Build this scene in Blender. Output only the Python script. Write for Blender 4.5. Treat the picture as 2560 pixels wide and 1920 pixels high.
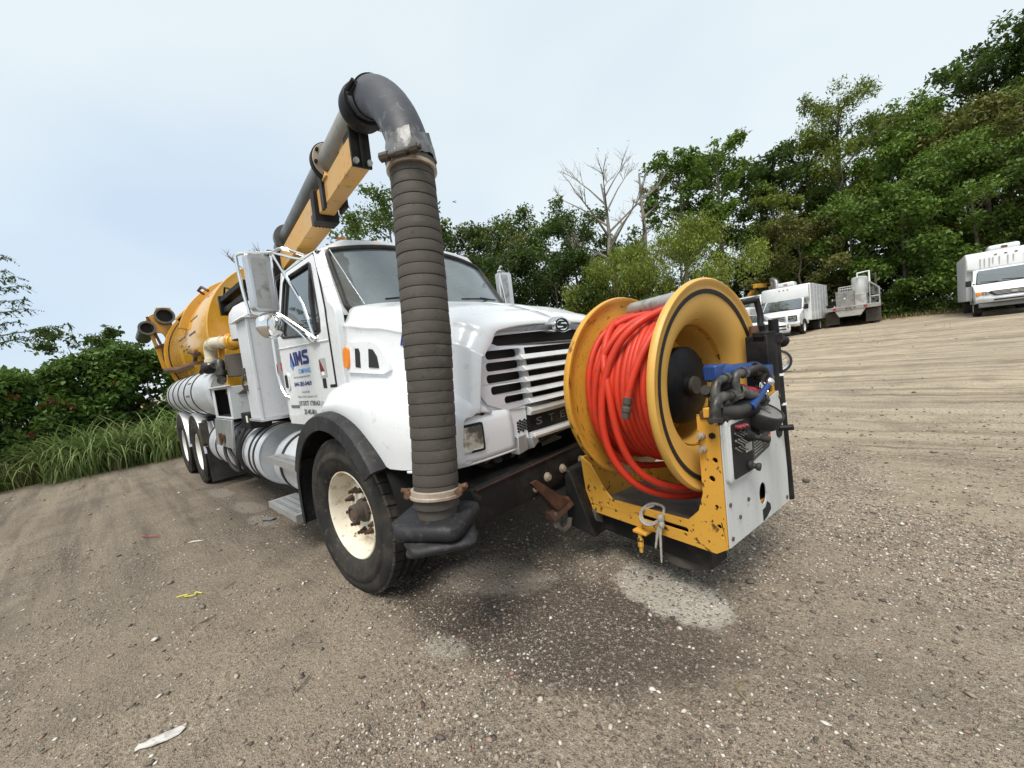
import bpy, math, random
import numpy as np
from mathutils import Vector, Matrix
from mathutils.geometry import tessellate_polygon

random.seed(7)
RNG = np.random.default_rng(11)
SC = bpy.context.scene
COL = SC.collection
for _o in list(bpy.data.objects):
    bpy.data.objects.remove(_o)
PI = math.pi
R = math.radians

# ------------------------------------------------------------------ camera
cam_data = bpy.data.cameras.new('camera')
cam_data.sensor_fit = 'HORIZONTAL'
cam_data.sensor_width = 36.0
cam_data.lens = 961.0 / 2560.0 * 36.0
cam_data.clip_start = 0.05
cam_data.clip_end = 2500.0
cam = bpy.data.objects.new('camera', cam_data)
COL.objects.link(cam)
cam.matrix_world = Matrix(((0.73544696, 0.03914837, 0.67645043, 2.60524),
                           (0.6672309, 0.13199462, -0.73306231, -2.25596),
                           (-0.11798601, 0.99047707, 0.07095404, 1.45),
                           (0, 0, 0, 1)))
SC.camera = cam

# ------------------------------------------------------------------ sky, sun, exposure
SUN_EL, SUN_AZ = R(60), R(158)
world = bpy.data.worlds.new('World')
SC.world = world
world.use_nodes = True
wn, wl = world.node_tree.nodes, world.node_tree.links
wn.clear()
w_out = wn.new('ShaderNodeOutputWorld')
w_bg = wn.new('ShaderNodeBackground')
w_bg.inputs['Strength'].default_value = 0.1
w_sky = wn.new('ShaderNodeTexSky')
w_sky.sky_type = 'NISHITA'
w_sky.sun_disc = False
w_sky.sun_elevation = SUN_EL
w_sky.sun_rotation = SUN_AZ
w_sky.air_density = 1.0
w_sky.dust_density = 2.0
w_tc = wn.new('ShaderNodeTexCoord')
w_map = wn.new('ShaderNodeMapping')
w_map.inputs['Scale'].default_value = (1.0, 1.0, 1.9)
w_map.inputs['Location'].default_value = (0.35, 0.2, 0.1)
w_n = wn.new('ShaderNodeTexNoise')
w_n.inputs['Scale'].default_value = 1.35
w_n.inputs['Detail'].default_value = 3.0
w_n.inputs['Roughness'].default_value = 0.45
w_ramp = wn.new('ShaderNodeValToRGB')
w_ramp.color_ramp.elements[0].position = 0.30
w_ramp.color_ramp.elements[0].color = (2.65, 3.16, 3.68, 1)
w_ramp.color_ramp.elements[1].position = 0.60
w_ramp.color_ramp.elements[1].color = (3.5, 3.84, 3.90, 1)
w_mix = wn.new('ShaderNodeMixRGB')
w_mix.inputs['Fac'].default_value = 0.88
wl.new(w_tc.outputs['Generated'], w_map.inputs['Vector'])
wl.new(w_map.outputs['Vector'], w_n.inputs['Vector'])
w_sep = wn.new('ShaderNodeSeparateXYZ')
wl.new(w_tc.outputs['Generated'], w_sep.inputs[0])
w_el = wn.new('ShaderNodeMapRange')          # cloud cover thins towards the horizon
w_el.inputs['From Min'].default_value = 0.0
w_el.inputs['From Max'].default_value = 0.55
w_el.inputs['To Min'].default_value = -0.10
w_el.inputs['To Max'].default_value = 0.08
wl.new(w_sep.outputs[2], w_el.inputs['Value'])
w_add = wn.new('ShaderNodeMath')
wl.new(w_n.outputs['Fac'], w_add.inputs[0])
wl.new(w_el.outputs['Result'], w_add.inputs[1])
wl.new(w_add.outputs[0], w_ramp.inputs['Fac'])
wl.new(w_sky.outputs['Color'], w_mix.inputs['Color1'])
wl.new(w_ramp.outputs['Color'], w_mix.inputs['Color2'])
wl.new(w_mix.outputs['Color'], w_bg.inputs['Color'])
wl.new(w_bg.outputs['Background'], w_out.inputs['Surface'])

sun_data = bpy.data.lights.new('sun', 'SUN')
sun_data.energy = 1.5
sun_data.angle = R(28)
sun_data.color = (1.0, 0.95, 0.87)
sun = bpy.data.objects.new('sun', sun_data)
COL.objects.link(sun)
_sd = Vector((math.sin(SUN_AZ) * math.cos(SUN_EL), math.cos(SUN_AZ) * math.cos(SUN_EL), math.sin(SUN_EL)))
sun.rotation_euler = _sd.to_track_quat('Z', 'Y').to_euler()
sun.location = (0, 0, 30)

SC.view_settings.view_transform = 'Standard'
SC.view_settings.look = 'None'
SC.view_settings.exposure = 1.32
SC.view_settings.gamma = 1.0
SC.view_settings.use_curve_mapping = False


# ------------------------------------------------------------------ helpers: meshes
class MB:
    def __init__(self, T=None):
        self.v, self.f, self.T = [], [], T

    def add(self, vs, fs):
        o = len(self.v)
        T = self.T
        for p in vs:
            p = Vector(p)
            self.v.append(T @ p if T is not None else p)
        for f in fs:
            self.f.append([i + o for i in f])
        return self

    def box(self, x0, x1, y0, y1, z0, z1):
        vs = [(x0, y0, z0), (x1, y0, z0), (x1, y1, z0), (x0, y1, z0), (x0, y0, z1), (x1, y0, z1), (x1, y1, z1), (x0, y1, z1)]
        return self.hexa(vs)

    def hexa(self, vs):
        return self.add(vs, [(0, 3, 2, 1), (4, 5, 6, 7), (0, 1, 5, 4), (1, 2, 6, 5), (2, 3, 7, 6), (3, 0, 4, 7)])

    def tube(self, pts, r, n=10, closed=False, caps=True, flat=1.0):
        P = [Vector(p) for p in pts]
        N = len(P)
        rr = r if isinstance(r, (list, tuple)) else [r] * N
        tang = []
        for i in range(N):
            if closed:
                t = P[(i + 1) % N] - P[i - 1]
            else:
                t = P[min(i + 1, N - 1)] - P[max(i - 1, 0)]
            tang.append(t.normalized() if t.length > 1e-9 else Vector((0, 0, 1)))
        up = Vector((0, 0, 1)) if abs(tang[0].z) < 0.9 else Vector((1, 0, 0))
        u = (up - tang[0] * up.dot(tang[0])).normalized()
        vs = []
        for i in range(N):
            u = (u - tang[i] * u.dot(tang[i])).normalized()
            w = tang[i].cross(u)
            for k in range(n):
                a = 2 * PI * k / n
                vs.append(P[i] + (u * math.cos(a) * flat + w * math.sin(a)) * rr[i])
        fs = []
        M = N if closed else N - 1
        for i in range(M):
            j = (i + 1) % N
            for k in range(n):
                l = (k + 1) % n
                fs.append((i * n + k, i * n + l, j * n + l, j * n + k))
        if caps and not closed:
            fs.append(tuple(range(n - 1, -1, -1)))
            fs.append(tuple((N - 1) * n + k for k in range(n)))
        return self.add(vs, fs)

    def cyl(self, p0, p1, r, n=14):
        return self.tube([p0, p1], r, n)

    def lathe(self, prof, c, axis, n=40, a0=0.0, a1=2 * PI, closed_prof=False, ref=None):
        """prof: (radius, height along axis)."""
        c = Vector(c)
        ax = Vector(axis).normalized()
        up = Vector(ref) if ref else (Vector((0, 0, 1)) if abs(ax.z) < 0.9 else Vector((1, 0, 0)))
        u = (up - ax * up.dot(ax)).normalized()
        w = ax.cross(u)
        full = abs(a1 - a0 - 2 * PI) < 1e-6
        m = n if full else n + 1
        vs = []
        for k in range(m):
            a = a0 + (a1 - a0) * k / n
            d = u * math.cos(a) + w * math.sin(a)
            for (r, h) in prof:
                vs.append(c + d * r + ax * h)
        L = len(prof)
        fs = []
        Lp = L if closed_prof else L - 1
        for k in range(n):
            k2 = (k + 1) % m
            for i in range(Lp):
                j = (i + 1) % L
                fs.append((k * L + i, k * L + j, k2 * L + j, k2 * L + i))
        if not full and closed_prof:
            fs.append(tuple(range(L)))
            fs.append(tuple(n * L + i for i in reversed(range(L))))
        return self.add(vs, fs)

    def prism(self, poly, fn, d0, d1, holes=()):
        """poly in (u, v); fn(u, v, d) -> 3D; extruded from d0 to d1; holes cut through."""
        loops = [list(poly)] + [list(h) for h in holes]
        flat = [p for l in loops for p in l]
        tris = tessellate_polygon([[Vector((p[0], p[1], 0)) for p in l] for l in loops])
        n = len(flat)
        vs = [fn(p[0], p[1], d0) for p in flat] + [fn(p[0], p[1], d1) for p in flat]
        fs = []
        for t in tris:
            a, b, c_ = [Vector(flat[i] + (0,)) if len(flat[i]) == 2 else Vector(flat[i]) for i in t]
            cr = (b - a).cross(c_ - a).z
            if abs(cr) < 1e-12:
                continue
            t = tuple(t) if cr > 0 else tuple(reversed(t))
            fs.append(tuple(reversed(t)))
            fs.append(tuple(i + n for i in t))
        o = 0
        for l in loops:
            m = len(l)
            for i in range(m):
                j = (i + 1) % m
                fs.append((o + i, o + j, o + j + n, o + i + n))
            o += m
        return self.add(vs, fs)

    def loft(self, secs, ring=True, caps=True):
        n = len(secs[0])
        vs = [p for s in secs for p in s]
        fs = []
        for i in range(len(secs) - 1):
            for k in range(n if ring else n - 1):
                l = (k + 1) % n
                fs.append((i * n + k, i * n + l, (i + 1) * n + l, (i + 1) * n + k))
        if ring and caps:
            fs.append(tuple(range(n - 1, -1, -1)))
            fs.append(tuple((len(secs) - 1) * n + k for k in range(n)))
        return self.add(vs, fs)

    def ball(self, c, r, n=12, m=7, s=(1, 1, 1)):
        c = Vector(c)
        vs, fs = [], []
        for i in range(m + 1):
            t = PI * i / m
            for k in range(n):
                a = 2 * PI * k / n
                vs.append(c + Vector((math.sin(t) * math.cos(a) * r * s[0], math.sin(t) * math.sin(a) * r * s[1], math.cos(t) * r * s[2])))
        for i in range(m):
            for k in range(n):
                l = (k + 1) % n
                fs.append((i * n + k, (i + 1) * n + k, (i + 1) * n + l, i * n + l))
        return self.add(vs, fs)


def rrect(u0, u1, v0, v1, r, n=5):
    out = []
    for (cx, cy, a) in ((u1 - r, v0 + r, -90), (u1 - r, v1 - r, 0), (u0 + r, v1 - r, 90), (u0 + r, v0 + r, 180)):
        for i in range(n + 1):
            t = R(a + 90 * i / n)
            out.append((cx + r * math.cos(t), cy + r * math.sin(t)))
    return out


def circ(cu, cv, r, n=16, rv=None):
    rv = rv or r
    return [(cu + r * math.cos(2 * PI * i / n), cv + rv * math.sin(2 * PI * i / n)) for i in range(n)]


def finish_mesh(me, smooth=40):
    if smooth:
        me.polygons.foreach_set('use_smooth', [True] * len(me.polygons))
        if smooth < 180:
            me.set_sharp_from_angle(angle=R(smooth))
    me.update()


def mk(name, mb, mat, parent=None, bevel=0.0, smooth=40, kind=None, seg=2, fixn=True, matrix=None):
    me = bpy.data.meshes.new(name)
    me.from_pydata([tuple(p) for p in mb.v], [], mb.f)
    if fixn:
        import bmesh
        bm = bmesh.new()
        bm.from_mesh(me)
        bmesh.ops.recalc_face_normals(bm, faces=bm.faces)
        bm.to_mesh(me)
        bm.free()
    finish_mesh(me, smooth)
    if mat:
        me.materials.append(mat)
    o = bpy.data.objects.new(name, me)
    COL.objects.link(o)
    if parent:
        o.parent = parent
    if matrix is not None:
        o.matrix_local = matrix
    if bevel:
        b = o.modifiers.new('bevel', 'BEVEL')
        b.width = bevel
        b.segments = seg
        b.limit_method = 'ANGLE'
        b.angle_limit = R(38)
        b.harden_normals = False
    if kind:
        o['kind'] = kind
    return o


def mk_np(name, V, F, mat, parent=None, smooth=False, kind=None, colors=None):
    """V (n,3), F (m,k) numpy arrays -> one mesh object."""
    me = bpy.data.meshes.new(name)
    n, (m, k) = len(V), F.shape
    me.vertices.add(n)
    me.vertices.foreach_set('co', np.ascontiguousarray(V, dtype=np.float32).ravel())
    me.loops.add(m * k)
    me.loops.foreach_set('vertex_index', np.ascontiguousarray(F, dtype=np.int32).ravel())
    me.polygons.add(m)
    me.polygons.foreach_set('loop_start', np.arange(0, m * k, k, dtype=np.int32))
    me.polygons.foreach_set('loop_total', np.full(m, k, dtype=np.int32))
    if smooth:
        me.polygons.foreach_set('use_smooth', np.ones(m, dtype=bool))
    me.update(calc_edges=True)
    if mat:
        me.materials.append(mat)
    o = bpy.data.objects.new(name, me)
    COL.objects.link(o)
    if parent:
        o.parent = parent
    if kind:
        o['kind'] = kind
    return o


def empty(name, loc=(0, 0, 0), parent=None, rz=0.0):
    o = bpy.data.objects.new(name, None)
    COL.objects.link(o)
    o.location = loc
    o.rotation_euler = (0, 0, rz)
    o.empty_display_size = 0.2
    if parent:
        o.parent = parent
    return o


def tag(o, label=None, cat=None, group=None, kind=None):
    if label:
        o['label'] = label
    if cat:
        o['category'] = cat
    if group:
        o['group'] = group
    if kind:
        o['kind'] = kind
    return o


def copy_tree(o, parent=None):
    c = o.copy()
    COL.objects.link(c)
    c.parent = parent
    for ch in list(o.children):
        copy_tree(ch, c)
    return c


def text_obj(name, s, u0, u1, v0, v1, fn, mat, parent, shear=0.0, thick=0.0, bold=0.0, space=1.0):
    """flat lettering fitted to the box u0..u1, v0..v1 and laid on a surface by fn(u, v)."""
    cu = bpy.data.curves.new(name, 'FONT')
    cu.body = s
    cu.size = 1.0
    cu.offset = bold
    cu.shear = shear
    cu.space_character = space
    cu.extrude = 0.0
    cu.resolution_u = 3
    to = bpy.data.objects.new(name + '_tmp', cu)
    COL.objects.link(to)
    dg = bpy.context.evaluated_depsgraph_get()
    me = bpy.data.meshes.new_from_object(to.evaluated_get(dg))
    bpy.data.objects.remove(to)
    bpy.data.curves.remove(cu)
    n = len(me.vertices)
    co = np.zeros(n * 3)
    me.vertices.foreach_get('co', co)
    co = co.reshape(-1, 3)
    lo, hi = co.min(0), co.max(0)
    U = u0 + (co[:, 0] - lo[0]) / (hi[0] - lo[0]) * (u1 - u0)
    W = v0 + (co[:, 1] - lo[1]) / (hi[1] - lo[1]) * (v1 - v0)
    out = np.array([tuple(fn(a, b)) for a, b in zip(U, W)])
    me.vertices.foreach_set('co', out.ravel())
    me.update()
    me.name = name
    me.materials.clear()
    me.materials.append(mat)
    o = bpy.data.objects.new(name, me)
    COL.objects.link(o)
    o.parent = parent
    return o


# ------------------------------------------------------------------ helpers: materials
def _mix(nt, fac, a, b):
    m = nt.nodes.new('ShaderNodeMixRGB')
    for sock, val in (('Fac', fac), ('Color1', a), ('Color2', b)):
        if isinstance(val, (int, float)):
            m.inputs[sock].default_value = val
        elif isinstance(val, tuple):
            m.inputs[sock].default_value = val if len(val) == 4 else val + (1,)
        else:
            nt.links.new(val, m.inputs[sock])
    return m.outputs['Color']


def _noise(nt, vec, scale, detail=4.0, rough=0.55, stretch=None, rot=None):
    if stretch or rot:
        mp = nt.nodes.new('ShaderNodeMapping')
        if stretch:
            mp.inputs['Scale'].default_value = stretch
        if rot:
            mp.inputs['Rotation'].default_value = rot
        nt.links.new(vec, mp.inputs['Vector'])
        vec = mp.outputs['Vector']
    n = nt.nodes.new('ShaderNodeTexNoise')
    n.inputs['Scale'].default_value = scale
    n.inputs['Detail'].default_value = detail
    n.inputs['Roughness'].default_value = rough
    nt.links.new(vec, n.inputs['Vector'])
    return n.outputs['Fac']


def _range(nt, val, a, b, c=0.0, d=1.0):
    m = nt.nodes.new('ShaderNodeMapRange')
    m.inputs['From Min'].default_value = a
    m.inputs['From Max'].default_value = b
    m.inputs['To Min'].default_value = c
    m.inputs['To Max'].default_value = d
    nt.links.new(val, m.inputs['Value'])
    return m.outputs['Result']


def _math(nt, op, a, b=None):
    m = nt.nodes.new('ShaderNodeMath')
    m.operation = op
    for i, val in enumerate((a, b)):
        if val is None:
            continue
        if isinstance(val, (int, float)):
            m.inputs[i].default_value = val
        else:
            nt.links.new(val, m.inputs[i])
    return m.outputs[0]


def nmat(name, base, rough=0.5, metal=0.0, layers=(), bump=None, spec=0.5, coat=0.0, polar=False, ior=None):
    """layers: (scale, lo, hi, colour, strength, stretch) noise masks mixed over the base colour."""
    m = bpy.data.materials.new(name)
    m.use_nodes = True
    nt = m.node_tree
    bs = nt.nodes['Principled BSDF']
    tc = nt.nodes.new('ShaderNodeTexCoord')
    vec = tc.outputs['Object']
    if polar:     # (radius, angle, height) round the object's own z axis
        sp = nt.nodes.new('ShaderNodeSeparateXYZ')
        nt.links.new(vec, sp.inputs[0])
        rad = _math(nt, 'SQRT', _math(nt, 'ADD', _math(nt, 'MULTIPLY', sp.outputs[0], sp.outputs[0]),
                                      _math(nt, 'MULTIPLY', sp.outputs[1], sp.outputs[1])))
        ang = _math(nt, 'ARCTAN2', sp.outputs[1], sp.outputs[0])
        cb = nt.nodes.new('ShaderNodeCombineXYZ')
        nt.links.new(rad, cb.inputs[0])
        nt.links.new(ang, cb.inputs[1])
        nt.links.new(sp.outputs[2], cb.inputs[2])
        pvec = cb.outputs[0]
    col = tuple(base) + (1,)
    rv = None
    for L in layers:
        scale, lo, hi, c, st = L[:5]
        stretch = L[5] if len(L) > 5 else None
        use = pvec if (polar and len(L) > 6 and L[6]) else vec
        f = _noise(nt, use, scale, 5.0, 0.6, stretch)
        f = _range(nt, f, lo, hi, 0.0, st)
        col = _mix(nt, f, col, tuple(c) + (1,))
        rv = f
    if isinstance(col, tuple):
        bs.inputs['Base Color'].default_value = col
    else:
        nt.links.new(col, bs.inputs['Base Color'])
    bs.inputs['Metallic'].default_value = metal
    if rv is not None:
        rr = _range(nt, _noise(nt, vec, 6.0, 3.0), 0.3, 0.7, max(0.02, rough - 0.07), min(1, rough + 0.1))
        nt.links.new(rr, bs.inputs['Roughness'])
    else:
        bs.inputs['Roughness'].default_value = rough
    bs.inputs['Specular IOR Level'].default_value = spec
    if ior:
        bs.inputs['IOR'].default_value = ior
    if coat:
        bs.inputs['Coat Weight'].default_value = coat
        bs.inputs['Coat Roughness'].default_value = 0.06
    if bump:
        b = nt.nodes.new('ShaderNodeBump')
        b.inputs['Strength'].default_value = bump[1]
        b.inputs['Distance'].default_value = bump[2] if len(bump) > 2 else 0.01
        nt.links.new(_noise(nt, vec, bump[0], 5.0, 0.6, bump[3] if len(bump) > 3 else None), b.inputs['Height'])
        nt.links.new(b.outputs['Normal'], bs.inputs['Normal'])
    return m


def glass(name, tint, rough=0.04, alpha=0.55, dust=0.0, dustcol=(0.4, 0.42, 0.42)):
    m = bpy.data.materials.new(name)
    m.use_nodes = True
    nt = m.node_tree
    nt.nodes.clear()
    out = nt.nodes.new('ShaderNodeOutputMaterial')
    tr = nt.nodes.new('ShaderNodeBsdfTransparent')
    tr.inputs['Color'].default_value = tuple(tint) + (1,)
    gl = nt.nodes.new('ShaderNodeBsdfGlossy')
    gl.inputs['Roughness'].default_value = rough
    gl.inputs['Color'].default_value = (0.9, 0.95, 0.97, 1)
    fr = nt.nodes.new('ShaderNodeFresnel')
    fr.inputs['IOR'].default_value = 1.65
    f = _math(nt, 'MULTIPLY_ADD', fr.outputs[0], 1.0)
    f.node.inputs[2].default_value = alpha
    mx = nt.nodes.new('ShaderNodeMixShader')
    nt.links.new(f, mx.inputs[0])
    nt.links.new(tr.outputs[0], mx.inputs[1])
    nt.links.new(gl.outputs[0], mx.inputs[2])
    last = mx.outputs[0]
    if dust:
        df = nt.nodes.new('ShaderNodeBsdfDiffuse')
        df.inputs['Color'].default_value = tuple(dustcol) + (1,)
        tc = nt.nodes.new('ShaderNodeTexCoord')
        fac = _range(nt, _noise(nt, tc.outputs['Object'], 3.0, 6.0, 0.65), 0.25, 0.75, dust * 0.5, dust * 1.4)
        m2 = nt.nodes.new('ShaderNodeMixShader')
        nt.links.new(fac, m2.inputs[0])
        nt.links.new(last, m2.inputs[1])
        nt.links.new(df.outputs[0], m2.inputs[2])
        last = m2.outputs[0]
    nt.links.new(last, out.inputs['Surface'])
    return m


def leafmat(name, dark, light, rough=0.55, transl=0.32):
    m = bpy.data.materials.new(name)
    m.use_nodes = True
    nt = m.node_tree
    bs = nt.nodes['Principled BSDF']
    ge = nt.nodes.new('ShaderNodeNewGeometry')
    ra = nt.nodes.new('ShaderNodeValToRGB')
    ra.color_ramp.elements[0].color = tuple(dark) + (1,)
    ra.color_ramp.elements[1].color = tuple(light) + (1,)
    tc = nt.nodes.new('ShaderNodeTexCoord')
    nz = _range(nt, _noise(nt, tc.outputs['Object'], 0.55, 2.0), 0.35, 0.65)
    oi = nt.nodes.new('ShaderNodeObjectInfo')
    f = _math(nt, 'MULTIPLY_ADD', ge.outputs['Random Per Island'], 0.42)
    nt.links.new(_math(nt, 'ADD', _math(nt, 'MULTIPLY', nz, 0.34), _math(nt, 'MULTIPLY', oi.outputs['Random'], 0.24)), f.node.inputs[2])
    nt.links.new(f, ra.inputs['Fac'])
    nt.links.new(ra.outputs['Color'], bs.inputs['Base Color'])
    bs.inputs['Roughness'].default_value = rough
    bs.inputs['Specular IOR Level'].default_value = 0.35
    tl = nt.nodes.new('ShaderNodeBsdfTranslucent')
    nt.links.new(_mix(nt, 0.35, ra.outputs['Color'], (0.16, 0.22, 0.02, 1)), tl.inputs['Color'])
    mx = nt.nodes.new('ShaderNodeMixShader')
    mx.inputs[0].default_value = transl
    nt.links.new(bs.outputs[0], mx.inputs[1])
    nt.links.new(tl.outputs[0], mx.inputs[2])
    nt.links.new(mx.outputs[0], nt.nodes['Material Output'].inputs['Surface'])
    return m


M = {}
DIRT = (0.22, 0.18, 0.13)
RUST = (0.11, 0.045, 0.02)
M['white'] = nmat('white_paint', (0.70, 0.715, 0.73), 0.28, layers=((1.6, 0.5, 0.75, (0.62, 0.61, 0.58), 0.5), (14, 0.62, 0.72, (0.35, 0.31, 0.26), 0.35)), coat=0.4, bump=(3.0, 0.05, 0.01))
M['white_rim'] = nmat('cream_rim_paint', (0.72, 0.66, 0.54), 0.5, layers=((7, 0.52, 0.66, (0.34, 0.2, 0.1), 0.7), (22, 0.6, 0.7, RUST, 0.8)))
M['white_rear_rim'] = nmat('white_rim_paint', (0.74, 0.73, 0.69), 0.5, layers=((7, 0.55, 0.7, (0.4, 0.34, 0.26), 0.5),))
M['grey_box'] = nmat('grey_white_paint', (0.60, 0.62, 0.64), 0.38, layers=((2.2, 0.45, 0.7, (0.48, 0.48, 0.47), 0.6), (18, 0.6, 0.72, (0.3, 0.26, 0.2), 0.5)), coat=0.15)
M['alu'] = nmat('dull_aluminium', (0.62, 0.63, 0.65), 0.36, 0.75, layers=((3, 0.45, 0.7, (0.42, 0.42, 0.42), 0.6), (20, 0.6, 0.75, (0.25, 0.22, 0.18), 0.5)))
M['tank_alu'] = nmat('brushed_tank_metal', (0.62, 0.64, 0.66), 0.42, 0.35, layers=((1.5, 0.42, 0.66, (0.50, 0.52, 0.55), 0.7, (1, 6, 6)), (16, 0.62, 0.75, (0.3, 0.28, 0.25), 0.4)))
M['chrome'] = nmat('chrome', (0.80, 0.80, 0.79), 0.13, 1.0, layers=((5, 0.55, 0.75, (0.45, 0.42, 0.38), 0.5),))
M['grille_silver'] = nmat('silver_grille_paint', (0.60, 0.62, 0.65), 0.32, 0.25, layers=((4, 0.5, 0.75, (0.42, 0.42, 0.42), 0.4),))
M['tank_yellow'] = nmat('amber_tank_paint', (0.64, 0.33, 0.025), 0.24, layers=((1.2, 0.45, 0.7, (0.52, 0.27, 0.03), 0.6), (10, 0.63, 0.72, (0.3, 0.15, 0.03), 0.5)), coat=0.5)
M['boom_yellow'] = nmat('weathered_yellow_paint', (0.60, 0.33, 0.08), 0.5, layers=((2.0, 0.45, 0.68, (0.55, 0.37, 0.18), 0.85), (11, 0.6, 0.7, (0.25, 0.12, 0.03), 0.7), (45, 0.64, 0.7, (0.05, 0.03, 0.02), 0.8)))
M['frame_yellow'] = nmat('chipped_yellow_paint', (0.66, 0.345, 0.05), 0.42, layers=((4, 0.5, 0.7, (0.55, 0.27, 0.02), 0.5), (26, 0.60, 0.635, (0.04, 0.022, 0.015), 0.95), (9, 0.66, 0.7, (0.06, 0.03, 0.02), 0.9)), bump=(26, 0.12, 0.004))
M['flange_yellow'] = nmat('scratched_yellow_paint', (0.60, 0.31, 0.04), 0.4, polar=True, layers=(
    (5, 0.45, 0.7, (0.5, 0.26, 0.03), 0.5), (3.0, 0.60, 0.64, (0.06, 0.028, 0.015), 0.9, (26, 1.3, 2), True),
    (3.0, 0.66, 0.69, (0.04, 0.02, 0.012), 0.9, (70, 1.0, 2), True), (60, 0.66, 0.7, (0.05, 0.03, 0.02), 0.8)))
M['flange_front'] = nmat('dusty_yellow_paint', (0.64, 0.36, 0.08), 0.42, polar=True, layers=(
    (4, 0.45, 0.7, (0.52, 0.29, 0.04), 0.5), (3.0, 0.675, 0.70, (0.08, 0.04, 0.02), 0.8, (60, 0.7, 2), True), (60, 0.69, 0.72, (0.05, 0.03, 0.02), 0.7)))
M['rubber'] = nmat('black_rubber', (0.014, 0.014, 0.014), 0.7, layers=((4, 0.45, 0.7, (0.07, 0.065, 0.06), 0.6), (30, 0.6, 0.7, (0.1, 0.09, 0.075), 0.4)), bump=(60, 0.15, 0.003))
M['flare_rubber'] = nmat('faded_flare_rubber', (0.018, 0.018, 0.020), 0.55, layers=((5, 0.45, 0.7, (0.040, 0.040, 0.042), 0.7), (40, 0.58, 0.7, (0.10, 0.09, 0.08), 0.5), (12, 0.58, 0.7, (0.07, 0.065, 0.055), 0.6)), bump=(50, 0.2, 0.003), spec=0.3)
M['tyre'] = nmat('tyre_rubber', (0.020, 0.019, 0.018), 0.8, layers=((5, 0.42, 0.7, (0.062, 0.055, 0.045), 0.8), (26, 0.58, 0.72, (0.13, 0.11, 0.085), 0.5)), bump=(40, 0.15, 0.004), spec=0.25)
M['tread'] = nmat('muddy_tread_rubber', (0.017, 0.016, 0.015), 0.85, layers=((4, 0.5, 0.66, (0.14, 0.12, 0.09), 0.8),), bump=(30, 0.3, 0.006))
M['hose_grey'] = nmat('grey_suction_hose_rubber', (0.056, 0.048, 0.039), 0.75, layers=((2.5, 0.42, 0.7, (0.092, 0.080, 0.065), 0.7), (9, 0.56, 0.68, (0.11, 0.10, 0.085), 0.5, (1, 1, 3)), (26, 0.60, 0.68, (0.03, 0.028, 0.026), 0.6), (70, 0.66, 0.7, (0.02, 0.02, 0.02), 0.6)), bump=(45, 0.2, 0.004))
M['elbow'] = nmat('scuffed_black_plastic', (0.034, 0.037, 0.045), 0.58, layers=((2.5, 0.42, 0.68, (0.050, 0.053, 0.062), 0.7), (9, 0.60, 0.66, (0.20, 0.21, 0.23), 0.6, (0.5, 3, 1)), (30, 0.6, 0.7, (0.16, 0.16, 0.17), 0.4, (1, 1, 4))), bump=(20, 0.06, 0.004))
M['tape'] = nmat('torn_grey_tape', (0.13, 0.13, 0.13), 0.35, layers=((14, 0.45, 0.6, (0.05, 0.05, 0.05), 0.8), (40, 0.6, 0.68, (0.3, 0.3, 0.3), 0.6)), bump=(30, 0.4, 0.006))
M['pipe_grey'] = nmat('dirty_grey_pipe', (0.27, 0.255, 0.22), 0.4, layers=((2, 0.42, 0.68, (0.16, 0.15, 0.13), 0.8, (0.6, 3, 3)), (16, 0.6, 0.72, (0.1, 0.08, 0.06), 0.6)))
M['pipe_dark'] = nmat('dark_grey_pipe', (0.075, 0.075, 0.07), 0.35, layers=((2, 0.42, 0.68, (0.14, 0.135, 0.12), 0.7, (0.6, 3, 3)),))
M['black_metal'] = nmat('black_painted_steel', (0.007, 0.007, 0.0075), 0.55, layers=((5, 0.5, 0.7, (0.04, 0.034, 0.03), 0.7), (14, 0.62, 0.7, (0.06, 0.035, 0.022), 0.6)), bump=(25, 0.12, 0.004), spec=0.3)
M['dirty_steel'] = nmat('muddy_steel', (0.075, 0.065, 0.052), 0.75, layers=((6, 0.45, 0.7, (0.045, 0.038, 0.032), 0.8), (20, 0.6, 0.7, RUST, 0.6)), bump=(25, 0.2, 0.005))
M['rusty'] = nmat('rusty_steel', (0.13, 0.065, 0.035), 0.75, layers=((9, 0.45, 0.65, (0.05, 0.025, 0.018), 0.8), (30, 0.58, 0.7, (0.22, 0.1, 0.04), 0.7)), bump=(40, 0.25, 0.004))
M['tan_clamp'] = nmat('tan_clamp_metal', (0.40, 0.34, 0.27), 0.5, 0.3, layers=((9, 0.5, 0.7, (0.2, 0.12, 0.07), 0.8),))
M['hose_red'] = nmat('red_sewer_hose', (0.56, 0.038, 0.014), 0.48, layers=((6, 0.45, 0.7, (0.42, 0.035, 0.018), 0.7), (22, 0.58, 0.7, (0.2, 0.05, 0.035), 0.7)), spec=0.35)
M['amber'] = nmat('amber_lens', (0.75, 0.23, 0.012), 0.2, coat=0.5)
M['red_lens'] = nmat('red_lens', (0.35, 0.02, 0.015), 0.2, coat=0.5)
M['orange_ring'] = nmat('orange_seal', (0.5, 0.12, 0.05), 0.6)
M['blue_valve'] = nmat('blue_painted_casting', (0.008, 0.040, 0.17), 0.4, layers=((12, 0.55, 0.7, (0.02, 0.03, 0.06), 0.8),))
M['red_valve'] = nmat('dull_red_paint', (0.3, 0.02, 0.03), 0.5)
M['greasy'] = nmat('greasy_fitting', (0.11, 0.106, 0.097), 0.42, 0.4, layers=((14, 0.38, 0.58, (0.022, 0.02, 0.018), 0.92),))
M['bar_silver'] = nmat('bright_grille_bar', (0.74, 0.74, 0.73), 0.3, 0.35, layers=((5, 0.5, 0.75, (0.5, 0.49, 0.46), 0.5),))
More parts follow.
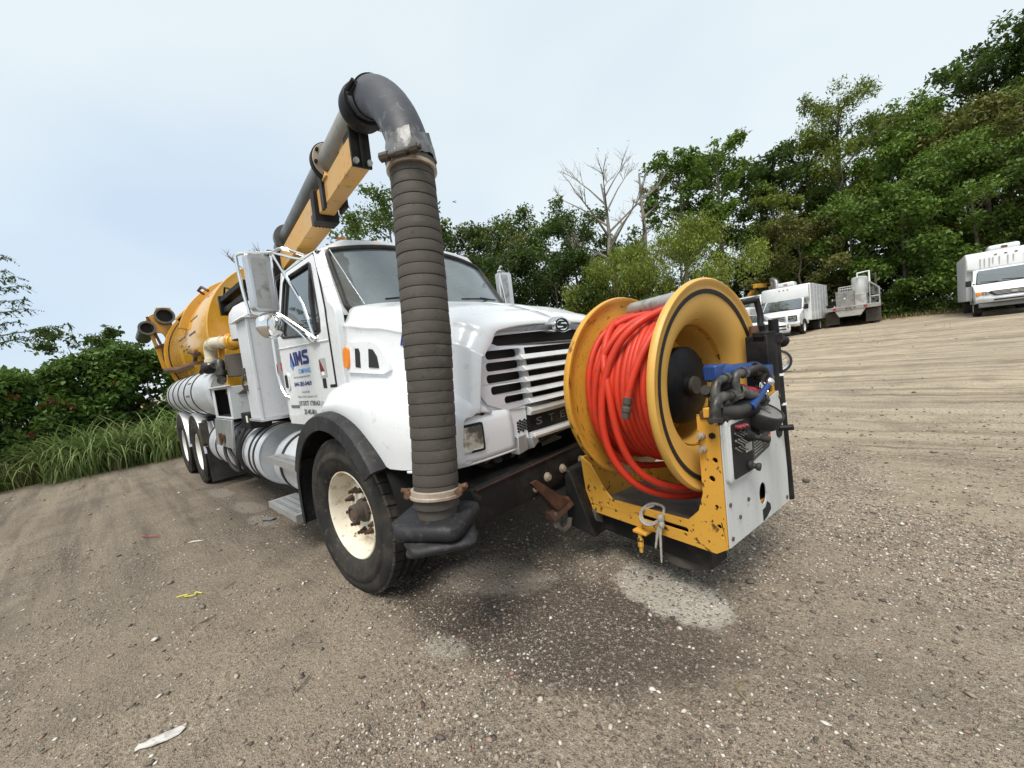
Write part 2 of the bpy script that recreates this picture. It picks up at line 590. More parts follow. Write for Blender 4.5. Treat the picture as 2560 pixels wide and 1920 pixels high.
M['letter_grey'] = nmat('dull_letter_grey', (0.16, 0.155, 0.15), 0.4)
M['nut'] = nmat('oily_brown_nut', (0.045, 0.028, 0.018), 0.55, layers=((20, 0.5, 0.65, (0.10, 0.05, 0.025), 0.7),))
M['weathered'] = nmat('weathered_grey_steel', (0.22, 0.22, 0.21), 0.6, layers=((3, 0.45, 0.65, (0.12, 0.11, 0.10), 0.8), (9, 0.55, 0.7, (0.36, 0.35, 0.33), 0.6)))
M['weathered_pale'] = nmat('weathered_pale_steel', (0.42, 0.41, 0.39), 0.6, layers=((2.5, 0.45, 0.62, (0.22, 0.20, 0.18), 0.8), (9, 0.58, 0.7, RUST, 0.5)))
M['rust_dark'] = nmat('dark_oily_rust', (0.045, 0.022, 0.014), 0.7, layers=((9, 0.5, 0.65, (0.11, 0.05, 0.025), 0.6),), spec=0.3)
M['galv'] = nmat('galvanised_fitting', (0.42, 0.42, 0.40), 0.42, 0.5, layers=((14, 0.5, 0.7, (0.18, 0.16, 0.13), 0.8),))
M['pvc'] = nmat('cream_pvc', (0.62, 0.56, 0.42), 0.45, layers=((6, 0.5, 0.72, (0.35, 0.28, 0.18), 0.6),))
M['rope'] = nmat('grey_rope', (0.38, 0.35, 0.3), 0.9, layers=((30, 0.45, 0.65, (0.2, 0.18, 0.15), 0.7),), bump=(120, 0.5, 0.004))
M['panel_white'] = nmat('scuffed_white_panel', (0.58, 0.59, 0.58), 0.5, 0.1, layers=((2.5, 0.42, 0.7, (0.44, 0.44, 0.43), 0.7, (3, 3, 0.6)), (30, 0.63, 0.7, (0.15, 0.12, 0.1), 0.5)))
M['label_dark'] = nmat('dark_label', (0.035, 0.036, 0.034), 0.5, layers=((40, 0.55, 0.6, (0.12, 0.12, 0.11), 0.6, (1, 1, 3)),))
M['black'] = nmat('matt_black', (0.006, 0.006, 0.006), 0.7)
M['dark_mesh'] = nmat('dark_radiator', (0.012, 0.012, 0.012), 0.6)
M['interior'] = nmat('grey_trim', (0.10, 0.10, 0.10), 0.8)
M['interior_light'] = nmat('light_grey_seat_cloth', (0.25, 0.25, 0.25), 0.9)
M['paper'] = nmat('paper', (0.7, 0.68, 0.6), 0.8)
M['blue_ink'] = nmat('dark_blue_vinyl', (0.012, 0.02, 0.16), 0.4)
M['cyan_ink'] = nmat('light_blue_vinyl', (0.09, 0.33, 0.72), 0.4)
M['grey_ink'] = nmat('grey_vinyl', (0.12, 0.12, 0.12), 0.5)
M['red_ink'] = nmat('red_vinyl', (0.5, 0.03, 0.03), 0.5)
M['maroon_ink'] = nmat('maroon_vinyl', (0.16, 0.012, 0.02), 0.5)
M['white_ink'] = nmat('white_vinyl', (0.8, 0.8, 0.8), 0.5)
M['orange_ink'] = nmat('orange_vinyl', (0.7, 0.18, 0.05), 0.5)
M['silver_ink'] = nmat('silver_sticker', (0.38, 0.37, 0.35), 0.5)
M['yellow_ink'] = nmat('yellow_plastic', (0.6, 0.55, 0.06), 0.5)
M['windshield'] = glass('windshield_glass', (0.42, 0.50, 0.50), 0.05, 0.12, dust=0.27, dustcol=(0.36, 0.41, 0.42))  # grey film is dust plus sky reflection painted into its colour
M['side_glass'] = glass('tinted_side_glass', (0.10, 0.16, 0.15), 0.03, 0.12, dust=0.04)
M['van_glass'] = glass('van_glass', (0.16, 0.2, 0.2), 0.05, 0.2, dust=0.12)
M['mirror'] = nmat('mirror_glass', (0.85, 0.86, 0.87), 0.08, 1.0)
M['lens'] = nmat('glint_painted_lens', (0.10, 0.10, 0.10), 0.14, 0.8, layers=((13, 0.45, 0.60, (0.70, 0.70, 0.68), 0.9),), coat=0.7, bump=(18, 0.6, 0.02, (1, 1, 0.3)))  # pale blotches paint the lens reflections into the colour
M['bark'] = nmat('bark', (0.10, 0.08, 0.06), 0.9, layers=((6, 0.4, 0.7, (0.19, 0.17, 0.14), 0.8, (3, 3, 0.6)),), bump=(14, 0.5, 0.02))
M['bark_pale'] = nmat('pale_dead_bark', (0.26, 0.23, 0.19), 0.9, layers=((6, 0.4, 0.7, (0.14, 0.12, 0.1), 0.8),))


# ------------------------------------------------------------------ the ground
def vnoise(x, y, seed):
    xi, yi = np.floor(x).astype(np.int64), np.floor(y).astype(np.int64)
    fx, fy = x - xi, y - yi
    fx, fy = fx * fx * (3 - 2 * fx), fy * fy * (3 - 2 * fy)

    def h(a, b):
        n = (a * 374761393 + b * 668265263 + seed * 974711) & 0x7fffffff
        n = ((n ^ (n >> 13)) * 1274126177) & 0x7fffffff
        return ((n ^ (n >> 16)) & 0xffff) / 65535.0
    return (h(xi, yi) * (1 - fx) + h(xi + 1, yi) * fx) * (1 - fy) + (h(xi, yi + 1) * (1 - fx) + h(xi + 1, yi + 1) * fx) * fy


def gz(x, y):
    """height of the yard: level round the truck, rising gently to the tree line."""
    x, y = np.asarray(x, float), np.asarray(y, float)
    z = 0.033 * np.clip(y - 1.0, 0, 60)
    near = np.exp(-((x - 0.5) ** 2 + (y + 0.5) ** 2) / 90.0)
    z = z + (vnoise(x * 0.7, y * 0.7, 1) - 0.5) * 0.03 * (0.3 + 0.7 * (1 - near))
    z = z + (vnoise(x * 4, y * 4, 2) - 0.5) * 0.014 + (vnoise(x * 11, y * 11, 3) - 0.5) * 0.010 + (vnoise(x * 30, y * 30, 4) - 0.5) * 0.006
    # wheel ruts across the open yard
    u = x * 0.735 + y * 0.667
    v = -x * 0.667 + y * 0.735
    fade = np.clip((y - 1.5) / 3.0, 0, 1)
    z = z + fade * (vnoise(u * 0.25, v * 2.6, 5) - 0.5) * 0.05
    # tyre tread ripples left in the dirt beside the truck
    q = np.exp(-(((x + 0.25) * 0.8 + (y + 1.85) * 0.6) ** 2) / 0.5 - ((-(x + 0.25) * 0.6 + (y + 1.85) * 0.8) ** 2) / 0.035)
    z = z + q * 0.010 * np.sin(((x + 0.25) * 0.8 + (y + 1.85) * 0.6) * 75 + vnoise(x * 6, y * 6, 9) * 2.5)
    for (yc, w) in ((-2.35, 0.16), (-3.0, 0.2)):
        tr = np.exp(-((y - yc - 0.06 * x) / w) ** 2) * np.clip((-x - 1.2) / 1.5, 0, 1)
        z = z - tr * 0.015 + tr * 0.006 * np.sin(x * 60)
    return z


def gz1(x, y):
    return float(gz(np.array([x]), np.array([y]))[0])


def axis_steps(lo, hi, step, far, grow=1.16):
    a = list(np.arange(lo, hi, step))
    s, p = step, hi
    while p < far:
        a.append(p)
        s *= grow
        p += s
    a.append(far)
    s, p = step, lo
    while p > -far:
        s *= grow
        p -= s
        a.insert(0, p)
    return np.array(a)


gx, gy = axis_steps(-4.0, 3.6, 0.026, 600), axis_steps(-3.4, 2.6, 0.026, 600)
GX, GY = np.meshgrid(gx, gy, indexing='ij')
GZ = gz(GX, GY)
V = np.stack([GX.ravel(), GY.ravel(), GZ.ravel()], 1)
nx, ny = len(gx), len(gy)
ii = (np.arange(nx - 1)[:, None] * ny + np.arange(ny - 1)[None, :]).ravel()
F = np.stack([ii, ii + ny, ii + ny + 1, ii + 1], 1)

gm = bpy.data.materials.new('gravel_yard_dirt')
gm.use_nodes = True
nt = gm.node_tree
bs = nt.nodes['Principled BSDF']
geo = nt.nodes.new('ShaderNodeNewGeometry')
pos = geo.outputs['Position']
sp = nt.nodes.new('ShaderNodeSeparateXYZ')
nt.links.new(pos, sp.inputs[0])


def blob(cx, cy, rx, ry, rot, wob=0.35, edge=0.25, scale=3.0):
    mp = nt.nodes.new('ShaderNodeMapping')
    mp.vector_type = 'TEXTURE'
    mp.inputs['Location'].default_value = (cx, cy, 0)
    mp.inputs['Rotation'].default_value = (0, 0, R(rot))
    mp.inputs['Scale'].default_value = (rx, ry, 1000)
    nt.links.new(pos, mp.inputs['Vector'])
    ln = nt.nodes.new('ShaderNodeVectorMath')
    ln.operation = 'LENGTH'
    nt.links.new(mp.outputs['Vector'], ln.inputs[0])
    d = _math(nt, 'ADD', ln.outputs['Value'], _math(nt, 'MULTIPLY', _math(nt, 'SUBTRACT', _noise(nt, pos, scale, 4.0), 0.5), wob * 2))
    return _range(nt, d, 1.0 + edge * 0.5, 1.0 - edge * 0.5)


yard = _range(nt, sp.outputs[1], -1.0, 7.0)
col = _mix(nt, yard, (0.335, 0.270, 0.196), (0.54, 0.44, 0.31))
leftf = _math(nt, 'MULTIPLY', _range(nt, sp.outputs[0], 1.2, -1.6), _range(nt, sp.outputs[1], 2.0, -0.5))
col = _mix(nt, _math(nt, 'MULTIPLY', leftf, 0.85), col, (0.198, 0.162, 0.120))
col = _mix(nt, _range(nt, _noise(nt, pos, 0.55, 4.0), 0.42, 0.68, 0, 0.55), col, (0.345, 0.288, 0.215))
col = _mix(nt, _range(nt, _noise(nt, pos, 2.3, 5.0), 0.48, 0.66, 0, 0.5), col, (0.135, 0.112, 0.088))
# tyre streaks over the yard
stv = _noise(nt, pos, 1.0, 6.0, 0.66, (0.20, 4.2, 1), (0, 0, R(-42)))
stv_f = _math(nt, 'MULTIPLY', _range(nt, stv, 0.45, 0.60, 0, 0.9), _range(nt, sp.outputs[1], 0.8, 4.0))
col = _mix(nt, stv_f, col, (0.20, 0.152, 0.102))
stv2 = _noise(nt, pos, 1.0, 6.0, 0.6, (0.15, 1.5, 1), (0, 0, R(-38)))
col = _mix(nt, _math(nt, 'MULTIPLY', _range(nt, stv2, 0.5, 0.66, 0, 0.6), _range(nt, sp.outputs[1], 0.5, 4.0)), col, (0.58, 0.49, 0.36))
# ruts left of the truck
stl = _noise(nt, pos, 1.0, 5.0, 0.6, (0.35, 4.0, 1), (0, 0, R(-4)))
col = _mix(nt, _math(nt, 'MULTIPLY', _range(nt, stl, 0.46, 0.62, 0, 0.75), _range(nt, sp.outputs[0], -0.8, -3.0)), col, (0.105, 0.088, 0.070))
stl2 = _noise(nt, pos, 1.0, 5.0, 0.6, (0.25, 2.2, 1), (0, 0, R(-2)))
col = _mix(nt, _math(nt, 'MULTIPLY', _range(nt, stl2, 0.5, 0.64, 0, 0.6), _range(nt, sp.outputs[0], -0.8, -3.0)), col, (0.33, 0.27, 0.2))
stv3 = _noise(nt, pos, 1.0, 7.0, 0.7, (0.55, 8.0, 1), (0, 0, R(-40)))
col = _mix(nt, _math(nt, 'MULTIPLY', _range(nt, stv3, 0.53, 0.62, 0, 0.85), _math(nt, 'MULTIPLY', _range(nt, sp.outputs[1], 0.8, 2.6), _range(nt, _noise(nt, pos, 1.0, 2.0, 0.5, (0.12, 0.8, 1), (0, 0, R(-42))), 0.40, 0.58))), col, (0.15, 0.112, 0.075))
# damp soil and dry dust patches
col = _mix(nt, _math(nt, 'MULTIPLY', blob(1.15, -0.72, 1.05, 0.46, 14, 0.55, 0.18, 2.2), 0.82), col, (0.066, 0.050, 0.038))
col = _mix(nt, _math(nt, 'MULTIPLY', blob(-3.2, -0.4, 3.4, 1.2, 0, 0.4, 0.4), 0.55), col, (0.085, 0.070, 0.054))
col = _mix(nt, _math(nt, 'MULTIPLY', blob(0.66, -0.66, 0.40, 0.26, 25, 0.45, 0.12, 4), 0.75), col, (0.28, 0.245, 0.20))
col = _mix(nt, _math(nt, 'MULTIPLY', blob(1.73, -0.19, 0.35, 0.20, -14, 0.45, 0.16, 5), 0.85), col, (0.47, 0.435, 0.37))
col = _mix(nt, _math(nt, 'MULTIPLY', blob(0.95, -1.2, 0.13, 0.07, 20, 0.5, 0.5, 6), 0.5), col, (0.36, 0.32, 0.27))
for (bx, by, ra_, rb_) in ((-3.0, -1.15, 0.38, 0.12), (-4.3, -1.2, 0.4, 0.12), (-2.3, -1.2, 0.3, 0.09)):
    col = _mix(nt, _math(nt, 'MULTIPLY', blob(bx, by, ra_, rb_, 5, 0.4, 0.3, 4), 0.6), col, (0.27, 0.24, 0.2))
# dark gravelly matrix in front, where loose stones lie thick
gvz = _math(nt, 'MULTIPLY', _range(nt, sp.outputs[0], -0.2, 1.4), _range(nt, sp.outputs[1], 3.5, -0.2))
gvz = _math(nt, 'MULTIPLY', gvz, _range(nt, _noise(nt, pos, 1.3, 4.0), 0.38, 0.60, 0.25, 1.0))
dusty = blob(1.73, -0.19, 0.35, 0.20, -14, 0.45, 0.16, 5)
gvz = _math(nt, 'MULTIPLY', gvz, _math(nt, 'SUBTRACT', 1.0, dusty))
col = _mix(nt, _math(nt, 'MULTIPLY', gvz, 0.62), col, (0.190, 0.155, 0.118))
# dry dust and damp soil lying over the gravel
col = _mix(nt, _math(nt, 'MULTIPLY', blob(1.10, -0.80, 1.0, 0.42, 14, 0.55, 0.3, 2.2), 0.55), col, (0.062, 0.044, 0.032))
col = _mix(nt, _math(nt, 'MULTIPLY', blob(0.68, -0.64, 0.40, 0.21, 25, 0.6, 0.3, 3), 0.75), col, (0.38, 0.33, 0.27))
col = _mix(nt, _math(nt, 'MULTIPLY', dusty, 0.85), col, (0.50, 0.46, 0.39))
col = _mix(nt, _math(nt, 'MULTIPLY', blob(0.95, -1.2, 0.13, 0.07, 20, 0.5, 0.5, 6), 0.6), col, (0.44, 0.40, 0.33))
# gravel speckle; its dark dots paint in the shade between stones
spm = _math(nt, 'MULTIPLY', _range(nt, _noise(nt, pos, 0.9, 3.0), 0.36, 0.62, 0.35, 1.0), _range(nt, sp.outputs[0], -2.0, 1.0, 0.55, 1.0))
sp1 = _noise(nt, pos, 48.0, 3.0, 0.75)
sp2 = _noise(nt, pos, 130.0, 2.0, 0.75)
col = _mix(nt, _math(nt, 'MULTIPLY', _range(nt, sp1, 0.55, 0.68, 0, 0.9), spm), col, (0.50, 0.45, 0.38))
col = _mix(nt, _math(nt, 'MULTIPLY', _range(nt, sp1, 0.46, 0.34, 0, 0.95), spm), col, (0.060, 0.050, 0.042))
col = _mix(nt, _range(nt, sp2, 0.57, 0.68, 0, 0.75), col, (0.40, 0.35, 0.30))
col = _mix(nt, _range(nt, sp2, 0.44, 0.32, 0, 0.75), col, (0.06, 0.05, 0.04))
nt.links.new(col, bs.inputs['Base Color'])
bs.inputs['Roughness'].default_value = 0.92
bs.inputs['Specular IOR Level'].default_value = 0.25
bp1 = nt.nodes.new('ShaderNodeBump')
bp1.inputs['Strength'].default_value = 1.0
bp1.inputs['Distance'].default_value = 0.02
hsum = _math(nt, 'ADD', _math(nt, 'MULTIPLY', sp1, 1.0), _math(nt, 'ADD', _math(nt, 'MULTIPLY', sp2, 0.5), _math(nt, 'MULTIPLY', stv, 1.6)))
nt.links.new(hsum, bp1.inputs['Height'])
nt.links.new(bp1.outputs['Normal'], bs.inputs['Normal'])
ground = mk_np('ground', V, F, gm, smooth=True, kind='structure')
ground['label'] = 'brown gravel and dirt yard with tyre tracks and damp patches'


# ------------------------------------------------------------------ the vacuum truck
truck = tag(empty('vacuum_truck'), 'white vacuum truck with amber tank, overhead suction boom and front hose reel', 'truck')


def part(name, mb, mat, bevel=0.0, smooth=40, **k):
    return mk(name, mb, M[mat] if isinstance(mat, str) else mat, truck, bevel, smooth, **k)


def sub(name, mb, mat, parent, bevel=0.0, smooth=40, **k):
    return mk(name, mb, M[mat] if isinstance(mat, str) else mat, parent, bevel, smooth, **k)


# ---- wheels
def tyre_mb(w, ro, ri):
    h = w / 2
    prof = [(ri + 0.012, -h * 0.80), (ri + 0.03, -h * 0.90), (ri + 0.075, -h * 1.0), (ri + 0.105, -h * 1.035), (ri + 0.112, -h * 1.06), ((ri + ro) / 2, -h * 1.065), (ro - 0.095, -h * 1.05), (ro - 0.09, -h * 1.025), (ro - 0.075, -h * 1.0), (ro - 0.07, -h * 1.012), (ro - 0.045, -h * 0.985), (ro - 0.012, -h * 0.93), (ro - 0.006, -h * 0.86)]
    g = 0.018
    for yy in (-0.48, -0.16, 0.16, 0.48):
        prof += [(ro - 0.004, h * (yy - 0.07)), (ro - g, h * (yy - 0.055)), (ro - g, h * (yy + 0.055)), (ro - 0.004, h * (yy + 0.07))]
    prof += [(ro - 0.006, h * 0.86), (ro - 0.012, h * 0.93), (ro - 0.045, h * 0.985), (ro - 0.075, h), ((ri + ro) / 2, h * 1.06), (ri + 0.06, h), (ri + 0.012, h * 0.8), (ri - 0.005, h * 0.6), (ri - 0.005, -h * 0.6)]
    return MB().lathe(prof, (0, 0, 0), (0, 1, 0), 72, closed_prof=True)


def tread_mb(w, ro, n=46):
    mb = MB()
    h = w / 2
    rows = [(-0.86, -0.57), (-0.40, -0.24), (-0.08, 0.08), (0.24, 0.40), (0.57, 0.86)]
    rows = [(-0.93, -0.57), (-0.41, -0.25), (-0.09, 0.09), (0.25, 0.41), (0.57, 0.93)]
    for ri_, (a, b) in enumerate(rows):
        for k in range(n):
            t0 = 2 * PI * (k + 0.5 * (ri_ % 2)) / n
            dt = 2 * PI / n * 0.43
            sk = 0.25 * dt * (1 if ri_ % 2 else -1)
            r0, r1 = ro - 0.012, ro + 0.004
            vs = []
            for rr in (r0, r1):
                e = 0.0 if rr == r0 else 0.006
                for (tt, yy) in ((t0 - dt + sk, a * h + e), (t0 + dt + sk, a * h + e), (t0 + dt * 0.85 - sk, b * h - e), (t0 - dt * 1.1 - sk, b * h - e)):
                    vs.append((rr * math.sin(tt), yy, rr * math.cos(tt)))
            mb.hexa(vs)
    return mb


def front_wheel(loc, rz, lab):
    w = empty('wheel', loc, truck, rz)
    if lab:
        w['label'] = lab
    ro, ri, wd = 0.528, 0.292, 0.40
    sub('tyre', tyre_mb(wd, ro, ri), 'tyre', w, smooth=50)
    tr = sub('tread', tread_mb(wd, ro), 'tread', w, smooth=30)
    # rim: lip, barrel and dished disc
    prof = [(0.302, -0.158), (0.304, -0.166), (0.296, -0.170), (0.288, -0.163), (0.283, -0.148), (0.272, -0.120), (0.268, -0.040), (0.262, -0.022), (0.236, -0.020), (0.215, -0.034), (0.195, -0.060), (0.178, -0.066), (0.0, -0.066)]
    rim = sub('rim', MB().lathe(prof, (0, 0, 0), (0, 1, 0), 56), 'white_rim', w, smooth=45)
    hub = MB().lathe([(0.085, -0.064), (0.080, -0.085), (0.064, -0.095), (0.060, -0.150), (0.055, -0.156), (0.042, -0.156), (0.040, -0.146), (0.0, -0.144)], (0, 0, 0), (0, 1, 0), 28)
    sub('hub', hub, 'dirty_steel', w, smooth=35)
    sub('hub_cap', MB().lathe([(0.034, -0.145), (0.03, -0.152), (0.0, -0.154)], (0, 0, 0), (0, 1, 0), 18), 'rusty', w)
    nut_me = None
    for k in range(10):
        a = 2 * PI * k / 10 + 0.15
        x, z = 0.150 * math.sin(a), 0.150 * math.cos(a)
        if nut_me is None:
            nb = MB()
            nb.lathe([(0.026, -0.064), (0.026, -0.076), (0.020, -0.078), (0.019, -0.100), (0.013, -0.103), (0.0125, -0.122), (0.0, -0.124)], (0, 0, 0), (0, 1, 0), 6)
            o = sub('lug_nut', nb, 'nut', w, smooth=30)
            nut_me = o.data
        else:
            o = bpy.data.objects.new('lug_nut', nut_me)
            COL.objects.link(o)
            o.parent = w
        o.location = (x, 0, z)
    return w


wf = front_wheel((0.0, -1.03, 0.515), R(3.0), 'front wheel with cream steel rim and muddy tread')
wf2 = copy_tree(wf, truck)
wf2.location = (0.0, 1.03, 0.515)
wf2.rotation_euler = (0, 0, PI + R(3.0))
wf2['label'] = 'front wheel on the driver side behind the reel'


def rear_wheel(loc, rz):
    w = empty('dual_wheel', loc, truck, rz)
    for yc in (-0.17, 0.17):
        t = sub('tyre', tyre_mb(0.275, 0.515, 0.285), 'tyre', w, smooth=50)
        t.location = (0, yc, 0)
    tb = tread_mb(0.275, 0.515, 40)
    tr = sub('tread', tb, 'tread', w, smooth=30)
    tr.location = (0, -0.17, 0)
    prof = [(0.296, -0.275), (0.298, -0.284), (0.288, -0.286), (0.280, -0.276), (0.270, -0.23), (0.262, -0.14), (0.24, -0.10), (0.20, -0.095), (0.12, -0.115), (0.115, -0.2), (0.10, -0.215), (0.0, -0.217)]
    sub('rim', MB().lathe(prof, (0, 0, 0), (0, 1, 0), 48), 'white_rear_rim', w, smooth=45)
    return w


for i, x in enumerate((-5.38, -6.80)):
    a = rear_wheel((x, -0.925, 0.515), 0)
    a['label'] = ('forward rear wheel pair with white rim', 'rearmost wheel pair with white rim')[i]
    b = copy_tree(a, truck)
    b.location = (x, 0.925, 0.515)
    b.rotation_euler = (0, 0, PI)
    b['label'] = 'rear wheel pair on the driver side'

# ---- chassis
ch = MB()
for s in (-1, 1):
    ch.box(-7.9, 0.95, s * 0.43 - 0.04, s * 0.43 + 0.04, 0.72, 1.0)
for x in (-7.8, -6.1, -4.6, -3.0, -1.2, 0.4):
    ch.box(x - 0.05, x + 0.05, -0.43, 0.43, 0.74, 0.96)
ch.tube([(0, -0.85, 0.5), (0, -0.4, 0.42), (0, 0.4, 0.42), (0, 0.85, 0.5)], 0.07, 10)
for x in (-5.38, -6.80):
    ch.tube([(x, -0.7, 0.515), (x, 0.7, 0.515)], 0.1, 12)
    ch.ball((x, 0, 0.53), 0.22)
ch.tube([(-5.2, 0, 0.55), (-2.8, 0, 0.68), (-1.1, 0, 0.78)], 0.055, 10)
part('chassis_frame', ch, 'black_metal', 0.01)
en = MB()
en.box(-1.0, 0.35, -0.33, 0.33, 0.62, 1.5)
en.box(-0.4, 0.3, -0.26, 0.26, 0.42, 0.64)
en.cyl((0.35, 0, 1.15), (0.52, 0, 1.15), 0.3, 18)
en.box(0.62, 0.72, -0.48, 0.48, 0.80, 1.56)
en.cyl((0.2, -0.42, 0.62), (0.55, -0.42, 0.62), 0.05, 10)
en.tube([(0.75, -0.5, 0.78), (0.72, -0.35, 0.86), (0.76, -0.15, 0.80), (0.74, 0.1, 0.86)], 0.025, 8)
part('engine', en, 'dark_mesh', 0.012)
pr = MB()
for (x, y, z, w_, h_) in ((0.85, -0.42, 0.86, 0.05, 0.035), (0.88, -0.30, 0.83, 0.03, 0.05), (0.86, -0.62, 0.80, 0.04, 0.03)):
    pr.box(x, x + 0.04, y, y + w_, z, z + h_)
pr.tube([(0.95, -0.55, 0.83), (0.98, -0.38, 0.88), (0.93, -0.2, 0.84), (0.96, 0.05, 0.88)], 0.012, 6)
pr.tube([(0.92, -0.75, 0.84), (0.95, -0.6, 0.90), (0.92, -0.45, 0.91)], 0.010, 6)
pr.hexa([(0.80, -0.35, 0.885), (0.95, -0.35, 0.86), (0.95, -0.10, 0.86), (0.80, -0.10, 0.885), (0.80, -0.35, 0.893), (0.95, -0.35, 0.868), (0.95, -0.10, 0.868), (0.80, -0.10, 0.893)])
part('bracket_and_cables', pr, 'dirty_steel', 0.003)

# ---- cab
SIDE_TOP = 2.50


def ys(z, base=1.015, top=0.90, z0=1.88):
    """half width of the cab at height z (tumblehome above the belt line)."""
    if z <= z0:
        return base - 0.01 * max(0.0, (1.3 - z))
    return base + (top - base) * (z - z0) / (SIDE_TOP - z0)


cab = MB()
# rear wall, floor, firewall, sill
cab.box(-1.50, -1.46, -1.0, 1.0, 1.10, 1.90)
cab.hexa([(-1.50, -1.0, 1.9), (-1.46, -1.0, 1.9), (-1.46, 1.0, 1.9), (-1.50, 1.0, 1.9), (-1.47, -0.88, 2.52), (-1.43, -0.88, 2.52), (-1.43, 0.88, 2.52), (-1.47, 0.88, 2.52)])
cab.box(-1.48, -0.3, -0.99, 0.99, 1.06, 1.12)
cab.box(-0.36, -0.30, -0.98, 0.98, 1.1, 1.93)
# roof (crowned)
secs = []
for t in np.linspace(0, 1, 9):
    yv = -0.90 + 1.80 * t
    k = 1 - (2 * t - 1) ** 2
    fx = -0.585 + 0.13 * k
    crown = 0.035 * k
    edge = 2.49 + 0.10 * min(1.0, k * 3.0) + crown
    secs.append([(-1.46, yv, 2.46), (-1.46, yv, edge - 0.03), (-1.40, yv, edge), (-0.95, yv, edge + 0.022), (fx - 0.10, yv, edge + 0.0), (fx - 0.01, yv, edge - 0.03), (fx, yv, 2.475 + 0.08 * k), (fx - 0.06, yv, 2.44 + 0.08 * k), (-0.9, yv, 2.45)])
cab.loft(secs)
# A pillars and cowl corners
for s in (-1, 1):
    for i in range(5):
        pass
    P = [(-0.20, 0.965, 1.90), (-0.27, 0.955, 2.0), (-0.36, 0.94, 2.15), (-0.46, 0.92, 2.32), (-0.565, 0.885, 2.49)]
    for a, b in zip(P[:-1], P[1:]):
        da, db = 0.055, 0.055
        cab.hexa([(a[0] - 0.09, s * (a[1] + 0.02), a[2]), (a[0], s * (a[1] - 0.03), a[2]), (a[0] - 0.02, s * (a[1] - 0.075), a[2]), (a[0] - 0.10, s * (a[1] - 0.05), a[2]),
                  (b[0] - 0.09, s * (b[1] + 0.02), b[2]), (b[0], s * (b[1] - 0.03), b[2]), (b[0] - 0.02, s * (b[1] - 0.075), b[2]), (b[0] - 0.10, s * (b[1] - 0.05), b[2])])
    # cowl side panel between door and hood
    cab.prism([(-0.33, 1.10), (-0.195, 1.22), (-0.185, 1.60), (-0.18, 1.90), (-0.20, 1.96), (-0.29, 2.02), (-0.33, 1.90)], lambda u, v, d, s=s: (u, s * (ys(min(v, 1.88)) - 0.005 - d), v), 0, 0.06)
    # rear corner post
    cab.prism([(-1.50, 1.10), (-1.455, 1.10), (-1.455, 1.88), (-1.43, 2.50), (-1.47, 2.50), (-1.50, 1.90)], lambda u, v, d, s=s: (u, s * (ys(v) - 0.004 - d), v), 0, 0.06)
cab_o = part('cab', cab, 'white', 0.008, 50)
cab_o['label'] = 'white cab shell with crowned roof'


def ws_pt(t, k):
    """windshield surface: t across (-1..1), k up (0..1)."""
    e = abs(t) ** 2.4
    x0, z0, y0 = -0.06 - 0.17 * e, 1.93 + 0.02 * (1 - e), 0.90 * t
    x1, z1, y1 = -0.475 - 0.095 * e, 2.545 - 0.075 * e, 0.845 * t
    return Vector((x0 + (x1 - x0) * k, y0 + (y1 - y0) * k, z0 + (z1 - z0) * k))


wsg = MB()
rows = []
for k in np.linspace(0.02, 0.985, 8):
    rows.append([ws_pt(t, k) for t in np.linspace(-0.985, 0.985, 19)])
wsg.loft(rows, ring=False)
ws_o = sub('windshield', wsg, 'windshield', cab_o, smooth=180)
seal = MB()
loop = [ws_pt(t, 0.0) for t in np.linspace(-0.96, 0.96, 15)] + [ws_pt(0.995, k) for k in (0.08, 0.3, 0.6, 0.92)] + [ws_pt(t, 1.0) for t in np.linspace(0.96, -0.96, 15)] + [ws_pt(-0.995, k) for k in (0.92, 0.6, 0.3, 0.08)]
seal.tube([p + Vector((0.008, 0, 0.006)) for p in loop], 0.020, 8, closed=True)
sub('windshield_seal', seal, 'rubber', cab_o, smooth=60)
cowl = MB()
cowl.loft([[ws_pt(t, -0.02) + Vector((-0.02, 0, -0.02)) for t in np.linspace(-1, 1, 15)], [ws_pt(t, -0.02) + Vector((0.06, 0, -0.035)) for t in np.linspace(-1, 1, 15)]], ring=False)
sub('cowl_strip', cowl, 'black', cab_o)
for y0, y1, yp in ((-0.62, -0.08, -0.34), (0.12, 0.66, 0.40)):
    wp = MB()
    def wpt(y, lift):
        t = y / 0.9
        return ws_pt(t, 0.10 + lift) + Vector((0.024, 0, 0.016))
    wp.tube([wpt(y0, 0.0), wpt((y0 + y1) / 2, 0.03), wpt(y1, 0.06)], 0.008, 6)
    wp.tube([wpt(yp - 0.05, -0.05), wpt(yp + 0.12, 0.045), wpt((y0 + y1) / 2, 0.04)], 0.010, 6)
    sub('wiper', wp, 'black', cab_o)
for y in (-0.62, -0.30, 0.0, 0.30, 0.62):
    k = 1 - (y / 0.9) ** 2
    lb = MB().ball((-0.72, y, 2.49 + 0.10 * min(1, 3 * k) + 0.035 * k + 0.018), 0.055, 12, 6, (1.3, 0.8, 0.55))
    sub('roof_marker_light', lb, 'amber', cab_o)
an = MB().tube([(-0.17, -0.78, 1.98), (-0.24, -0.86, 2.2), (-0.29, -0.935, 2.40)], 0.004, 5)
sub('aerial', an, 'chrome', cab_o)
for y in (-0.5, 0.5):
    ins = MB().box(-1.32, -0.85, y - 0.25, y + 0.25, 1.45, 1.62)
    ins.box(-1.38, -1.24, y - 0.25, y + 0.25, 1.6, 2.12)
    ins.box(-1.36, -1.26, y - 0.14, y + 0.14, 2.12, 2.30)
    sub('seat', ins, 'interior_light', cab_o, 0.04)
ds = MB().box(-0.55, -0.20, -0.93, 0.93, 1.60, 1.86)
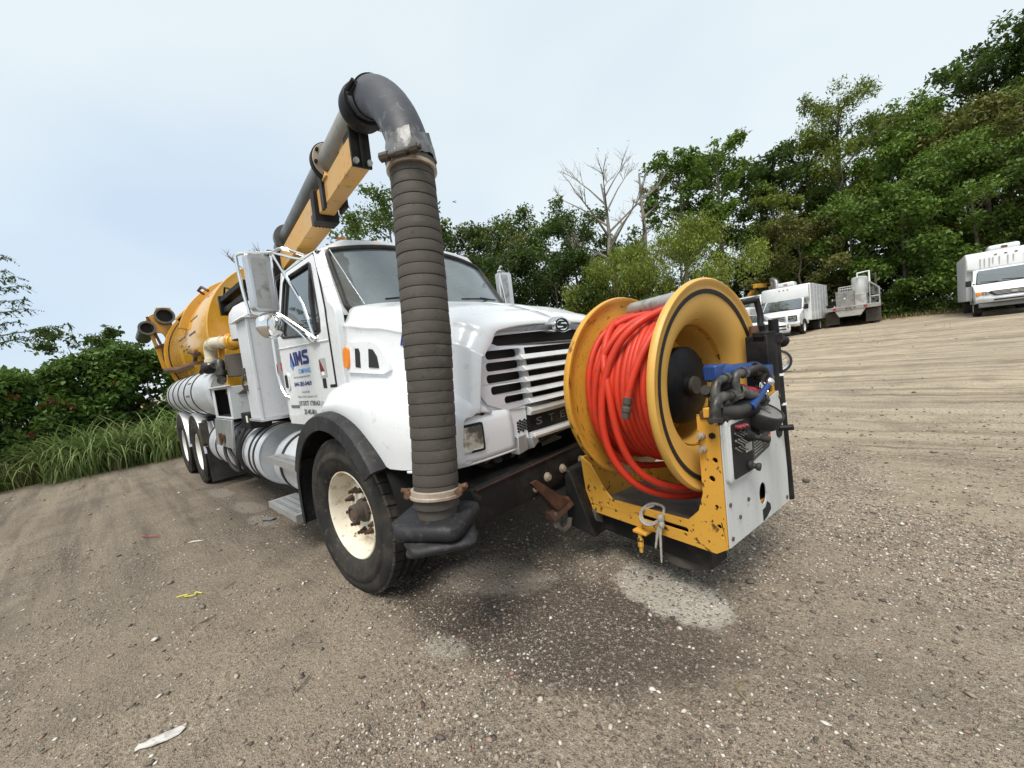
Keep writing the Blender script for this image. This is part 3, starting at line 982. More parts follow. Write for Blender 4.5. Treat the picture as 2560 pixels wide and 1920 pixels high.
ds.tube([(-0.75 + 0.02 * math.cos(a), 0.5 + 0.21 * math.sin(a), 1.86 + 0.19 * math.cos(a)) for a in np.linspace(0, 2 * PI, 20, endpoint=False)], 0.014, 6, closed=True)
sub('dashboard', ds, 'interior', cab_o, 0.02)
pp = MB().hexa([(-0.42, -0.72, 1.862), (-0.22, -0.76, 1.865), (-0.20, -0.46, 1.865), (-0.40, -0.42, 1.862), (-0.42, -0.70, 1.885), (-0.24, -0.74, 1.92), (-0.21, -0.48, 1.90), (-0.40, -0.44, 1.88)])
sub('paper', pp, 'paper', cab_o, 0.006)

# ---- doors
DOOR = [(-1.455, 1.065), (-0.36, 1.065), (-0.335, 1.20), (-0.335, 1.88), (-0.375, 1.98), (-0.62, 2.43), (-0.66, 2.47), (-1.38, 2.47), (-1.425, 2.43), (-1.455, 1.88)]
WIN = [(-1.365, 1.90), (-1.30, 1.865), (-0.55, 1.80), (-0.46, 1.82), (-0.455, 1.90), (-0.69, 2.385), (-0.735, 2.41), (-1.30, 2.41), (-1.345, 2.375), (-1.37, 1.95)]


def dens(poly, step=0.09):
    out = []
    for a, b in zip(poly, poly[1:] + poly[:1]):
        n = max(1, int(math.hypot(b[0] - a[0], b[1] - a[1]) / step))
        out += [(a[0] + (b[0] - a[0]) * i / n, a[1] + (b[1] - a[1]) * i / n) for i in range(n)]
    return out


def make_door(s, lab):
    fn = lambda u, v, d: (u, s * (ys(v) + 0.004 - d), v)
    d = part('door', MB().prism(dens(DOOR), fn, 0, 0.05, holes=[dens(WIN)[::-1]]), 'white', 0.006, 35)
    d['label'] = lab
    wi = [(u, v) for u, v in WIN]
    sub('window_glass', MB().prism(dens(WIN), fn, 0.022, 0.028), 'side_glass', d, smooth=60)
    sl = MB()
    c = dens(WIN)
    sl.tube([Vector(fn(u, v, 0.004)) for u, v in c], 0.013, 6, closed=True)
    sl.tube([Vector(fn(-0.585, 1.83, 0.012)), Vector(fn(-0.70, 2.12, 0.012)), Vector(fn(-0.735, 2.40, 0.012))], 0.014, 6)
    sub('window_seal', sl, 'rubber', d, smooth=60)
    sm = MB().tube([Vector(fn(u, v, 0.006)) for u, v in dens(DOOR)], 0.0065, 5, closed=True)
    sub('door_gap', sm, 'black', d, smooth=60)
    return d, fn


door, dfn = make_door(-1, 'passenger door with company lettering')
door2, dfn2 = make_door(1, 'driver door on the far side')
dh = MB().prism(rrect(-1.40, -1.29, 1.385, 1.545, 0.04), dfn, -0.012, 0.01)
sub('handle_recess', dh, 'white', door, 0.008)
dh = MB().prism(rrect(-1.375, -1.315, 1.405, 1.525, 0.02), dfn, -0.017, -0.008)
sub('handle', dh, 'black', door, 0.003)
sub('lock', MB().cyl(dfn(-1.40, 1.335, -0.006), dfn(-1.40, 1.335, 0.01), 0.012, 10), 'black', door)
# body crease below the window
cr = MB().tube([dfn(-1.45, 1.775, 0.012), dfn(-0.9, 1.755, 0.012), dfn(-0.34, 1.735, 0.012)], 0.022, 8, flat=0.5)
sub('belt_crease', cr, 'white', door, smooth=60)


def dtx(u, v, d=-0.0035):
    return dfn(u, v, d)


def flat_poly(poly, d=-0.0035, th=0.0015):
    return MB().prism(poly, dfn, d, d + th)


# lettering: A (arrow-like), I, M, S
L0, L1, B0, B1 = -1.215, -0.775, 1.592, 1.712
w = (L1 - L0)


def P_(l):
    return [(L0 + a * w, B0 + b * (B1 - B0)) for a, b in l]


lt = MB()
for poly in ([(0.00, -0.02), (0.06, 1.0), (0.105, 1.0), (0.245, 0.0), (0.155, 0.0), (0.085, 0.62), (0.055, -0.02)],
             [(0.27, 0.0), (0.225, 1.0), (0.315, 1.0), (0.345, 0.0)],
             [(0.375, 0.0), (0.345, 1.0), (0.435, 1.0), (0.50, 0.55), (0.56, 1.0), (0.645, 1.0), (0.665, 0.0), (0.585, 0.0), (0.575, 0.55), (0.52, 0.18), (0.465, 0.55), (0.45, 0.0)],
             [(0.70, 0.0), (0.70, 0.24), (0.92, 0.24), (0.92, 0.36), (0.74, 0.46), (0.695, 0.60), (0.695, 0.86), (0.74, 1.0), (0.985, 1.0), (0.985, 0.76), (0.78, 0.76), (0.78, 0.66), (0.96, 0.56), (1.0, 0.42), (1.0, 0.12), (0.955, 0.0)]):
    lt.prism(P_(poly), dfn, -0.0035, -0.002)
sub('logo_lettering', lt, 'blue_ink', door, smooth=0)
sub('logo_arrow', MB().prism(P_([(0.055, -0.10), (0.085, 0.58), (0.15, -0.02), (0.10, -0.32)]), dfn, -0.0050, -0.0036), 'cyan_ink', door, smooth=0)
text_obj('company_lettering', 'COMPANIES', -1.05, -0.765, 1.520, 1.560, dtx, M['cyan_ink'], door, bold=0.012)
text_obj('web_lettering', 'aimscompanies.com', -1.175, -0.80, 1.478, 1.502, dtx, M['grey_ink'], door, bold=0.006)
text_obj('phone_lettering', '844-283-0469', -1.19, -0.79, 1.410, 1.450, dtx, M['blue_ink'], door, bold=0.018)
text_obj('licence_lettering', 'Licensed By:', -1.04, -0.855, 1.343, 1.370, dtx, M['grey_ink'], door, bold=0.004)
text_obj('owner_lettering', 'Pipeline Video Inspection LLC', -1.15, -0.71, 1.303, 1.328, dtx, M['grey_ink'], door, bold=0.006)
text_obj('number_lettering', 'US DOT 1730163', -1.145, -0.68, 1.238, 1.280, dtx, M['black'], door, bold=0.012)
text_obj('second_phone_lettering', '281-485-8816', -1.055, -0.78, 1.160, 1.205, dtx, M['black'], door, bold=0.01)
sub('dark_strip_sticker', flat_poly([(-1.36, 1.215), (-1.15, 1.215), (-1.15, 1.242), (-1.36, 1.242)]), 'grey_ink', door, smooth=0)
sub('silver_sticker', flat_poly([(-0.575, 1.465), (-0.455, 1.465), (-0.455, 1.61), (-0.575, 1.61)]), 'silver_ink', door, smooth=0)
sub('maroon_triangle_sticker', flat_poly([(-0.565, 1.51), (-0.485, 1.51), (-0.55, 1.60), (-0.565, 1.60)], -0.0052), 'maroon_ink', door, smooth=0)
sub('white_square_sticker', flat_poly([(-0.545, 1.478), (-0.495, 1.478), (-0.495, 1.506), (-0.545, 1.506)], -0.0052), 'white_ink', door, smooth=0)
sub('black_sticker', flat_poly([(-0.555, 1.378), (-0.49, 1.378), (-0.49, 1.455), (-0.555, 1.455)]), 'black', door, smooth=0)
sub('scraped_patch', flat_poly([(-0.66, 1.13), (-0.45, 1.13), (-0.46, 1.22), (-0.55, 1.265), (-0.66, 1.275)]), 'silver_ink', door, smooth=0)
rd = MB().prism([(-1.495, 1.57), (-1.462, 1.57), (-1.462, 1.645), (-1.495, 1.645)], lambda u, v, d: (u, -(ys(v) + 0.0015 - d), v), -0.003, 0.001)
sub('red_tag_sticker', rd, 'red_ink', cab_o, smooth=0)
gh = MB().tube([(-1.52, -0.96, 2.0), (-1.53, -1.04, 1.97), (-1.53, -1.045, 1.55), (-1.50, -1.04, 1.42), (-1.41, -1.035, 1.33), (-1.38, -1.01, 1.31)], 0.014, 8)
part('grab_rail', gh, 'chrome')

# ---- hood with fenders (one moulded piece)
def lerp_table(tab, x):
    xs = [t[0] for t in tab]
    if x <= xs[0]:
        return list(tab[0][1:])
    for a, b in zip(tab[:-1], tab[1:]):
        if x <= b[0]:
            k = (x - a[0]) / (b[0] - a[0])
            k = k * k * (3 - 2 * k) * 0.5 + k * 0.5
            return [p + (q - p) * k for p, q in zip(a[1:], b[1:])]
    return list(tab[-1][1:])


# x, zt, shoulder y/z, mid y/z, foot y/z
HT = [(-0.19, 2.015, 0.885, 1.945, 0.965, 1.76, 1.00, 1.30),
      (0.20, 1.945, 0.855, 1.875, 0.935, 1.70, 0.985, 1.30),
      (0.60, 1.850, 0.810, 1.785, 0.895, 1.62, 0.955, 1.26),
      (0.86, 1.760, 0.755, 1.70, 0.855, 1.55, 0.92, 1.20),
      (0.98, 1.700, 0.70, 1.645, 0.81, 1.50, 0.88, 1.16),
      (1.035, 1.655, 0.65, 1.595, 0.775, 1.47, 0.84, 1.16)]
# x, crest y/z, shoulder y/z, side y/z, side low y
FT = [(-0.66, 0.96, 1.105, 1.0, 1.095, 1.03, 1.08, 1.05),
      (-0.52, 0.99, 1.215, 1.065, 1.19, 1.11, 1.14, 1.13),
      (-0.36, 1.01, 1.315, 1.10, 1.275, 1.155, 1.20, 1.185),
      (-0.10, 1.02, 1.405, 1.14, 1.37, 1.205, 1.29, 1.22),
      (0.15, 1.01, 1.42, 1.14, 1.385, 1.21, 1.30, 1.225),
      (0.45, 0.98, 1.40, 1.12, 1.365, 1.20, 1.28, 1.22),
      (0.70, 0.95, 1.355, 1.08, 1.315, 1.16, 1.23, 1.19),
      (0.86, 0.92, 1.30, 1.02, 1.255, 1.10, 1.18, 1.14),
      (0.97, 0.88, 1.24, 0.95, 1.195, 1.02, 1.15, 1.06),
      (1.03, 0.84, 1.17, 0.89, 1.155, 0.95, 1.145, 0.98)]


def bez(P, n):
    """smooth open curve through P (Catmull-Rom)."""
    P = [Vector(p) for p in P]
    Q = [P[0] * 2 - P[1]] + P + [P[-1] * 2 - P[-2]]
    out = []
    for i in range(1, len(Q) - 2):
        for j in range(n):
            t = j / n
            a, b, c, d = Q[i - 1], Q[i], Q[i + 1], Q[i + 2]
            out.append(0.5 * ((2 * b) + (c - a) * t + (2 * a - 5 * b + 4 * c - d) * t * t + (3 * b - a - 3 * c + d) * t ** 3))
    out.append(P[-1])
    return out


def arch_z(x):
    r = 0.70
    z = 0.52 + math.sqrt(max(0.0, r * r - x * x)) if abs(x) < r else 0.9
    return max(0.905 if x > 0 else 1.06, z)


hood = MB()
for s in (-1, 1):
    rows = []
    for x in np.linspace(-0.19, 1.035, 22):
        zt, sy, sz, my, mz, fy, fz = lerp_table(HT, x)
        rows.append([(p.x, p.y * s, p.z) for p in bez([(x, 0, zt), (x, sy * 0.55, zt - 0.010), (x, sy * 0.90, sz + 0.026), (x, sy, sz), (x, sy + 0.028, sz - 0.045), (x, (sy + my) / 2 + 0.022, sz - 0.10), (x, (sy + my) / 2 + 0.045, sz - 0.125), (x, my, mz), (x, (my + fy) / 2 + 0.006, (mz + fz) / 2 - 0.02), (x, fy, fz)], 4)])
    hood.loft(rows, ring=False)
    rows = []
    for x in np.linspace(-0.66, 1.03, 34):
        cy, cz, hy_, hz_, sy, sz, ly = lerp_table(FT, x)
        zb = arch_z(x)
        zb = min(zb, sz - 0.02)
        xi, yi = x, cy - 0.10
        rows.append([(p.x, p.y * s, p.z) for p in bez([(x, cy - 0.10, cz - 0.02), (x, cy, cz), (x, hy_, hz_), (x, sy, sz), (x, ly, (sz + zb) / 2), (x, ly - 0.004, zb)], 4)] + [(x, s * (ly - 0.05), zb)])
    hood.loft(rows, ring=False)
# lower front fairing with the headlights, nose band over the grille
plan = [(0.76, 1.172), (0.84, 1.145), (0.92, 1.095), (0.985, 1.0), (1.02, 0.88), (1.035, 0.74), (1.045, 0.60)]
for s in (-1, 1):
    pl = [Vector((a, b, 0)) for a, b in plan]
    pl = [p for p in bez(pl, 4)]
    low = []
    for k, p in enumerate(pl):
        p = Vector((p.x, p.y - 0.016 * max(0.0, 1 - k / 14), 0))
        low.append([(p.x - 0.0, s * p.y, 0.900), (p.x, s * p.y, 0.93), (p.x + 0.004, s * p.y, 1.02), (p.x - 0.004, s * p.y, 1.10), (p.x - 0.02, s * p.y * 0.995, 1.145), (p.x - 0.09, s * p.y * 0.93, 1.16)])
    hood.loft(low, ring=False)
    rim_ = [[(p.x, s * p.y, 0.900), (p.x - 0.05, s * p.y * 0.96, 0.900)] for p in pl]
    hood.loft(rim_, ring=False)
GAP_LINES = []
# collar that runs from the grille surround back into the hood
co = []
for (u, v) in [(-0.40, 1.125), (-0.62, 1.135), (-0.74, 1.19), (-0.80, 1.30), (-0.785, 1.40), (-0.76, 1.53), (-0.68, 1.595), (-0.50, 1.625), (-0.16, 1.637)]:
    for s in (1,):
        co.append((u, v))
for s in (-1, 1):
    ra_, rb_, rc_ = [], [], []
    for (u, v) in co:
        gx_ = 1.075 - 0.10 * (u / 0.8) ** 2 - 0.045 * (v - 1.13) / 0.5
        d_ = Vector((u, v - 1.38)).normalized()
        ra_.append((gx_ - 0.004, -s * u, v))
        rb_.append((gx_ - 0.022, -s * (u + d_.x * 0.045), v + d_.y * 0.03))
        rc_.append((gx_ - 0.075, -s * (u + d_.x * 0.075), v + d_.y * 0.045))
    hood.loft([ra_, rb_, rc_], ring=False)
    GAP_LINES.append([Vector(p) + Vector((0.004, -s * -0.004 if False else 0, 0)) for p in rb_])
hood_o = part('hood', hood, 'white', 0, 60)
for gl_ in GAP_LINES:
    sub('panel_gap', MB().tube([p + Vector((0.002, 0, 0)) for p in bez(gl_, 4)], 0.0032, 5), 'black', hood_o)
for (x_, y_, z_) in ((-0.22, -1.08, 1.392), (0.99, -0.80, 1.155)):
    sub('hood_latch', MB().box(x_ - 0.03, x_ + 0.03, y_ - 0.015, y_ + 0.01, z_ - 0.012, z_ + 0.012), 'black', hood_o, 0.004)
so = hood_o.modifiers.new('thickness', 'SOLIDIFY')
so.thickness = 0.012
so.offset = -1


def gfn(u, v, d=0.0):
    """grille plane: u across (-y is the passenger side), v height; bowed in plan and leaning back."""
    return (1.075 - 0.10 * (u / 0.8) ** 2 - 0.045 * (v - 1.13) / 0.5 - d, u, v)


GR_OUT = [(-0.785, 1.40), (-0.80, 1.30), (-0.74, 1.19), (-0.62, 1.135), (-0.40, 1.125), (0.0, 1.125), (0.40, 1.125), (0.62, 1.135), (0.74, 1.19), (0.80, 1.30), (0.785, 1.40),
          (0.76, 1.53), (0.68, 1.595), (0.50, 1.625), (0.16, 1.637), (0.10, 1.675), (0.05, 1.69), (-0.05, 1.69), (-0.10, 1.675), (-0.16, 1.637), (-0.50, 1.625), (-0.68, 1.595), (-0.76, 1.53)]


def slot(u0, u1, v0, v1, r0, r1=None):
    r1 = r0 if r1 is None else r1
    return [p for p in rrect(u0, u1, v0, v1, min(r0, (v1 - v0) / 2 - 0.001), 4)]


BARS = [1.195, 1.265, 1.335, 1.405, 1.475]
holes = []
for s in (-1, 1):
    for i, (v0, v1, uo) in enumerate(((1.172, 1.218, 0.62), (1.236, 1.288, 0.70), (1.306, 1.358, 0.715), (1.376, 1.428, 0.705), (1.446, 1.498, 0.695))):
        a, b = (-uo, -0.43) if s < 0 else (0.43, uo)
        holes.append(slot(a, b, v0, v1, 0.02))
holes.append([(-0.40, 1.15), (0.40, 1.15), (0.40, 1.498), (-0.40, 1.498)])
holes.append([(-0.60, 1.522), (0.60, 1.522), (0.66, 1.548), (0.60, 1.585), (0.15, 1.598), (0.08, 1.585), (-0.08, 1.585), (-0.15, 1.598), (-0.60, 1.585), (-0.66, 1.548)])
gs = MB().prism(dens(GR_OUT, 0.06), lambda u, v, d: gfn(u, v, d - 0.012), 0, 0.05, holes=[dens(h, 0.06)[::-1] if True else h for h in holes])
gril = part('grille', gs, 'grille_silver', 0.004, 35)
for v0 in (1.172, 1.236, 1.306, 1.376, 1.446):
    bar = MB()
    rows = []
    for u in np.linspace(-0.455, 0.455, 9):
        rows.append([gfn(u, v0 + 0.010, -0.030), gfn(u, v0 - 0.020, -0.050), gfn(u, v0 - 0.026, -0.025), gfn(u, v0 - 0.012, 0.02), gfn(u, v0 + 0.006, 0.02)])
    bar.loft(rows)
    sub('grille_bar', bar, 'bar_silver', gril, 0.002)
bk = MB()
bk.loft([[gfn(u, v, 0.09) for u in np.linspace(-0.74, 0.74, 9)] for v in (0.95, 1.15, 1.62)], ring=False)
sub('radiator_screen', bk, 'dark_mesh', gril)
# emblem: oval badge with a stylised S bar
bd = MB().prism(circ(0, 1.628, 0.085, 28, 0.052), lambda u, v, d: gfn(u, v, d), -0.034, 0.0)
bd_o = sub('badge', bd, 'chrome', gril, 0.006)
eb = MB()
eb.prism([(-0.055, 1.636), (-0.03, 1.655), (0.03, 1.657), (0.052, 1.648), (-0.01, 1.645), (-0.025, 1.636), (0.045, 1.634), (0.058, 1.622), (0.03, 1.602), (-0.03, 1.600), (-0.052, 1.609), (0.01, 1.612), (0.024, 1.621), (-0.045, 1.623)], lambda u, v, d: gfn(u, v, d), -0.040, -0.033)
sub('badge_emblem', eb, 'black', gril, smooth=0)
eb = MB().lathe([(0.0, 0), (0.0, 0)], (0, 0, 0), (1, 0, 0), 3)
ring = MB().tube([Vector(gfn(u, v, -0.036)) for u, v in circ(0, 1.628, 0.074, 28, 0.043)], 0.005, 6, closed=True)
sub('badge_ring', ring, 'black', gril)


# lower panel with the maker's lettering and trim bar
def lfn(u, v, d=0.0):
    return (1.085 - 0.10 * (u / 0.8) ** 2 - d, u, v)


lp = MB().loft([[lfn(u, v, 0.02) for u in np.linspace(-0.60, 0.60, 11)] for v in (0.965, 1.12)], ring=False)
sub('letter_panel', lp, 'black_metal', gril)
for v0, v1, dd in ((1.075, 1.125, -0.02), (0.925, 0.965, -0.03)):
    tb = MB().loft([[lfn(u, v0, 0.02), lfn(u, v0, dd), lfn(u, (v0 + v1) / 2, dd - 0.012), lfn(u, v1, dd), lfn(u, v1, 0.02)] for u in np.linspace(-0.46, 0.50, 11)])
    sub('chrome_trim_bar', tb, 'bar_silver', gril, 0.003)
for i, chs in enumerate('STERLING'):
    u = -0.385 + i * 0.118
    text_obj('maker_letter', chs, u, u + (0.055 if chs != 'I' else 0.018), 0.998, 1.046, lambda a, b: lfn(a, b, 0.012), M['letter_grey'], gril, bold=0.01)
fp = MB()
for s in (-1, 1):
    fp.loft([[lfn(s * u, v, 0.006) for u in np.linspace(0.47, 0.66, 5)] for v in (0.90, 0.98, 1.14)], ring=False)
sub('nose_corner', fp, 'white', gril)
mesh_ = MB()
for i in range(6):
    for j in range(4):
        u, v = -0.545 + i * 0.018, 0.99 + j * 0.018 + (i % 2) * 0.009
        mesh_.prism(circ(u, v, 0.008, 6), lambda a, b, d: lfn(a, b, d), 0.0, 0.01)
sub('vent_mesh', mesh_, 'black', gril)
bc = MB()
bc.hexa([(1.00, -0.60, 0.86), (1.06, -0.59, 0.86), (1.06, -0.50, 0.87), (1.00, -0.50, 0.87), (1.00, -0.585, 0.965), (1.055, -0.58, 0.965), (1.055, -0.50, 0.965), (1.0, -0.5, 0.965)])
bc.hexa([(1.03, -0.485, 0.86), (1.085, -0.475, 0.875), (1.085, -0.42, 0.905), (1.03, -0.42, 0.905), (1.03, -0.50, 0.94), (1.085, -0.49, 0.945), (1.085, -0.44, 0.95), (1.03, -0.44, 0.95)])
sub('torn_bracket', bc, 'alu', gril, 0.004)

# headlights
for s in (-1, 1):
    def hfn(u, v, d, s=s):
        # u: 0 (inner) .. 1 (outer) along the front corner
        a = Vector((1.030, 0.845)); b = Vector((1.005, 0.955)); c = Vector((0.945, 1.065))
        p = a * (1 - u) ** 2 + b * 2 * u * (1 - u) + c * u * u
        return (p.x - d * 0.93, s * (p.y - d * 0.3), v)
    hl = empty('headlight', (0, 0, 0), truck)
    sub('bezel', MB().prism(dens(rrect(-0.06, 1.06, 0.955, 1.112, 0.03, 3), 0.1), hfn, -0.012, 0.02), 'black', hl, 0.004)
    sub('lens', MB().prism(dens(rrect(0.0, 1.0, 0.97, 1.10, 0.025, 3), 0.1), hfn, -0.019, -0.005), 'lens', hl, 0.004)
    # cab side vents with marker lamp
    def vfn(u, v, d, s=s):
        zt, sy, sz, my, mz, fy, fz = lerp_table(HT, u)
        k = (v - mz) / (fz - mz) if v < mz else 0
        return (u, s * (my + (fy - my) * max(0, min(1, k)) + 0.012 - d), v)
    vp = MB().prism(dens([(-0.125, 1.475), (0.33, 1.435), (0.385, 1.455), (0.375, 1.50), (0.30, 1.60), (0.24, 1.645), (0.16, 1.665), (-0.09, 1.685), (-0.135, 1.65)], 0.06), vfn, -0.016, 0.02)
    vt = part('fender_vent', vp, 'white', 0.014, 50)
    sub('marker_lamp', MB().prism(dens(rrect(-0.145, -0.075, 1.505, 1.655, 0.03, 3), 0.06), vfn, -0.030, -0.01), 'amber', vt, 0.01)
    sub('vent_opening', MB().prism(dens([(-0.005, 1.505), (0.055, 1.495), (0.055, 1.60), (0.04, 1.63), (-0.005, 1.635)], 0.05), vfn, -0.0185, -0.012), 'dark_mesh', vt)
    sub('vent_opening', MB().prism(dens([(0.16, 1.49), (0.275, 1.478), (0.255, 1.555), (0.21, 1.605), (0.16, 1.615)], 0.05), vfn, -0.0185, -0.012), 'dark_mesh', vt)
    # flare and splash shield
    fl = MB()
    rows = []
    for a in np.linspace(R(33), R(158), 26):
        c_, s_ = math.cos(a), math.sin(a)
        def fp_(r, y):
            return (r * c_, s * y, 0.52 + r * s_ * (1.0))
        rows.append([fp_(0.715, 1.20), fp_(0.712, 1.262), fp_(0.695, 1.292), fp_(0.60, 1.300), fp_(0.598, 1.285), fp_(0.675, 1.26), fp_(0.69, 1.18)])
    fl.loft(rows)
    part('fender_flare', fl, 'flare_rubber', 0.003, 40)
    sh = MB()
    rows = []
    for (x, z, ro_) in ((-0.60, 0.86, 0), (-0.655, 0.72, 0), (-0.67, 0.5, 0), (-0.66, 0.36, 0)):
        rows.append([(x, s * 0.80, z), (x, s * 1.285, z), (x + 0.05, s * 1.295, z), (x + 0.07, s * 1.29, z), (x + 0.035, s * 1.27, z), (x + 0.012, s * 0.80, z)])
    sh.loft(rows)
    part('splash_shield', sh, 'flare_rubber', 0.002)
    wl_ = MB()
    rows = []
    for a in np.linspace(R(10), R(165), 18):
        rows.append([(0.68 * math.cos(a), s * 0.62, 0.52 + 0.68 * math.sin(a)), (0.68 * math.cos(a), s * 1.20, 0.52 + 0.68 * math.sin(a))])
    wl_.loft(rows, ring=False)
    part('wheel_arch_liner', wl_, 'black', 0, 60)
# blue letter peeping out beside the suction hose
text_obj('hood_lettering', 'A', 0.462, 0.562, 1.60, 1.70, lambda u, v: (u, -(lerp_table(HT, u)[3] + 0.014), v), M['blue_ink'], hood_o, bold=0.02)

# ---- bumper
bm_ = MB()
rows = []
for y in np.linspace(-1.0, 1.0, 9):
    rows.append([(0.90, y, 0.58), (1.06, y, 0.56), (1.08, y, 0.60), (1.08, y, 0.74), (1.06, y, 0.785), (0.90, y, 0.80)])
bm_.loft(rows)
bump = part('bumper', bm_, 'black_metal', 0.012)
bf = MB().tube([(1.082, -0.98, 0.775), (1.085, 0.9, 0.775)], 0.006, 6)
sub('bumper_lip', bf, 'rust_dark', bump)
for (y, z) in ((-0.38, 0.66), (-0.21, 0.665), (-0.16, 0.60), (0.02, 0.66), (-0.50, 0.63)):
    sub('bolt_head', MB().lathe([(0.030, 0), (0.030, 0.008), (0.02, 0.012), (0.02, 0.024), (0, 0.026)], (1.08, y, z), (1, 0, 0), 12), 'tan_clamp', bump)
tb = MB().hexa([(1.08, -0.56, 0.68), (1.10, -0.56, 0.68), (1.10, -0.50, 0.68), (1.08, -0.5, 0.68), (1.08, -0.38, 0.44), (1.14, -0.38, 0.44), (1.14, -0.24, 0.46), (1.08, -0.24, 0.46)])
tb.hexa([(1.08, -0.44, 0.40), (1.16, -0.44, 0.40), (1.16, -0.22, 0.43), (1.08, -0.22, 0.43), (1.08, -0.44, 0.45), (1.12, -0.44, 0.45), (1.12, -0.22, 0.48), (1.08, -0.22, 0.48)])
sub('rusty_brace', tb, 'rust_dark', bump, 0.004)
hk = MB().tube([(1.12, -0.40, 0.44), (1.14, -0.41, 0.36), (1.14, -0.36, 0.30), (1.14, -0.29, 0.31), (1.14, -0.27, 0.36)], 0.022, 8)
sub('tow_hook', hk, 'dirty_steel', bump)

# ---- mirrors
def make_mirror(s):
    f = lambda p: (p[0], s * p[1], p[2])
    mr = empty('mirror_assembly', (0, 0, 0) if s < 0 else (0.17, 0.05, 0.03), truck)
    hd_ = MB()
    # housing: tilted box facing forward-outward
    # (glass faces the rear; the camera sees the bright metal back)
    cx, cy, cz = -0.80, 1.27, 2.235
    T = Matrix.Translation((cx, s * cy, cz)) @ Matrix.Rotation(R(-14 * s) if s < 0 else R(14), 4, 'Z')
    T = Matrix.Translation((cx, s * cy, cz)) @ Matrix.Rotation(R(16) * (-s), 4, 'Z')
    hb = MB(T)
    hb.prism(rrect(-0.095, 0.095, -0.215, 0.215, 0.03), lambda u, v, d: (d, u, v), -0.03, 0.035)
    sub('mirror_head', hb, 'alu', mr, 0.012)
    pb = MB(T)
    pb.prism(rrect(-0.070, 0.035, -0.19, 0.185, 0.01), lambda u, v, d: (d, u, v), 0.036, 0.042)
    sub('mirror_back_plate', pb, 'galv', mr, 0.002)
    gb = MB(T)
    gb.prism(rrect(-0.085, 0.085, -0.20, 0.20, 0.02), lambda u, v, d: (d, u, v), -0.034, -0.0305)
    sub('mirror_glass', gb, 'mirror', mr)
    fr = MB()
    tl, tr_, bl, br = (-0.84, 1.385, 2.455), (-0.76, 1.175, 2.475), (-0.84, 1.36, 2.0), (-0.80, 1.20, 2.01)
    fr.tube([f(p) for p in bez([(-0.60, 1.0, 2.43), (-0.68, 1.12, 2.49), tr_, (-0.80, 1.30, 2.465), tl, (-0.85, 1.395, 2.40), (-0.85, 1.385, 2.2), (-0.845, 1.37, 2.05), bl, (-0.82, 1.29, 1.985), br, (-0.66, 1.12, 1.90), (-0.52, 1.035, 1.765)], 4)], 0.012, 8)
    fr.tube([f(tr_), f((-0.66, 1.08, 2.42)), f((-0.62, 1.0, 2.40))], 0.010, 6)
    fr.tube([f((-0.77, 1.17, 2.47)), f((-0.62, 1.06, 2.05)), f((-0.55, 1.04, 1.80))], 0.012, 6)
    fr.tube([f(br), f((-0.70, 1.10, 1.86)), f((-0.62, 1.045, 1.745)), f((-0.50, 1.03, 1.745))], 0.010, 6)
    fr.tube([f((-0.62, 1.07, 1.82)), f((-0.55, 1.04, 1.745))], 0.007, 6)
    fr.tube([f((-0.79, 1.175, 2.47)), f((-0.80, 1.19, 2.01))], 0.009, 6)
    sub('mirror_arm', fr, 'chrome', mr)
    cvx = MB(Matrix.Translation(f((-0.76, 1.265, 1.905))) @ Matrix.Rotation(R(16) * (-s), 4, 'Z'))
    cvx.lathe([(0.100, -0.02), (0.103, 0.0), (0.092, 0.026), (0.07, 0.046), (0.035, 0.058), (0.0, 0.061)], (0, 0, 0), (1, 0, 0), 28)
    sub('convex_mirror', cvx, 'chrome', mr)
    return mr


make_mirror(-1)['label'] = 'passenger side mirror on bent tube arms'
make_mirror(1)['label'] = 'driver side mirror beyond the windshield'


# ---- steps and tanks along the passenger side
def step(x0, x1, z, yo=-1.255, dpt=0.24):
    st = MB()
    fn = lambda u, v, d: (u, v, z - d)
    hs = []
    n = 11
    for i in range(n):
        for j in range(3):
            cx = x0 + 0.05 + (x1 - x0 - 0.1) * (i + 0.5) / n
            cy = yo + 0.05 + j * 0.065
            hs.append([(cx - 0.011, cy - 0.018), (cx + 0.011, cy - 0.018), (cx + 0.011, cy + 0.018), (cx - 0.011, cy + 0.018)][::-1])
    st.prism([(x0, yo), (x1, yo), (x1, yo + dpt), (x0, yo + dpt)], fn, 0, 0.006, holes=hs)
    st.box(x0, x1, yo - 0.004, yo + 0.004, z - 0.055, z + 0.002)
    st.box(x0, x1, yo + dpt - 0.004, yo + dpt + 0.004, z - 0.05, z + 0.002)
    st.box(x0 - 0.004, x0 + 0.004, yo, yo + dpt, z - 0.05, z + 0.0015)
    st.box(x1 - 0.004, x1 + 0.004, yo, yo + dpt, z - 0.05, z + 0.0015)
    o = part('step', st, 'alu', 0, 30)
    br = MB()
    for x in (x0 + 0.05, x1 - 0.05):
        br.hexa([(x - 0.02, yo + 0.05, z - 0.06), (x + 0.02, yo + 0.05, z - 0.06), (x + 0.02, -0.8, z - 0.16), (x - 0.02, -0.8, z - 0.16), (x - 0.02, yo + 0.05, z - 0.008), (x + 0.02, yo + 0.05, z - 0.008), (x + 0.02, -0.8, z - 0.008), (x - 0.02, -0.8, z - 0.008)])
    sub('step_bracket', br, 'black_metal', o, 0.003)
    return o


step(-1.47, -0.72, 0.80)['label'] = 'upper perforated step'
step(-1.66, -0.93, 0.345)['label'] = 'lower perforated step'


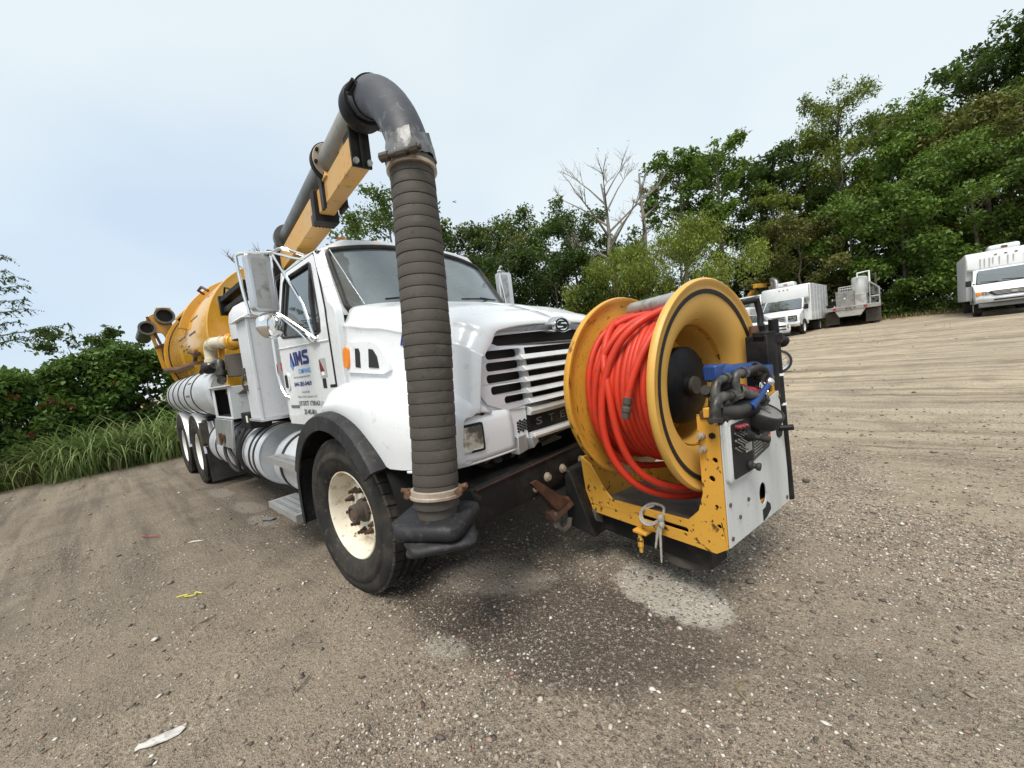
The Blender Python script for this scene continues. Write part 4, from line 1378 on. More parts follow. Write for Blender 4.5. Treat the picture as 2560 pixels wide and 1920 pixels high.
def tank_x(name, x0, x1, y, z, r, mat, straps, edge=0.02, strap_w=0.035):
    mb = MB().lathe([(0, x0), (r - edge * 2, x0), (r - edge * 0.5, x0 + edge * 0.5), (r, x0 + edge * 2), (r, x1 - edge * 1.2), (r - edge * 0.25, x1 - edge * 0.3), (r - edge, x1), (r - edge * 1.2, x1 - 0.008), (0, x1 - 0.008)], (0, y, z), (1, 0, 0), 64)
    o = part(name, mb, mat, 0, 35)
    for sx in straps:
        sb = MB().lathe([(r + 0.002, -strap_w / 2), (r + 0.011, -strap_w / 2), (r + 0.011, strap_w / 2), (r + 0.002, strap_w / 2)], (sx, y, z), (1, 0, 0), 64, closed_prof=True)
        sub('strap', sb, 'rubber', o, 0, 30)
    return o


ft = tank_x('fuel_tank', -4.45, -1.93, -0.905, 0.70, 0.325, 'tank_alu', (-4.35, -3.85, -3.35, -2.55, -2.22, -2.06), 0.015)
ft['label'] = 'long cylindrical tank under the boxes'
ft2 = tank_x('air_tank', -1.70, -0.82, -0.86, 0.66, 0.30, 'tank_alu', (-1.45, -0.98), 0.012, 0.045)
ft2['label'] = 'short cylindrical tank behind the steps'
hs_ = MB()
hs_.tube(bez([(-3.15, -1.22, 0.95), (-3.12, -1.27, 0.72), (-3.0, -1.25, 0.55), (-2.85, -1.22, 0.50), (-2.78, -1.24, 0.62), (-2.9, -1.27, 0.82), (-2.85, -1.2, 1.0)], 5), 0.018, 8)
hs_.tube(bez([(-2.5, -1.22, 1.0), (-2.52, -1.27, 0.75), (-2.62, -1.25, 0.55), (-2.85, -1.22, 0.50)], 5), 0.016, 8)
hs_.tube(bez([(-2.45, -1.15, 1.05), (-2.44, -1.26, 0.85), (-2.46, -1.24, 0.6), (-2.5, -1.1, 0.42)], 5), 0.019, 8)
part('air_lines', hs_, 'rubber')
wt = tank_x('water_tank', -7.3, -3.45, -0.965, 1.44, 0.345, 'tank_alu', (-6.9, -6.3, -5.7, -5.1, -4.45), 0.05, 0.03)
wt['label'] = 'passenger side water tank with black straps'
wt2 = tank_x('water_tank', -7.3, -3.30, 0.965, 1.44, 0.345, 'tank_alu', (-6.3, -4.45), 0.05, 0.03)
sub('sight_panel', MB().prism([(-4.95, 1.42), (-4.65, 1.42), (-4.65, 1.62), (-4.95, 1.62)], lambda u, v, d: (u, -0.965 - math.sqrt(max(0, 0.345 ** 2 - (v - 1.44) ** 2)) - d, v), 0.002, 0.006), 'dirty_steel', wt)
# open tool box
tb = MB()
X0, X1, Y0, Y1, Z0, Z1 = -3.42, -2.52, -1.25, -0.92, 1.125, 1.49
t = 0.02
tb.box(X0, X1, Y1 - t, Y1, Z0, Z1)
tb.box(X0, X0 + t, Y0, Y1 - t, Z0, Z1)
tb.box(X1 - t, X1, Y0, Y1 - t, Z0, Z1)
tb.box(X0 + t, X1 - t, Y0, Y1 - t, Z0, Z0 + t)
tb.box(X0 + t, X1 - t, Y0, Y1 - t, Z1 - t, Z1)
for (a, b) in ((X0 + t, X0 + 0.10), (X1 - 0.10, X1 - t)):
    tb.box(a, b, Y0 + 0.002, Y0 + 0.014, Z0 + t, Z1 - t)
tbo = part('tool_box', tb, 'grey_box', 0.004)
tbo['label'] = 'tool box with its door hanging open'
sub('drip_rail', MB().box(X0 - 0.03, X1 + 0.01, Y0 - 0.03, Y0 + 0.02, Z1, Z1 + 0.018), 'grey_box', tbo, 0.004)
sub('box_shade_sheets', MB().box(X0 + 0.022, X1 - 0.022, Y1 - 0.05, Y1 - 0.022, Z0 + 0.022, Z1 - 0.022).box(X0 + 0.022, X0 + 0.03, Y0 + 0.02, Y1 - 0.051, Z0 + 0.03, Z1 - 0.03).box(X1 - 0.03, X1 - 0.022, Y0 + 0.02, Y1 - 0.051, Z0 + 0.03, Z1 - 0.03).box(X0 + 0.022, X1 - 0.022, Y0 + 0.02, Y1 - 0.051, Z0 + 0.022, Z0 + 0.029).box(X0 + 0.022, X1 - 0.022, Y0 + 0.02, Y1 - 0.051, Z1 - 0.029, Z1 - 0.022), 'black', tbo)  # black sheets stand in for the shade inside the open box
dr = MB().hexa([(X0 + 0.02, Y0 - 0.045, 0.80), (X1 - 0.02, Y0 - 0.045, 0.80), (X1 - 0.02, Y0 - 0.022, 0.80), (X0 + 0.02, Y0 - 0.022, 0.80), (X0 + 0.02, Y0 - 0.02, Z0 - 0.006), (X1 - 0.02, Y0 - 0.02, Z0 - 0.006), (X1 - 0.02, Y0 + 0.002, Z0 - 0.006), (X0 + 0.02, Y0 + 0.002, Z0 - 0.006)])
tdo = sub('box_door', dr, 'alu', tbo, 0.003)
la = MB().box(X1 - 0.45, X1 - 0.35, Y0 - 0.065, Y0 - 0.045, 0.86, 0.95).box(X1 - 0.42, X1 - 0.38, Y0 - 0.09, Y0 - 0.06, 0.84, 0.97).tube([(X1 - 0.47, Y0 - 0.07, 0.88), (X1 - 0.40, Y0 - 0.08, 0.83), (X1 - 0.36, Y0 - 0.07, 0.92)], 0.008, 6)
sub('door_latch', la, 'rusty', tbo, 0.003)
sub('wing_handle', MB().hexa([(X1 + 0.002, -1.18, 1.40), (X1 + 0.02, -1.18, 1.40), (X1 + 0.02, -0.98, 1.38), (X1 + 0.002, -0.98, 1.38), (X1 + 0.002, -1.12, 1.44), (X1 + 0.02, -1.12, 1.44), (X1 + 0.02, -0.98, 1.46), (X1 + 0.002, -0.98, 1.46)]), 'dirty_steel', tbo, 0.004)
bb = MB().box(-2.42, -2.10, -1.20, -1.0, 1.02, 1.19)
bbo = part('battery_box', bb, 'black_metal', 0.008)
sub('box_sticker', MB().box(-2.22, -2.16, -1.203, -1.20, 1.09, 1.16), 'paper', bbo)
# tall cabinet behind the cab
cb = MB().box(-2.0, -1.62, -1.205, -0.55, 1.14, 2.10)
cbo = part('tall_cabinet', cb, 'grey_box', 0.010)
cap_ = MB().hexa([(-2.06, -1.25, 2.10), (-1.60, -1.25, 2.10), (-1.60, -0.55, 2.10), (-2.06, -0.55, 2.10), (-2.02, -1.20, 2.145), (-1.62, -1.10, 2.20), (-1.62, -0.6, 2.20), (-2.02, -0.6, 2.16)])
sub('cabinet_lid', cap_, 'grey_box', cbo, 0.006)
sub('cabinet_corner', MB().box(-1.635, -1.612, -1.213, -1.19, 1.14, 2.10), 'grey_box', cbo, 0.003)
lt_ = MB()
for z in (1.62, 1.45, 1.55):
    lt_.box(-1.97, -1.92, -1.225, -1.205, z - 0.03, z + 0.03)
lt_.tube([(-1.95, -1.225, 1.42), (-1.95, -1.245, 1.50), (-1.95, -1.225, 1.58)], 0.01, 6)
sub('cabinet_latch', lt_, 'dirty_steel', cbo, 0.003)
sub('cabinet_base', MB().box(-2.02, -1.60, -1.22, -0.55, 1.115, 1.14), 'alu', cbo, 0.003)
dm = MB()
dm.lathe([(0.26, -0.2), (0.26, 0.0), (0.245, 0.08), (0.2, 0.15), (0.12, 0.2), (0, 0.215)], (-2.35, -0.92, 2.18), (0, 0, 1), 30)
part('air_cleaner', dm, 'grey_box', 0, 50)
# mud guards and flap
for i, x in enumerate((-5.38, -6.80)):
    for s in (-1, 1):
        mg = MB()
        a0, a1 = R(2), R(172)
        prof = []
        rows = []
        for a in np.linspace(a0, a1, 26):
            c_, s_ = math.cos(a), math.sin(a)
            q = lambda r, y: (x + r * c_, s * y, 0.52 + r * s_)
            rows.append([q(0.595, 1.235), q(0.625, 1.235), q(0.632, 1.225), q(0.632, 1.06), q(0.645, 1.05), q(0.645, 1.02), q(0.632, 1.01), q(0.632, 0.66), q(0.620, 0.66), q(0.620, 1.225)])
        mg.loft(rows)
        part('mud_guard', mg, 'alu', 0, 35)
mf = MB().box(-4.735, -4.72, -1.21, -0.60, 0.10, 0.62)
part('mud_flap', mf, 'rubber', 0.004)
sup = MB().box(-4.74, -4.70, -1.22, -0.5, 0.62, 0.65)
sup.tube([(-4.70, -1.18, 1.05), (-4.72, -1.24, 0.9), (-4.70, -1.22, 0.66)], 0.03, 8)
sup.box(-4.72, -4.64, -1.26, -1.16, 0.70, 1.02)
part('mud_flap_bracket', sup, 'dirty_steel', 0.004)
und = MB()
for x in (-6.1, -4.75, -3.6):
    und.box(x - 0.08, x + 0.08, -1.15, 1.15, 1.02, 1.10)
und.box(-7.6, -3.2, -0.55, -0.40, 1.0, 1.22).box(-7.6, -3.2, 0.40, 0.55, 1.0, 1.22)
part('sub_frame', und, 'black_metal', 0.008)

# ---- debris tank
YC, ZC, RT = -0.12, 2.20, 1.04
dt = MB().lathe([(0, 0.10), (0.5, 0.075), (0.88, 0.012), (0.965, 0.0), (RT - 0.012, 0.0), (RT - 0.006, -0.012), (RT, -0.03), (RT, -3.75), (RT - 0.02, -3.8), (0, -3.8)][::-1], (-3.62, YC, ZC), (1, 0, 0), 96)
dto = part('debris_tank', dt, 'tank_yellow', 0, 30)
dto['label'] = 'big amber cylinder debris tank'
for x, w_, h_ in ((-5.2, 0.10, 0.10), (-7.30, 0.10, 0.07)):
    rg = MB().lathe([(RT - 0.005, -w_ / 2), (RT + h_, -w_ / 2), (RT + h_, w_ / 2), (RT - 0.005, w_ / 2)], (x, YC, ZC), (1, 0, 0), 96, closed_prof=True, a0=R(-200) if x < -6 else R(-75), a1=R(160) if x < -6 else R(75))
    sub('tank_ring', rg, 'tank_yellow', dto, 0.004)
sm_ = MB().lathe([(RT + 0.002, -0.02), (RT + 0.02, -0.02), (RT + 0.02, 0.02), (RT + 0.002, 0.02)], (-7.18, YC, ZC), (1, 0, 0), 96, closed_prof=True)
sub('door_seal', sm_, 'rubber', dto)
gus = MB()
for k in range(4):
    a = R(20 + 12 * k)
gus.hexa([(-7.6, -0.85, 2.86), (-7.25, -0.90, 2.86), (-7.25, -0.60, 3.18), (-7.6, -0.50, 3.34), (-7.6, -0.95, 3.0), (-7.25, -0.98, 2.95), (-7.25, -0.68, 3.28), (-7.6, -0.55, 3.46)])
sub('door_hinge_arm', gus, 'tank_yellow', dto, 0.01)
ld = MB().box(-3.62, -3.30, -1.18, 0.9, 2.06, 2.09).box(-3.62, -3.50, -1.10, 0.9, 1.86, 2.06)
sub('front_ledge', ld, 'tank_yellow', dto, 0.006)
cr = MB().hexa([(-3.70, -1.12, 1.40), (-3.25, -1.12, 1.40), (-3.25, -0.6, 1.40), (-3.70, -0.6, 1.40), (-3.68, -1.06, 1.98), (-3.30, -1.06, 1.98), (-3.30, -0.6, 1.98), (-3.68, -0.6, 1.98)])
sub('tank_saddle', cr, 'tank_yellow', dto, 0.01)
rl = MB().tube([(-5.0, -1.17, 2.10), (-4.2, -1.19, 2.0)], 0.03, 8).tube([(-4.5, -1.20, 1.92), (-4.0, -1.24, 2.02)], 0.025, 8)
rl.box(-4.4, -4.2, -1.26, -1.1, 1.86, 1.90)
sub('prop_bar', rl, 'rusty', dto)
lg = MB()
# grab handle and short dark dashes of worn lettering on the barrel
lg.tube([(-4.55, -0.95, 2.90), (-4.50, -1.02, 2.94), (-4.2, -1.03, 2.93), (-4.1, -0.98, 2.86)], 0.018, 8)
sub('grab_handle', lg, 'rusty', dto)


def barrel(u, v, d):
    """u along x, v angle above the horizontal on the passenger side."""
    r = RT + d
    return (u, YC - r * math.cos(v), ZC + r * math.sin(v))


ms = MB()
for (u0, u1, v0, v1) in ((-6.0, -5.3, 0.155, 0.175), (-5.0, -4.4, 0.345, 0.365), (-5.6, -5.45, -0.04, -0.025), (-5.35, -5.2, -0.04, -0.025), (-5.1, -4.95, -0.02, -0.005), (-5.75, -5.6, 0.05, 0.065), (-4.9, -4.4, 0.12, 0.145)):
    ms.prism(dens([(u0, v0), (u1, v0), (u1, v1), (u0, v1)], 0.1), barrel, 0.002, 0.004)
sub('worn_lettering', ms, 'label_dark', dto, smooth=0)

# rear door frame holding spare suction tubes
fr = MB()
fpoly = [(-1.20, 1.96), (-1.10, 2.02), (-0.98, 2.50), (-1.02, 3.05), (-1.12, 3.18), (-1.36, 3.02), (-1.40, 2.92), (-1.33, 2.5), (-1.27, 2.02)]
fr.prism(dens(fpoly, 0.2), lambda u, v, d: (-7.45 - d, u, v), 0, 0.06, holes=[circ(-1.215, 2.58, 0.075, 16, 0.14)[::-1], rrect(-1.23, -1.15, 2.15, 2.38, 0.03, 3)[::-1]])
fro = part('tube_rack', fr, 'tank_yellow', 0.006)
fro['label'] = 'amber rack plate at the tank rear holding spare tubes'
rb = MB().tube([(-7.42, -1.36, 3.02), (-7.40, -1.24, 2.5), (-7.42, -1.12, 2.0)], 0.022, 8).tube([(-7.40, -1.33, 2.42), (-7.40, -1.0, 2.55)], 0.025, 8)
rb.tube([(-7.42, -1.22, 1.98), (-6.4, -1.15, 1.92), (-5.2, -1.10, 1.92)], 0.05, 8)
sub('rack_bar', rb, 'rusty', fro)
for (y, z, r) in ((-1.115, 3.02, 0.145), (-1.395, 2.79, 0.12)):
    tbm = MB().lathe([(r - 0.02, -0.9), (r, -0.9), (r, 0.0), (r + 0.012, 0.02), (r + 0.012, 0.05), (r - 0.022, 0.05), (r - 0.022, -0.9)], (-7.35, y, z), (1, 0, 0.08), 28)
    sub('spare_tube', tbm, 'pipe_dark', fro, 0, 35)
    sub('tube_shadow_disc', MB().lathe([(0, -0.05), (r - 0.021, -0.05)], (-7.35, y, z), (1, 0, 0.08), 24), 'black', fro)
sub('clamp_plate', MB().box(-7.5, -7.36, -1.22, -1.0, 3.15, 3.19), 'tank_yellow', fro, 0.006)

# piping between tank and boxes
pv = MB().tube(bez([(-2.75, -1.10, 2.0), (-2.95, -1.16, 2.02), (-3.22, -1.2, 2.03), (-3.35, -1.2, 2.0), (-3.38, -1.2, 1.90), (-3.36, -1.2, 1.78)], 5), 0.068, 14)
for p, d in (((-3.16, -1.19, 2.028), (1, 0, 0)), ((-3.37, -1.2, 1.84), (0, 0, 1)), ((-2.9, -1.14, 2.015), (1, 0.3, 0))):
    pv.lathe([(0.069, -0.02), (0.08, -0.02), (0.08, 0.02), (0.069, 0.02)], p, d, 16, closed_prof=True)
part('pvc_elbow', pv, 'pvc', 0, 50)
part('pipe_flange', MB().lathe([(0, -0.025), (0.10, -0.025), (0.10, 0.0), (0.085, 0.01), (0.085, 0.03), (0, 0.03)], (-2.74, -1.09, 2.0), (1, 0.4, 0), 20).tube([(-2.74, -1.08, 2.0), (-2.3, -0.9, 2.0)], 0.08, 12), 'tank_yellow', 0.003)
gp = MB().tube([(-3.30, -1.2, 1.78), (-3.05, -1.2, 1.80), (-2.92, -1.21, 1.78), (-2.90, -1.215, 1.72), (-2.91, -1.22, 1.63), (-2.88, -1.225, 1.58), (-2.78, -1.25, 1.57)], 0.046, 12)
gp.lathe([(0.047, -0.03), (0.058, -0.03), (0.058, 0.03), (0.047, 0.03)], (-2.90, -1.215, 1.66), (0, 0, 1), 14, closed_prof=True)
part('drain_pipe', gp, 'greasy', 0, 45)
vh = MB().tube([(-3.45, -1.22, 1.86), (-3.6, -1.24, 1.80), (-3.85, -1.25, 1.72)], 0.028, 8).ball((-3.4, -1.24, 1.76), 0.085, 10, 6)
part('valve', vh, 'black_metal')
kp = MB().cyl((-2.85, -1.0, 1.60), (-2.85, -1.0, 1.86), 0.17, 20)
part('canister', kp, 'dirty_steel', 0.008)
br = MB().box(-3.35, -2.3, -1.02, -0.9, 2.56, 2.62).box(-3.35, -2.3, -1.0, -0.90, 2.43, 2.49).box(-3.40, -3.33, -1.03, -0.88, 2.40, 2.64)
br.tube([(-3.3, -0.98, 2.63), (-3.2, -0.98, 2.72), (-2.95, -0.96, 2.64)], 0.012, 6)
part('boom_rest', br, 'black_metal', 0.006)
hr = MB()
for i in range(5):
    a = i * 0.7
    hr.tube(bez([(-2.2 - 0.1 * i, -0.75 + 0.12 * i, 2.15), (-2.3, -0.8 + 0.1 * i, 2.5 + 0.05 * i), (-2.5 - 0.05 * i, -0.55 + 0.05 * i, 2.75), (-2.7, -0.4, 2.95 - 0.06 * i)], 5), 0.022, 7)
hr.box(-2.75, -2.15, -0.7, 0.2, 2.1, 2.45)
part('hydraulic_hoses', hr, 'black_metal')

# ---- boom
D = Vector((-1.89, 0.32, 0.06)).normalized()     # towards the rear
S = Vector((0, 0, 1)).cross(D).normalized()
UPB = D.cross(S)
A0 = Vector((-0.15, -0.83, 3.075)) - D * 0.30


def bp(t, s=0, u=0):
    return A0 + D * t + S * s + UPB * u


boom = empty('suction_boom', (0, 0, 0), truck)
boom['label'] = 'overhead boom of yellow beam and grey suction pipe'
pm = MB().tube([bp(-0.33), bp(0.55)], 0.098, 28)
sub('upper_pipe', pm, 'pipe_grey', boom, 0, 40)
pm = MB().tube([bp(0.5), bp(3.0)], 0.101, 28)
sub('lower_pipe', pm, 'pipe_dark', boom, 0, 40)
fl1 = MB().lathe([(0.09, -0.045), (0.146, -0.045), (0.146, 0.012), (0.09, 0.012)], bp(0.52), D, 36, closed_prof=True)
fl1o = sub('pipe_flange', fl1, 'black_metal', boom, 0.004)
sub('pipe_flange', MB().lathe([(0.09, -0.022), (0.136, -0.022), (0.136, -0.052), (0.09, -0.052)], bp(0.52), D, 36, closed_prof=True), 'tan_clamp', boom, 0.003)
for k in range(8):
    fb = MB()
    a = 2 * PI * k / 8 + 0.2
    p = bp(0.45, 0.119 * math.sin(a), 0.119 * math.cos(a))
    fb.cyl(p, p + D * 0.03, 0.013, 8)
    sub('flange_bolt', fb, 'black_metal', boom)
sub('pipe_flange', MB().lathe([(0.10, -0.05), (0.155, -0.05), (0.155, 0.05), (0.10, 0.05)], bp(2.55), D, 30, closed_prof=True), 'pipe_dark', boom, 0.004)


def bbox(mb, t0, t1, s0, s1, u0, u1):
    vs = [bp(t0, s0, u0), bp(t1, s0, u0), bp(t1, s1, u0), bp(t0, s1, u0), bp(t0, s0, u1), bp(t1, s0, u1), bp(t1, s1, u1), bp(t0, s1, u1)]
    return mb.hexa(vs)


sub('inner_beam', bbox(MB(), -0.16, 1.0, -0.050, 0.065, -0.300, -0.120), 'boom_yellow', boom, 0.008)
sub('outer_beam', bbox(MB(), 0.78, 3.4, -0.075, 0.09, -0.345, -0.125), 'boom_yellow', boom, 0.010)
cg = MB()
bbox(cg, 0.76, 0.86, -0.085, 0.10, -0.355, -0.115)
sub('beam_collar', cg, 'black_metal', boom, 0.006)
cb_ = MB()
bbox(cb_, 0.86, 0.93, -0.082, 0.097, -0.352, -0.27)
for i in range(6):
    p = bp(0.895, -0.06 + i * 0.027, -0.353)
    cb_.cyl(p, p - UPB * 0.012, 0.010, 6)
sub('collar_plate', cb_, 'dirty_steel', boom, 0.003)
for q_ in ((0.46, 0.64, -0.078, -0.052, -0.33, -0.09), (0.52, 0.60, 0.066, 0.088, -0.33, -0.08)):
    sub('pipe_bracket', bbox(MB(), *q_), 'black_metal', boom, 0.004)
gy = MB()
vs = [bp(0.40, -0.06, -0.14), bp(0.62, -0.06, -0.14), bp(0.62, 0.08, -0.14), bp(0.40, 0.08, -0.14), bp(0.47, -0.05, -0.07), bp(0.58, -0.05, -0.07), bp(0.58, 0.07, -0.07), bp(0.47, 0.07, -0.07)]
gy.hexa(vs)
bbox(gy, -0.02, 0.12, -0.03, 0.05, -0.14, -0.06)
sub('pipe_saddle', gy, 'boom_yellow', boom, 0.004)
ep = MB()
bbox(ep, -0.18, -0.158, -0.055, 0.070, -0.308, 0.02)
bbox(ep, -0.20, -0.18, 0.0, 0.014, -0.308, -0.06)
bbox(ep, -0.16, -0.02, -0.045, 0.06, -0.120, -0.06)
epo = sub('end_plate', ep, 'black_metal', boom, 0.004)
for (s_, u_) in ((-0.035, -0.28), (0.05, -0.28)):
    p = bp(-0.182, s_, u_)
    sub('end_bolt', MB().cyl(p, p - D * 0.02, 0.018, 8), 'galv', boom)
p = bp(-0.26, -0.12, -0.03)
p = bp(-0.26, -0.11, -0.06)
eb_ = MB().lathe([(0.028, -0.015), (0.040, -0.015), (0.040, 0.015), (0.028, 0.015)], p, S, 14, closed_prof=True)
sub('lifting_eye', eb_, 'galv', boom)
tr_ = MB().cyl((-3.2, -0.32, 2.35), (-3.2, -0.32, 2.95), 0.28, 20)
bbox(tr_, 2.7, 3.3, -0.2, 0.22, -0.5, -0.1)
sub('turret', tr_, 'black_metal', boom, 0.01)

# elbow, suction hose and its foot
E0 = bp(-0.33)
E1 = Vector((1.055, -1.095, 2.46))
dirE = -D
elb = []
for k in np.linspace(0, 1, 26):
    a = k * PI / 2
    sa, ca = math.sin(a) ** 1.42, max(0.0, math.cos(a)) ** 1.36
    q = Vector((E0.x + (E1.x - E0.x) * sa, E0.y + (E1.y - E0.y) * sa, E1.z + (E0.z - E1.z) * ca))
    elb.append(q)
elbm = MB().tube([E0 - dirE * 0.02] + elb + [E1 - Vector((0, 0, 0.10))], [0.103] * 8 + [0.103 - 0.006 * i / 19 for i in range(20)], 32)
sub('elbow', elbm, 'elbow', boom, 0, 60)
sub('elbow_clamp', MB().lathe([(0.09, -0.06), (0.126, -0.06), (0.132, -0.03), (0.132, 0.02), (0.126, 0.045), (0.09, 0.045)], bp(-0.27), D, 36, closed_prof=True), 'black_metal', boom, 0.004)
j = elb[6]
jd = (elb[7] - elb[5]).normalized()
sub('elbow_seam', MB().lathe([(0.101, -0.008), (0.110, -0.008), (0.110, 0.008), (0.101, 0.008)], j, jd, 36, closed_prof=True), 'black', boom)
bu = MB().box(-0.035, 0.035, -0.02, 0.02, -0.02, 0.02)
for v in bu.v:
    pass
bu.T = None
latch = MB(Matrix.Translation(elb[6] + Vector((-0.01, -0.108, 0.01))))
latch.box(-0.05, 0.05, -0.012, 0.012, -0.012, 0.012).cyl((-0.03, -0.02, 0), (0.05, -0.02, 0.01), 0.010, 8)
sub('elbow_latch', latch, 'black_metal', boom)

# corrugated hose: rings of slightly swollen wraps
hose = MB()
H0, H1 = E1 + Vector((0, 0, -0.02)), Vector((1.105, -1.245, 0.80))
mid = (H0 + H1) / 2 + Vector((0.012, 0.025, 0))


def hpos(t):
    return H0 * (1 - t) ** 2 + mid * 2 * t * (1 - t) + H1 * t * t


NR = 31
pts, rad = [], []
prs = random.Random(4)
for i in range(NR):
    w0 = prs.uniform(-0.0015, 0.002)
    for (f, dr_) in ((0.0, -0.0042), (0.05, -0.0002), (0.2, 0.0008), (0.55, 0.0014), (0.90, 0.0016), (0.975, 0.0004)):
        pts.append(hpos((i + f) / NR))
        tt_ = (i + f) / NR
        rad.append(0.1035 + dr_ + w0 + 0.008 * math.sin(PI * min(1, tt_ * 1.15)) ** 2)
hose.tube(pts, rad, 40)
sub('suction_hose', hose, 'hose_grey', boom, 0, 35)


def ringc(name, t, r0, r1, w_, mat, bev=0.003):
    d = (hpos(min(1, t + 0.01)) - hpos(t - 0.01)).normalized()
    return sub(name, MB().lathe([(r0, -w_), (r1, -w_), (r1, w_), (r0, w_)], hpos(t), d, 40, closed_prof=True), mat, boom, bev)


ringc('hose_clamp', 0.028, 0.10, 0.117, 0.016, 'dirty_steel')
ringc('hose_clamp', 0.038, 0.10, 0.118, 0.010, 'tan_clamp')
c_ = hpos(0.025)
cl = MB(Matrix.Translation(c_) @ Matrix.Rotation(R(34), 4, 'Z'))
cl.cyl((-0.10, -0.125, 0), (0.10, -0.13, 0.012), 0.013, 10).cyl((-0.095, -0.125, 0), (-0.055, -0.127, 0.002), 0.021, 8).cyl((0.05, -0.128, 0.008), (0.085, -0.13, 0.01), 0.021, 8).cyl((-0.02, -0.126, 0.004), (0.03, -0.127, 0.006), 0.017, 8)
sub('clamp_bolt', cl, 'dirty_steel', boom)
# torn tape wrapped over the joint
tp = MB()
prs = random.Random(8)
rows = []
for z_, r_ in ((0.045, 0.101), (0.025, 0.109), (0.0, 0.114), (-0.045, 0.119)):
    row = []
    for k in range(36):
        a = 2 * PI * k / 36
        rr = r_ + prs.uniform(-0.004, 0.006)
        front = 0.5 - 0.5 * math.cos(a + R(120))
        row.append(E1 + Vector((rr * math.cos(a), rr * math.sin(a), z_ + prs.uniform(-0.01, 0.01) + (0.035 * abs(math.sin(2.5 * a)) if z_ > 0.04 else 0) - (0.10 * max(0, math.cos(a - R(190))) ** 6 if z_ < -0.02 else 0))))
    rows.append(row)
tp.loft(rows, caps=False)
sub('joint_tape', tp, 'tape', boom, 0, 25)

ringc('hose_clamp', 0.957, 0.10, 0.117, 0.014, 'tan_clamp')
ringc('hose_clamp', 0.968, 0.10, 0.122, 0.008, 'tan_clamp')
b_ = hpos(0.955)
cl = MB(Matrix.Translation(b_))
for a in (R(228), R(25)):
    cl = MB(Matrix.Translation(b_))
    d = Vector((math.cos(a), math.sin(a), 0))
    t_ = Vector((-d.y, d.x, 0))
    p = d * 0.13
    cl.cyl(p - t_ * 0.035, p + t_ * 0.035, 0.016, 8).cyl(p + Vector((0, 0, 0.012)), p + d * 0.03 + Vector((0, 0, 0.02)), 0.012, 8)
    sub('clamp_bolt', cl, 'rusty', boom)
FT_ = hpos(1.0)
nk = MB().lathe([(0.0, 0.03), (0.088, 0.03), (0.09, -0.01), (0.092, -0.075), (0.118, -0.078), (0.118, -0.088), (0.0, -0.088)], FT_ + Vector((0, 0, 0.03)), (0, 0, 1), 32)
sub('nozzle_neck', nk, 'dirty_steel', boom, 0.002)
sub('orange_gasket', MB().lathe([(0.118, -0.098), (0.128, -0.098), (0.128, -0.086), (0.118, -0.086)], FT_ + Vector((0, 0, 0.03)), (0, 0, 1), 40, closed_prof=True), 'orange_ring', boom)
for k in range(7):
    fbz = MB()
    a = 2 * PI * k / 7 + 0.4
    p = FT_ + Vector((0.107 * math.cos(a), 0.107 * math.sin(a), -0.052))
    fbz.cyl(p, p + Vector((0, 0, 0.014)), 0.014, 6)
    sub('neck_bolt', fbz, 'galv', boom)
for i, (rot, z1, z0, hw) in enumerate(((28, 0.765, 0.695, 0.165), (52, 0.695, 0.655, 0.15), (60, 0.655, 0.615, 0.14))):
    pd = MB(Matrix.Translation((FT_.x + 0.012 * i, FT_.y + 0.01 * i, 0)) @ Matrix.Rotation(R(rot), 4, 'Z') @ Matrix.Rotation(R((0, 3, -4)[i]), 4, 'X'))
    z1 += 0.005 * i
    secs = []
    for (zz, k) in ((z0, -0.02), (z0 + 0.012, -0.004), ((z0 + z1) / 2, 0.0), (z1 - 0.012, -0.004), (z1, -0.022)):
        secs.append([(u, v, zz) for u, v in rrect(-hw - k * 0.2 + k, hw + k, -hw - k, hw + k, 0.055, 5)])
    pd.loft(secs)
    sub('rubber_pad', pd, 'flare_rubber', boom, 0, 50)


# ---- hose reel on the front bumper, swung so its drum axis points forward
RB = Vector((2.0843, -0.2856, 0.0))
RN = Vector((math.cos(R(-12)), math.sin(R(-12)), 0))
RS = Vector((-RN.y, RN.x, 0))


def rp(n, s, z):
    return RB + RN * n + RS * s + Vector((0, 0, z))


reel = empty('hose_reel', (0, 0, 0), truck)
reel['label'] = 'yellow hose reel with red sewer hose in a chipped frame'
SC0, ZC0, RF = 0.285, 1.165, 0.57
TR = Matrix(((RS.x, 0, RN.x, 0), (RS.y, 0, RN.y, 0), (0, 1, 0, 0), (0, 0, 0, 1)))   # local x: s, y: up, z: forward along the axis


def reel_obj(name, mb, mat, n, bevel=0.0, smooth=40):
    o = mk(name, mb, M[mat], reel, bevel, smooth)
    o.matrix_local = Matrix.Translation(rp(n, SC0, ZC0)) @ TR
    return o


# flange profiles (radius, height along +n)
ff = [(0.575, -0.02), (0.582, -0.008), (0.582, 0.008), (0.572, 0.020), (0.558, 0.018), (0.548, 0.006), (0.53, 0.004), (0.50, 0.0), (0.46, -0.006), (0.425, -0.015), (0.395, -0.028), (0.37, -0.048), (0.352, -0.078), (0.34, -0.12), (0.332, -0.17), (0.326, -0.24), (0.324, -0.50),
      (0.335, -0.50), (0.335, -0.26), (0.345, -0.16), (0.362, -0.09), (0.40, -0.045), (0.45, -0.024), (0.55, -0.014)]
f1 = reel_obj('front_flange', MB().lathe(ff, (0, 0, 0), (0, 0, 1), 96, closed_prof=True), 'flange_front', -0.155, 0, 50)
st = MB().lathe([(0.498, 0.0035), (0.522, 0.0062), (0.522, 0.0082), (0.498, 0.0055)], (0, 0, 0), (0, 0, 1), 96, closed_prof=True)
reel_obj('painted_stripe', st, 'black', -0.155)
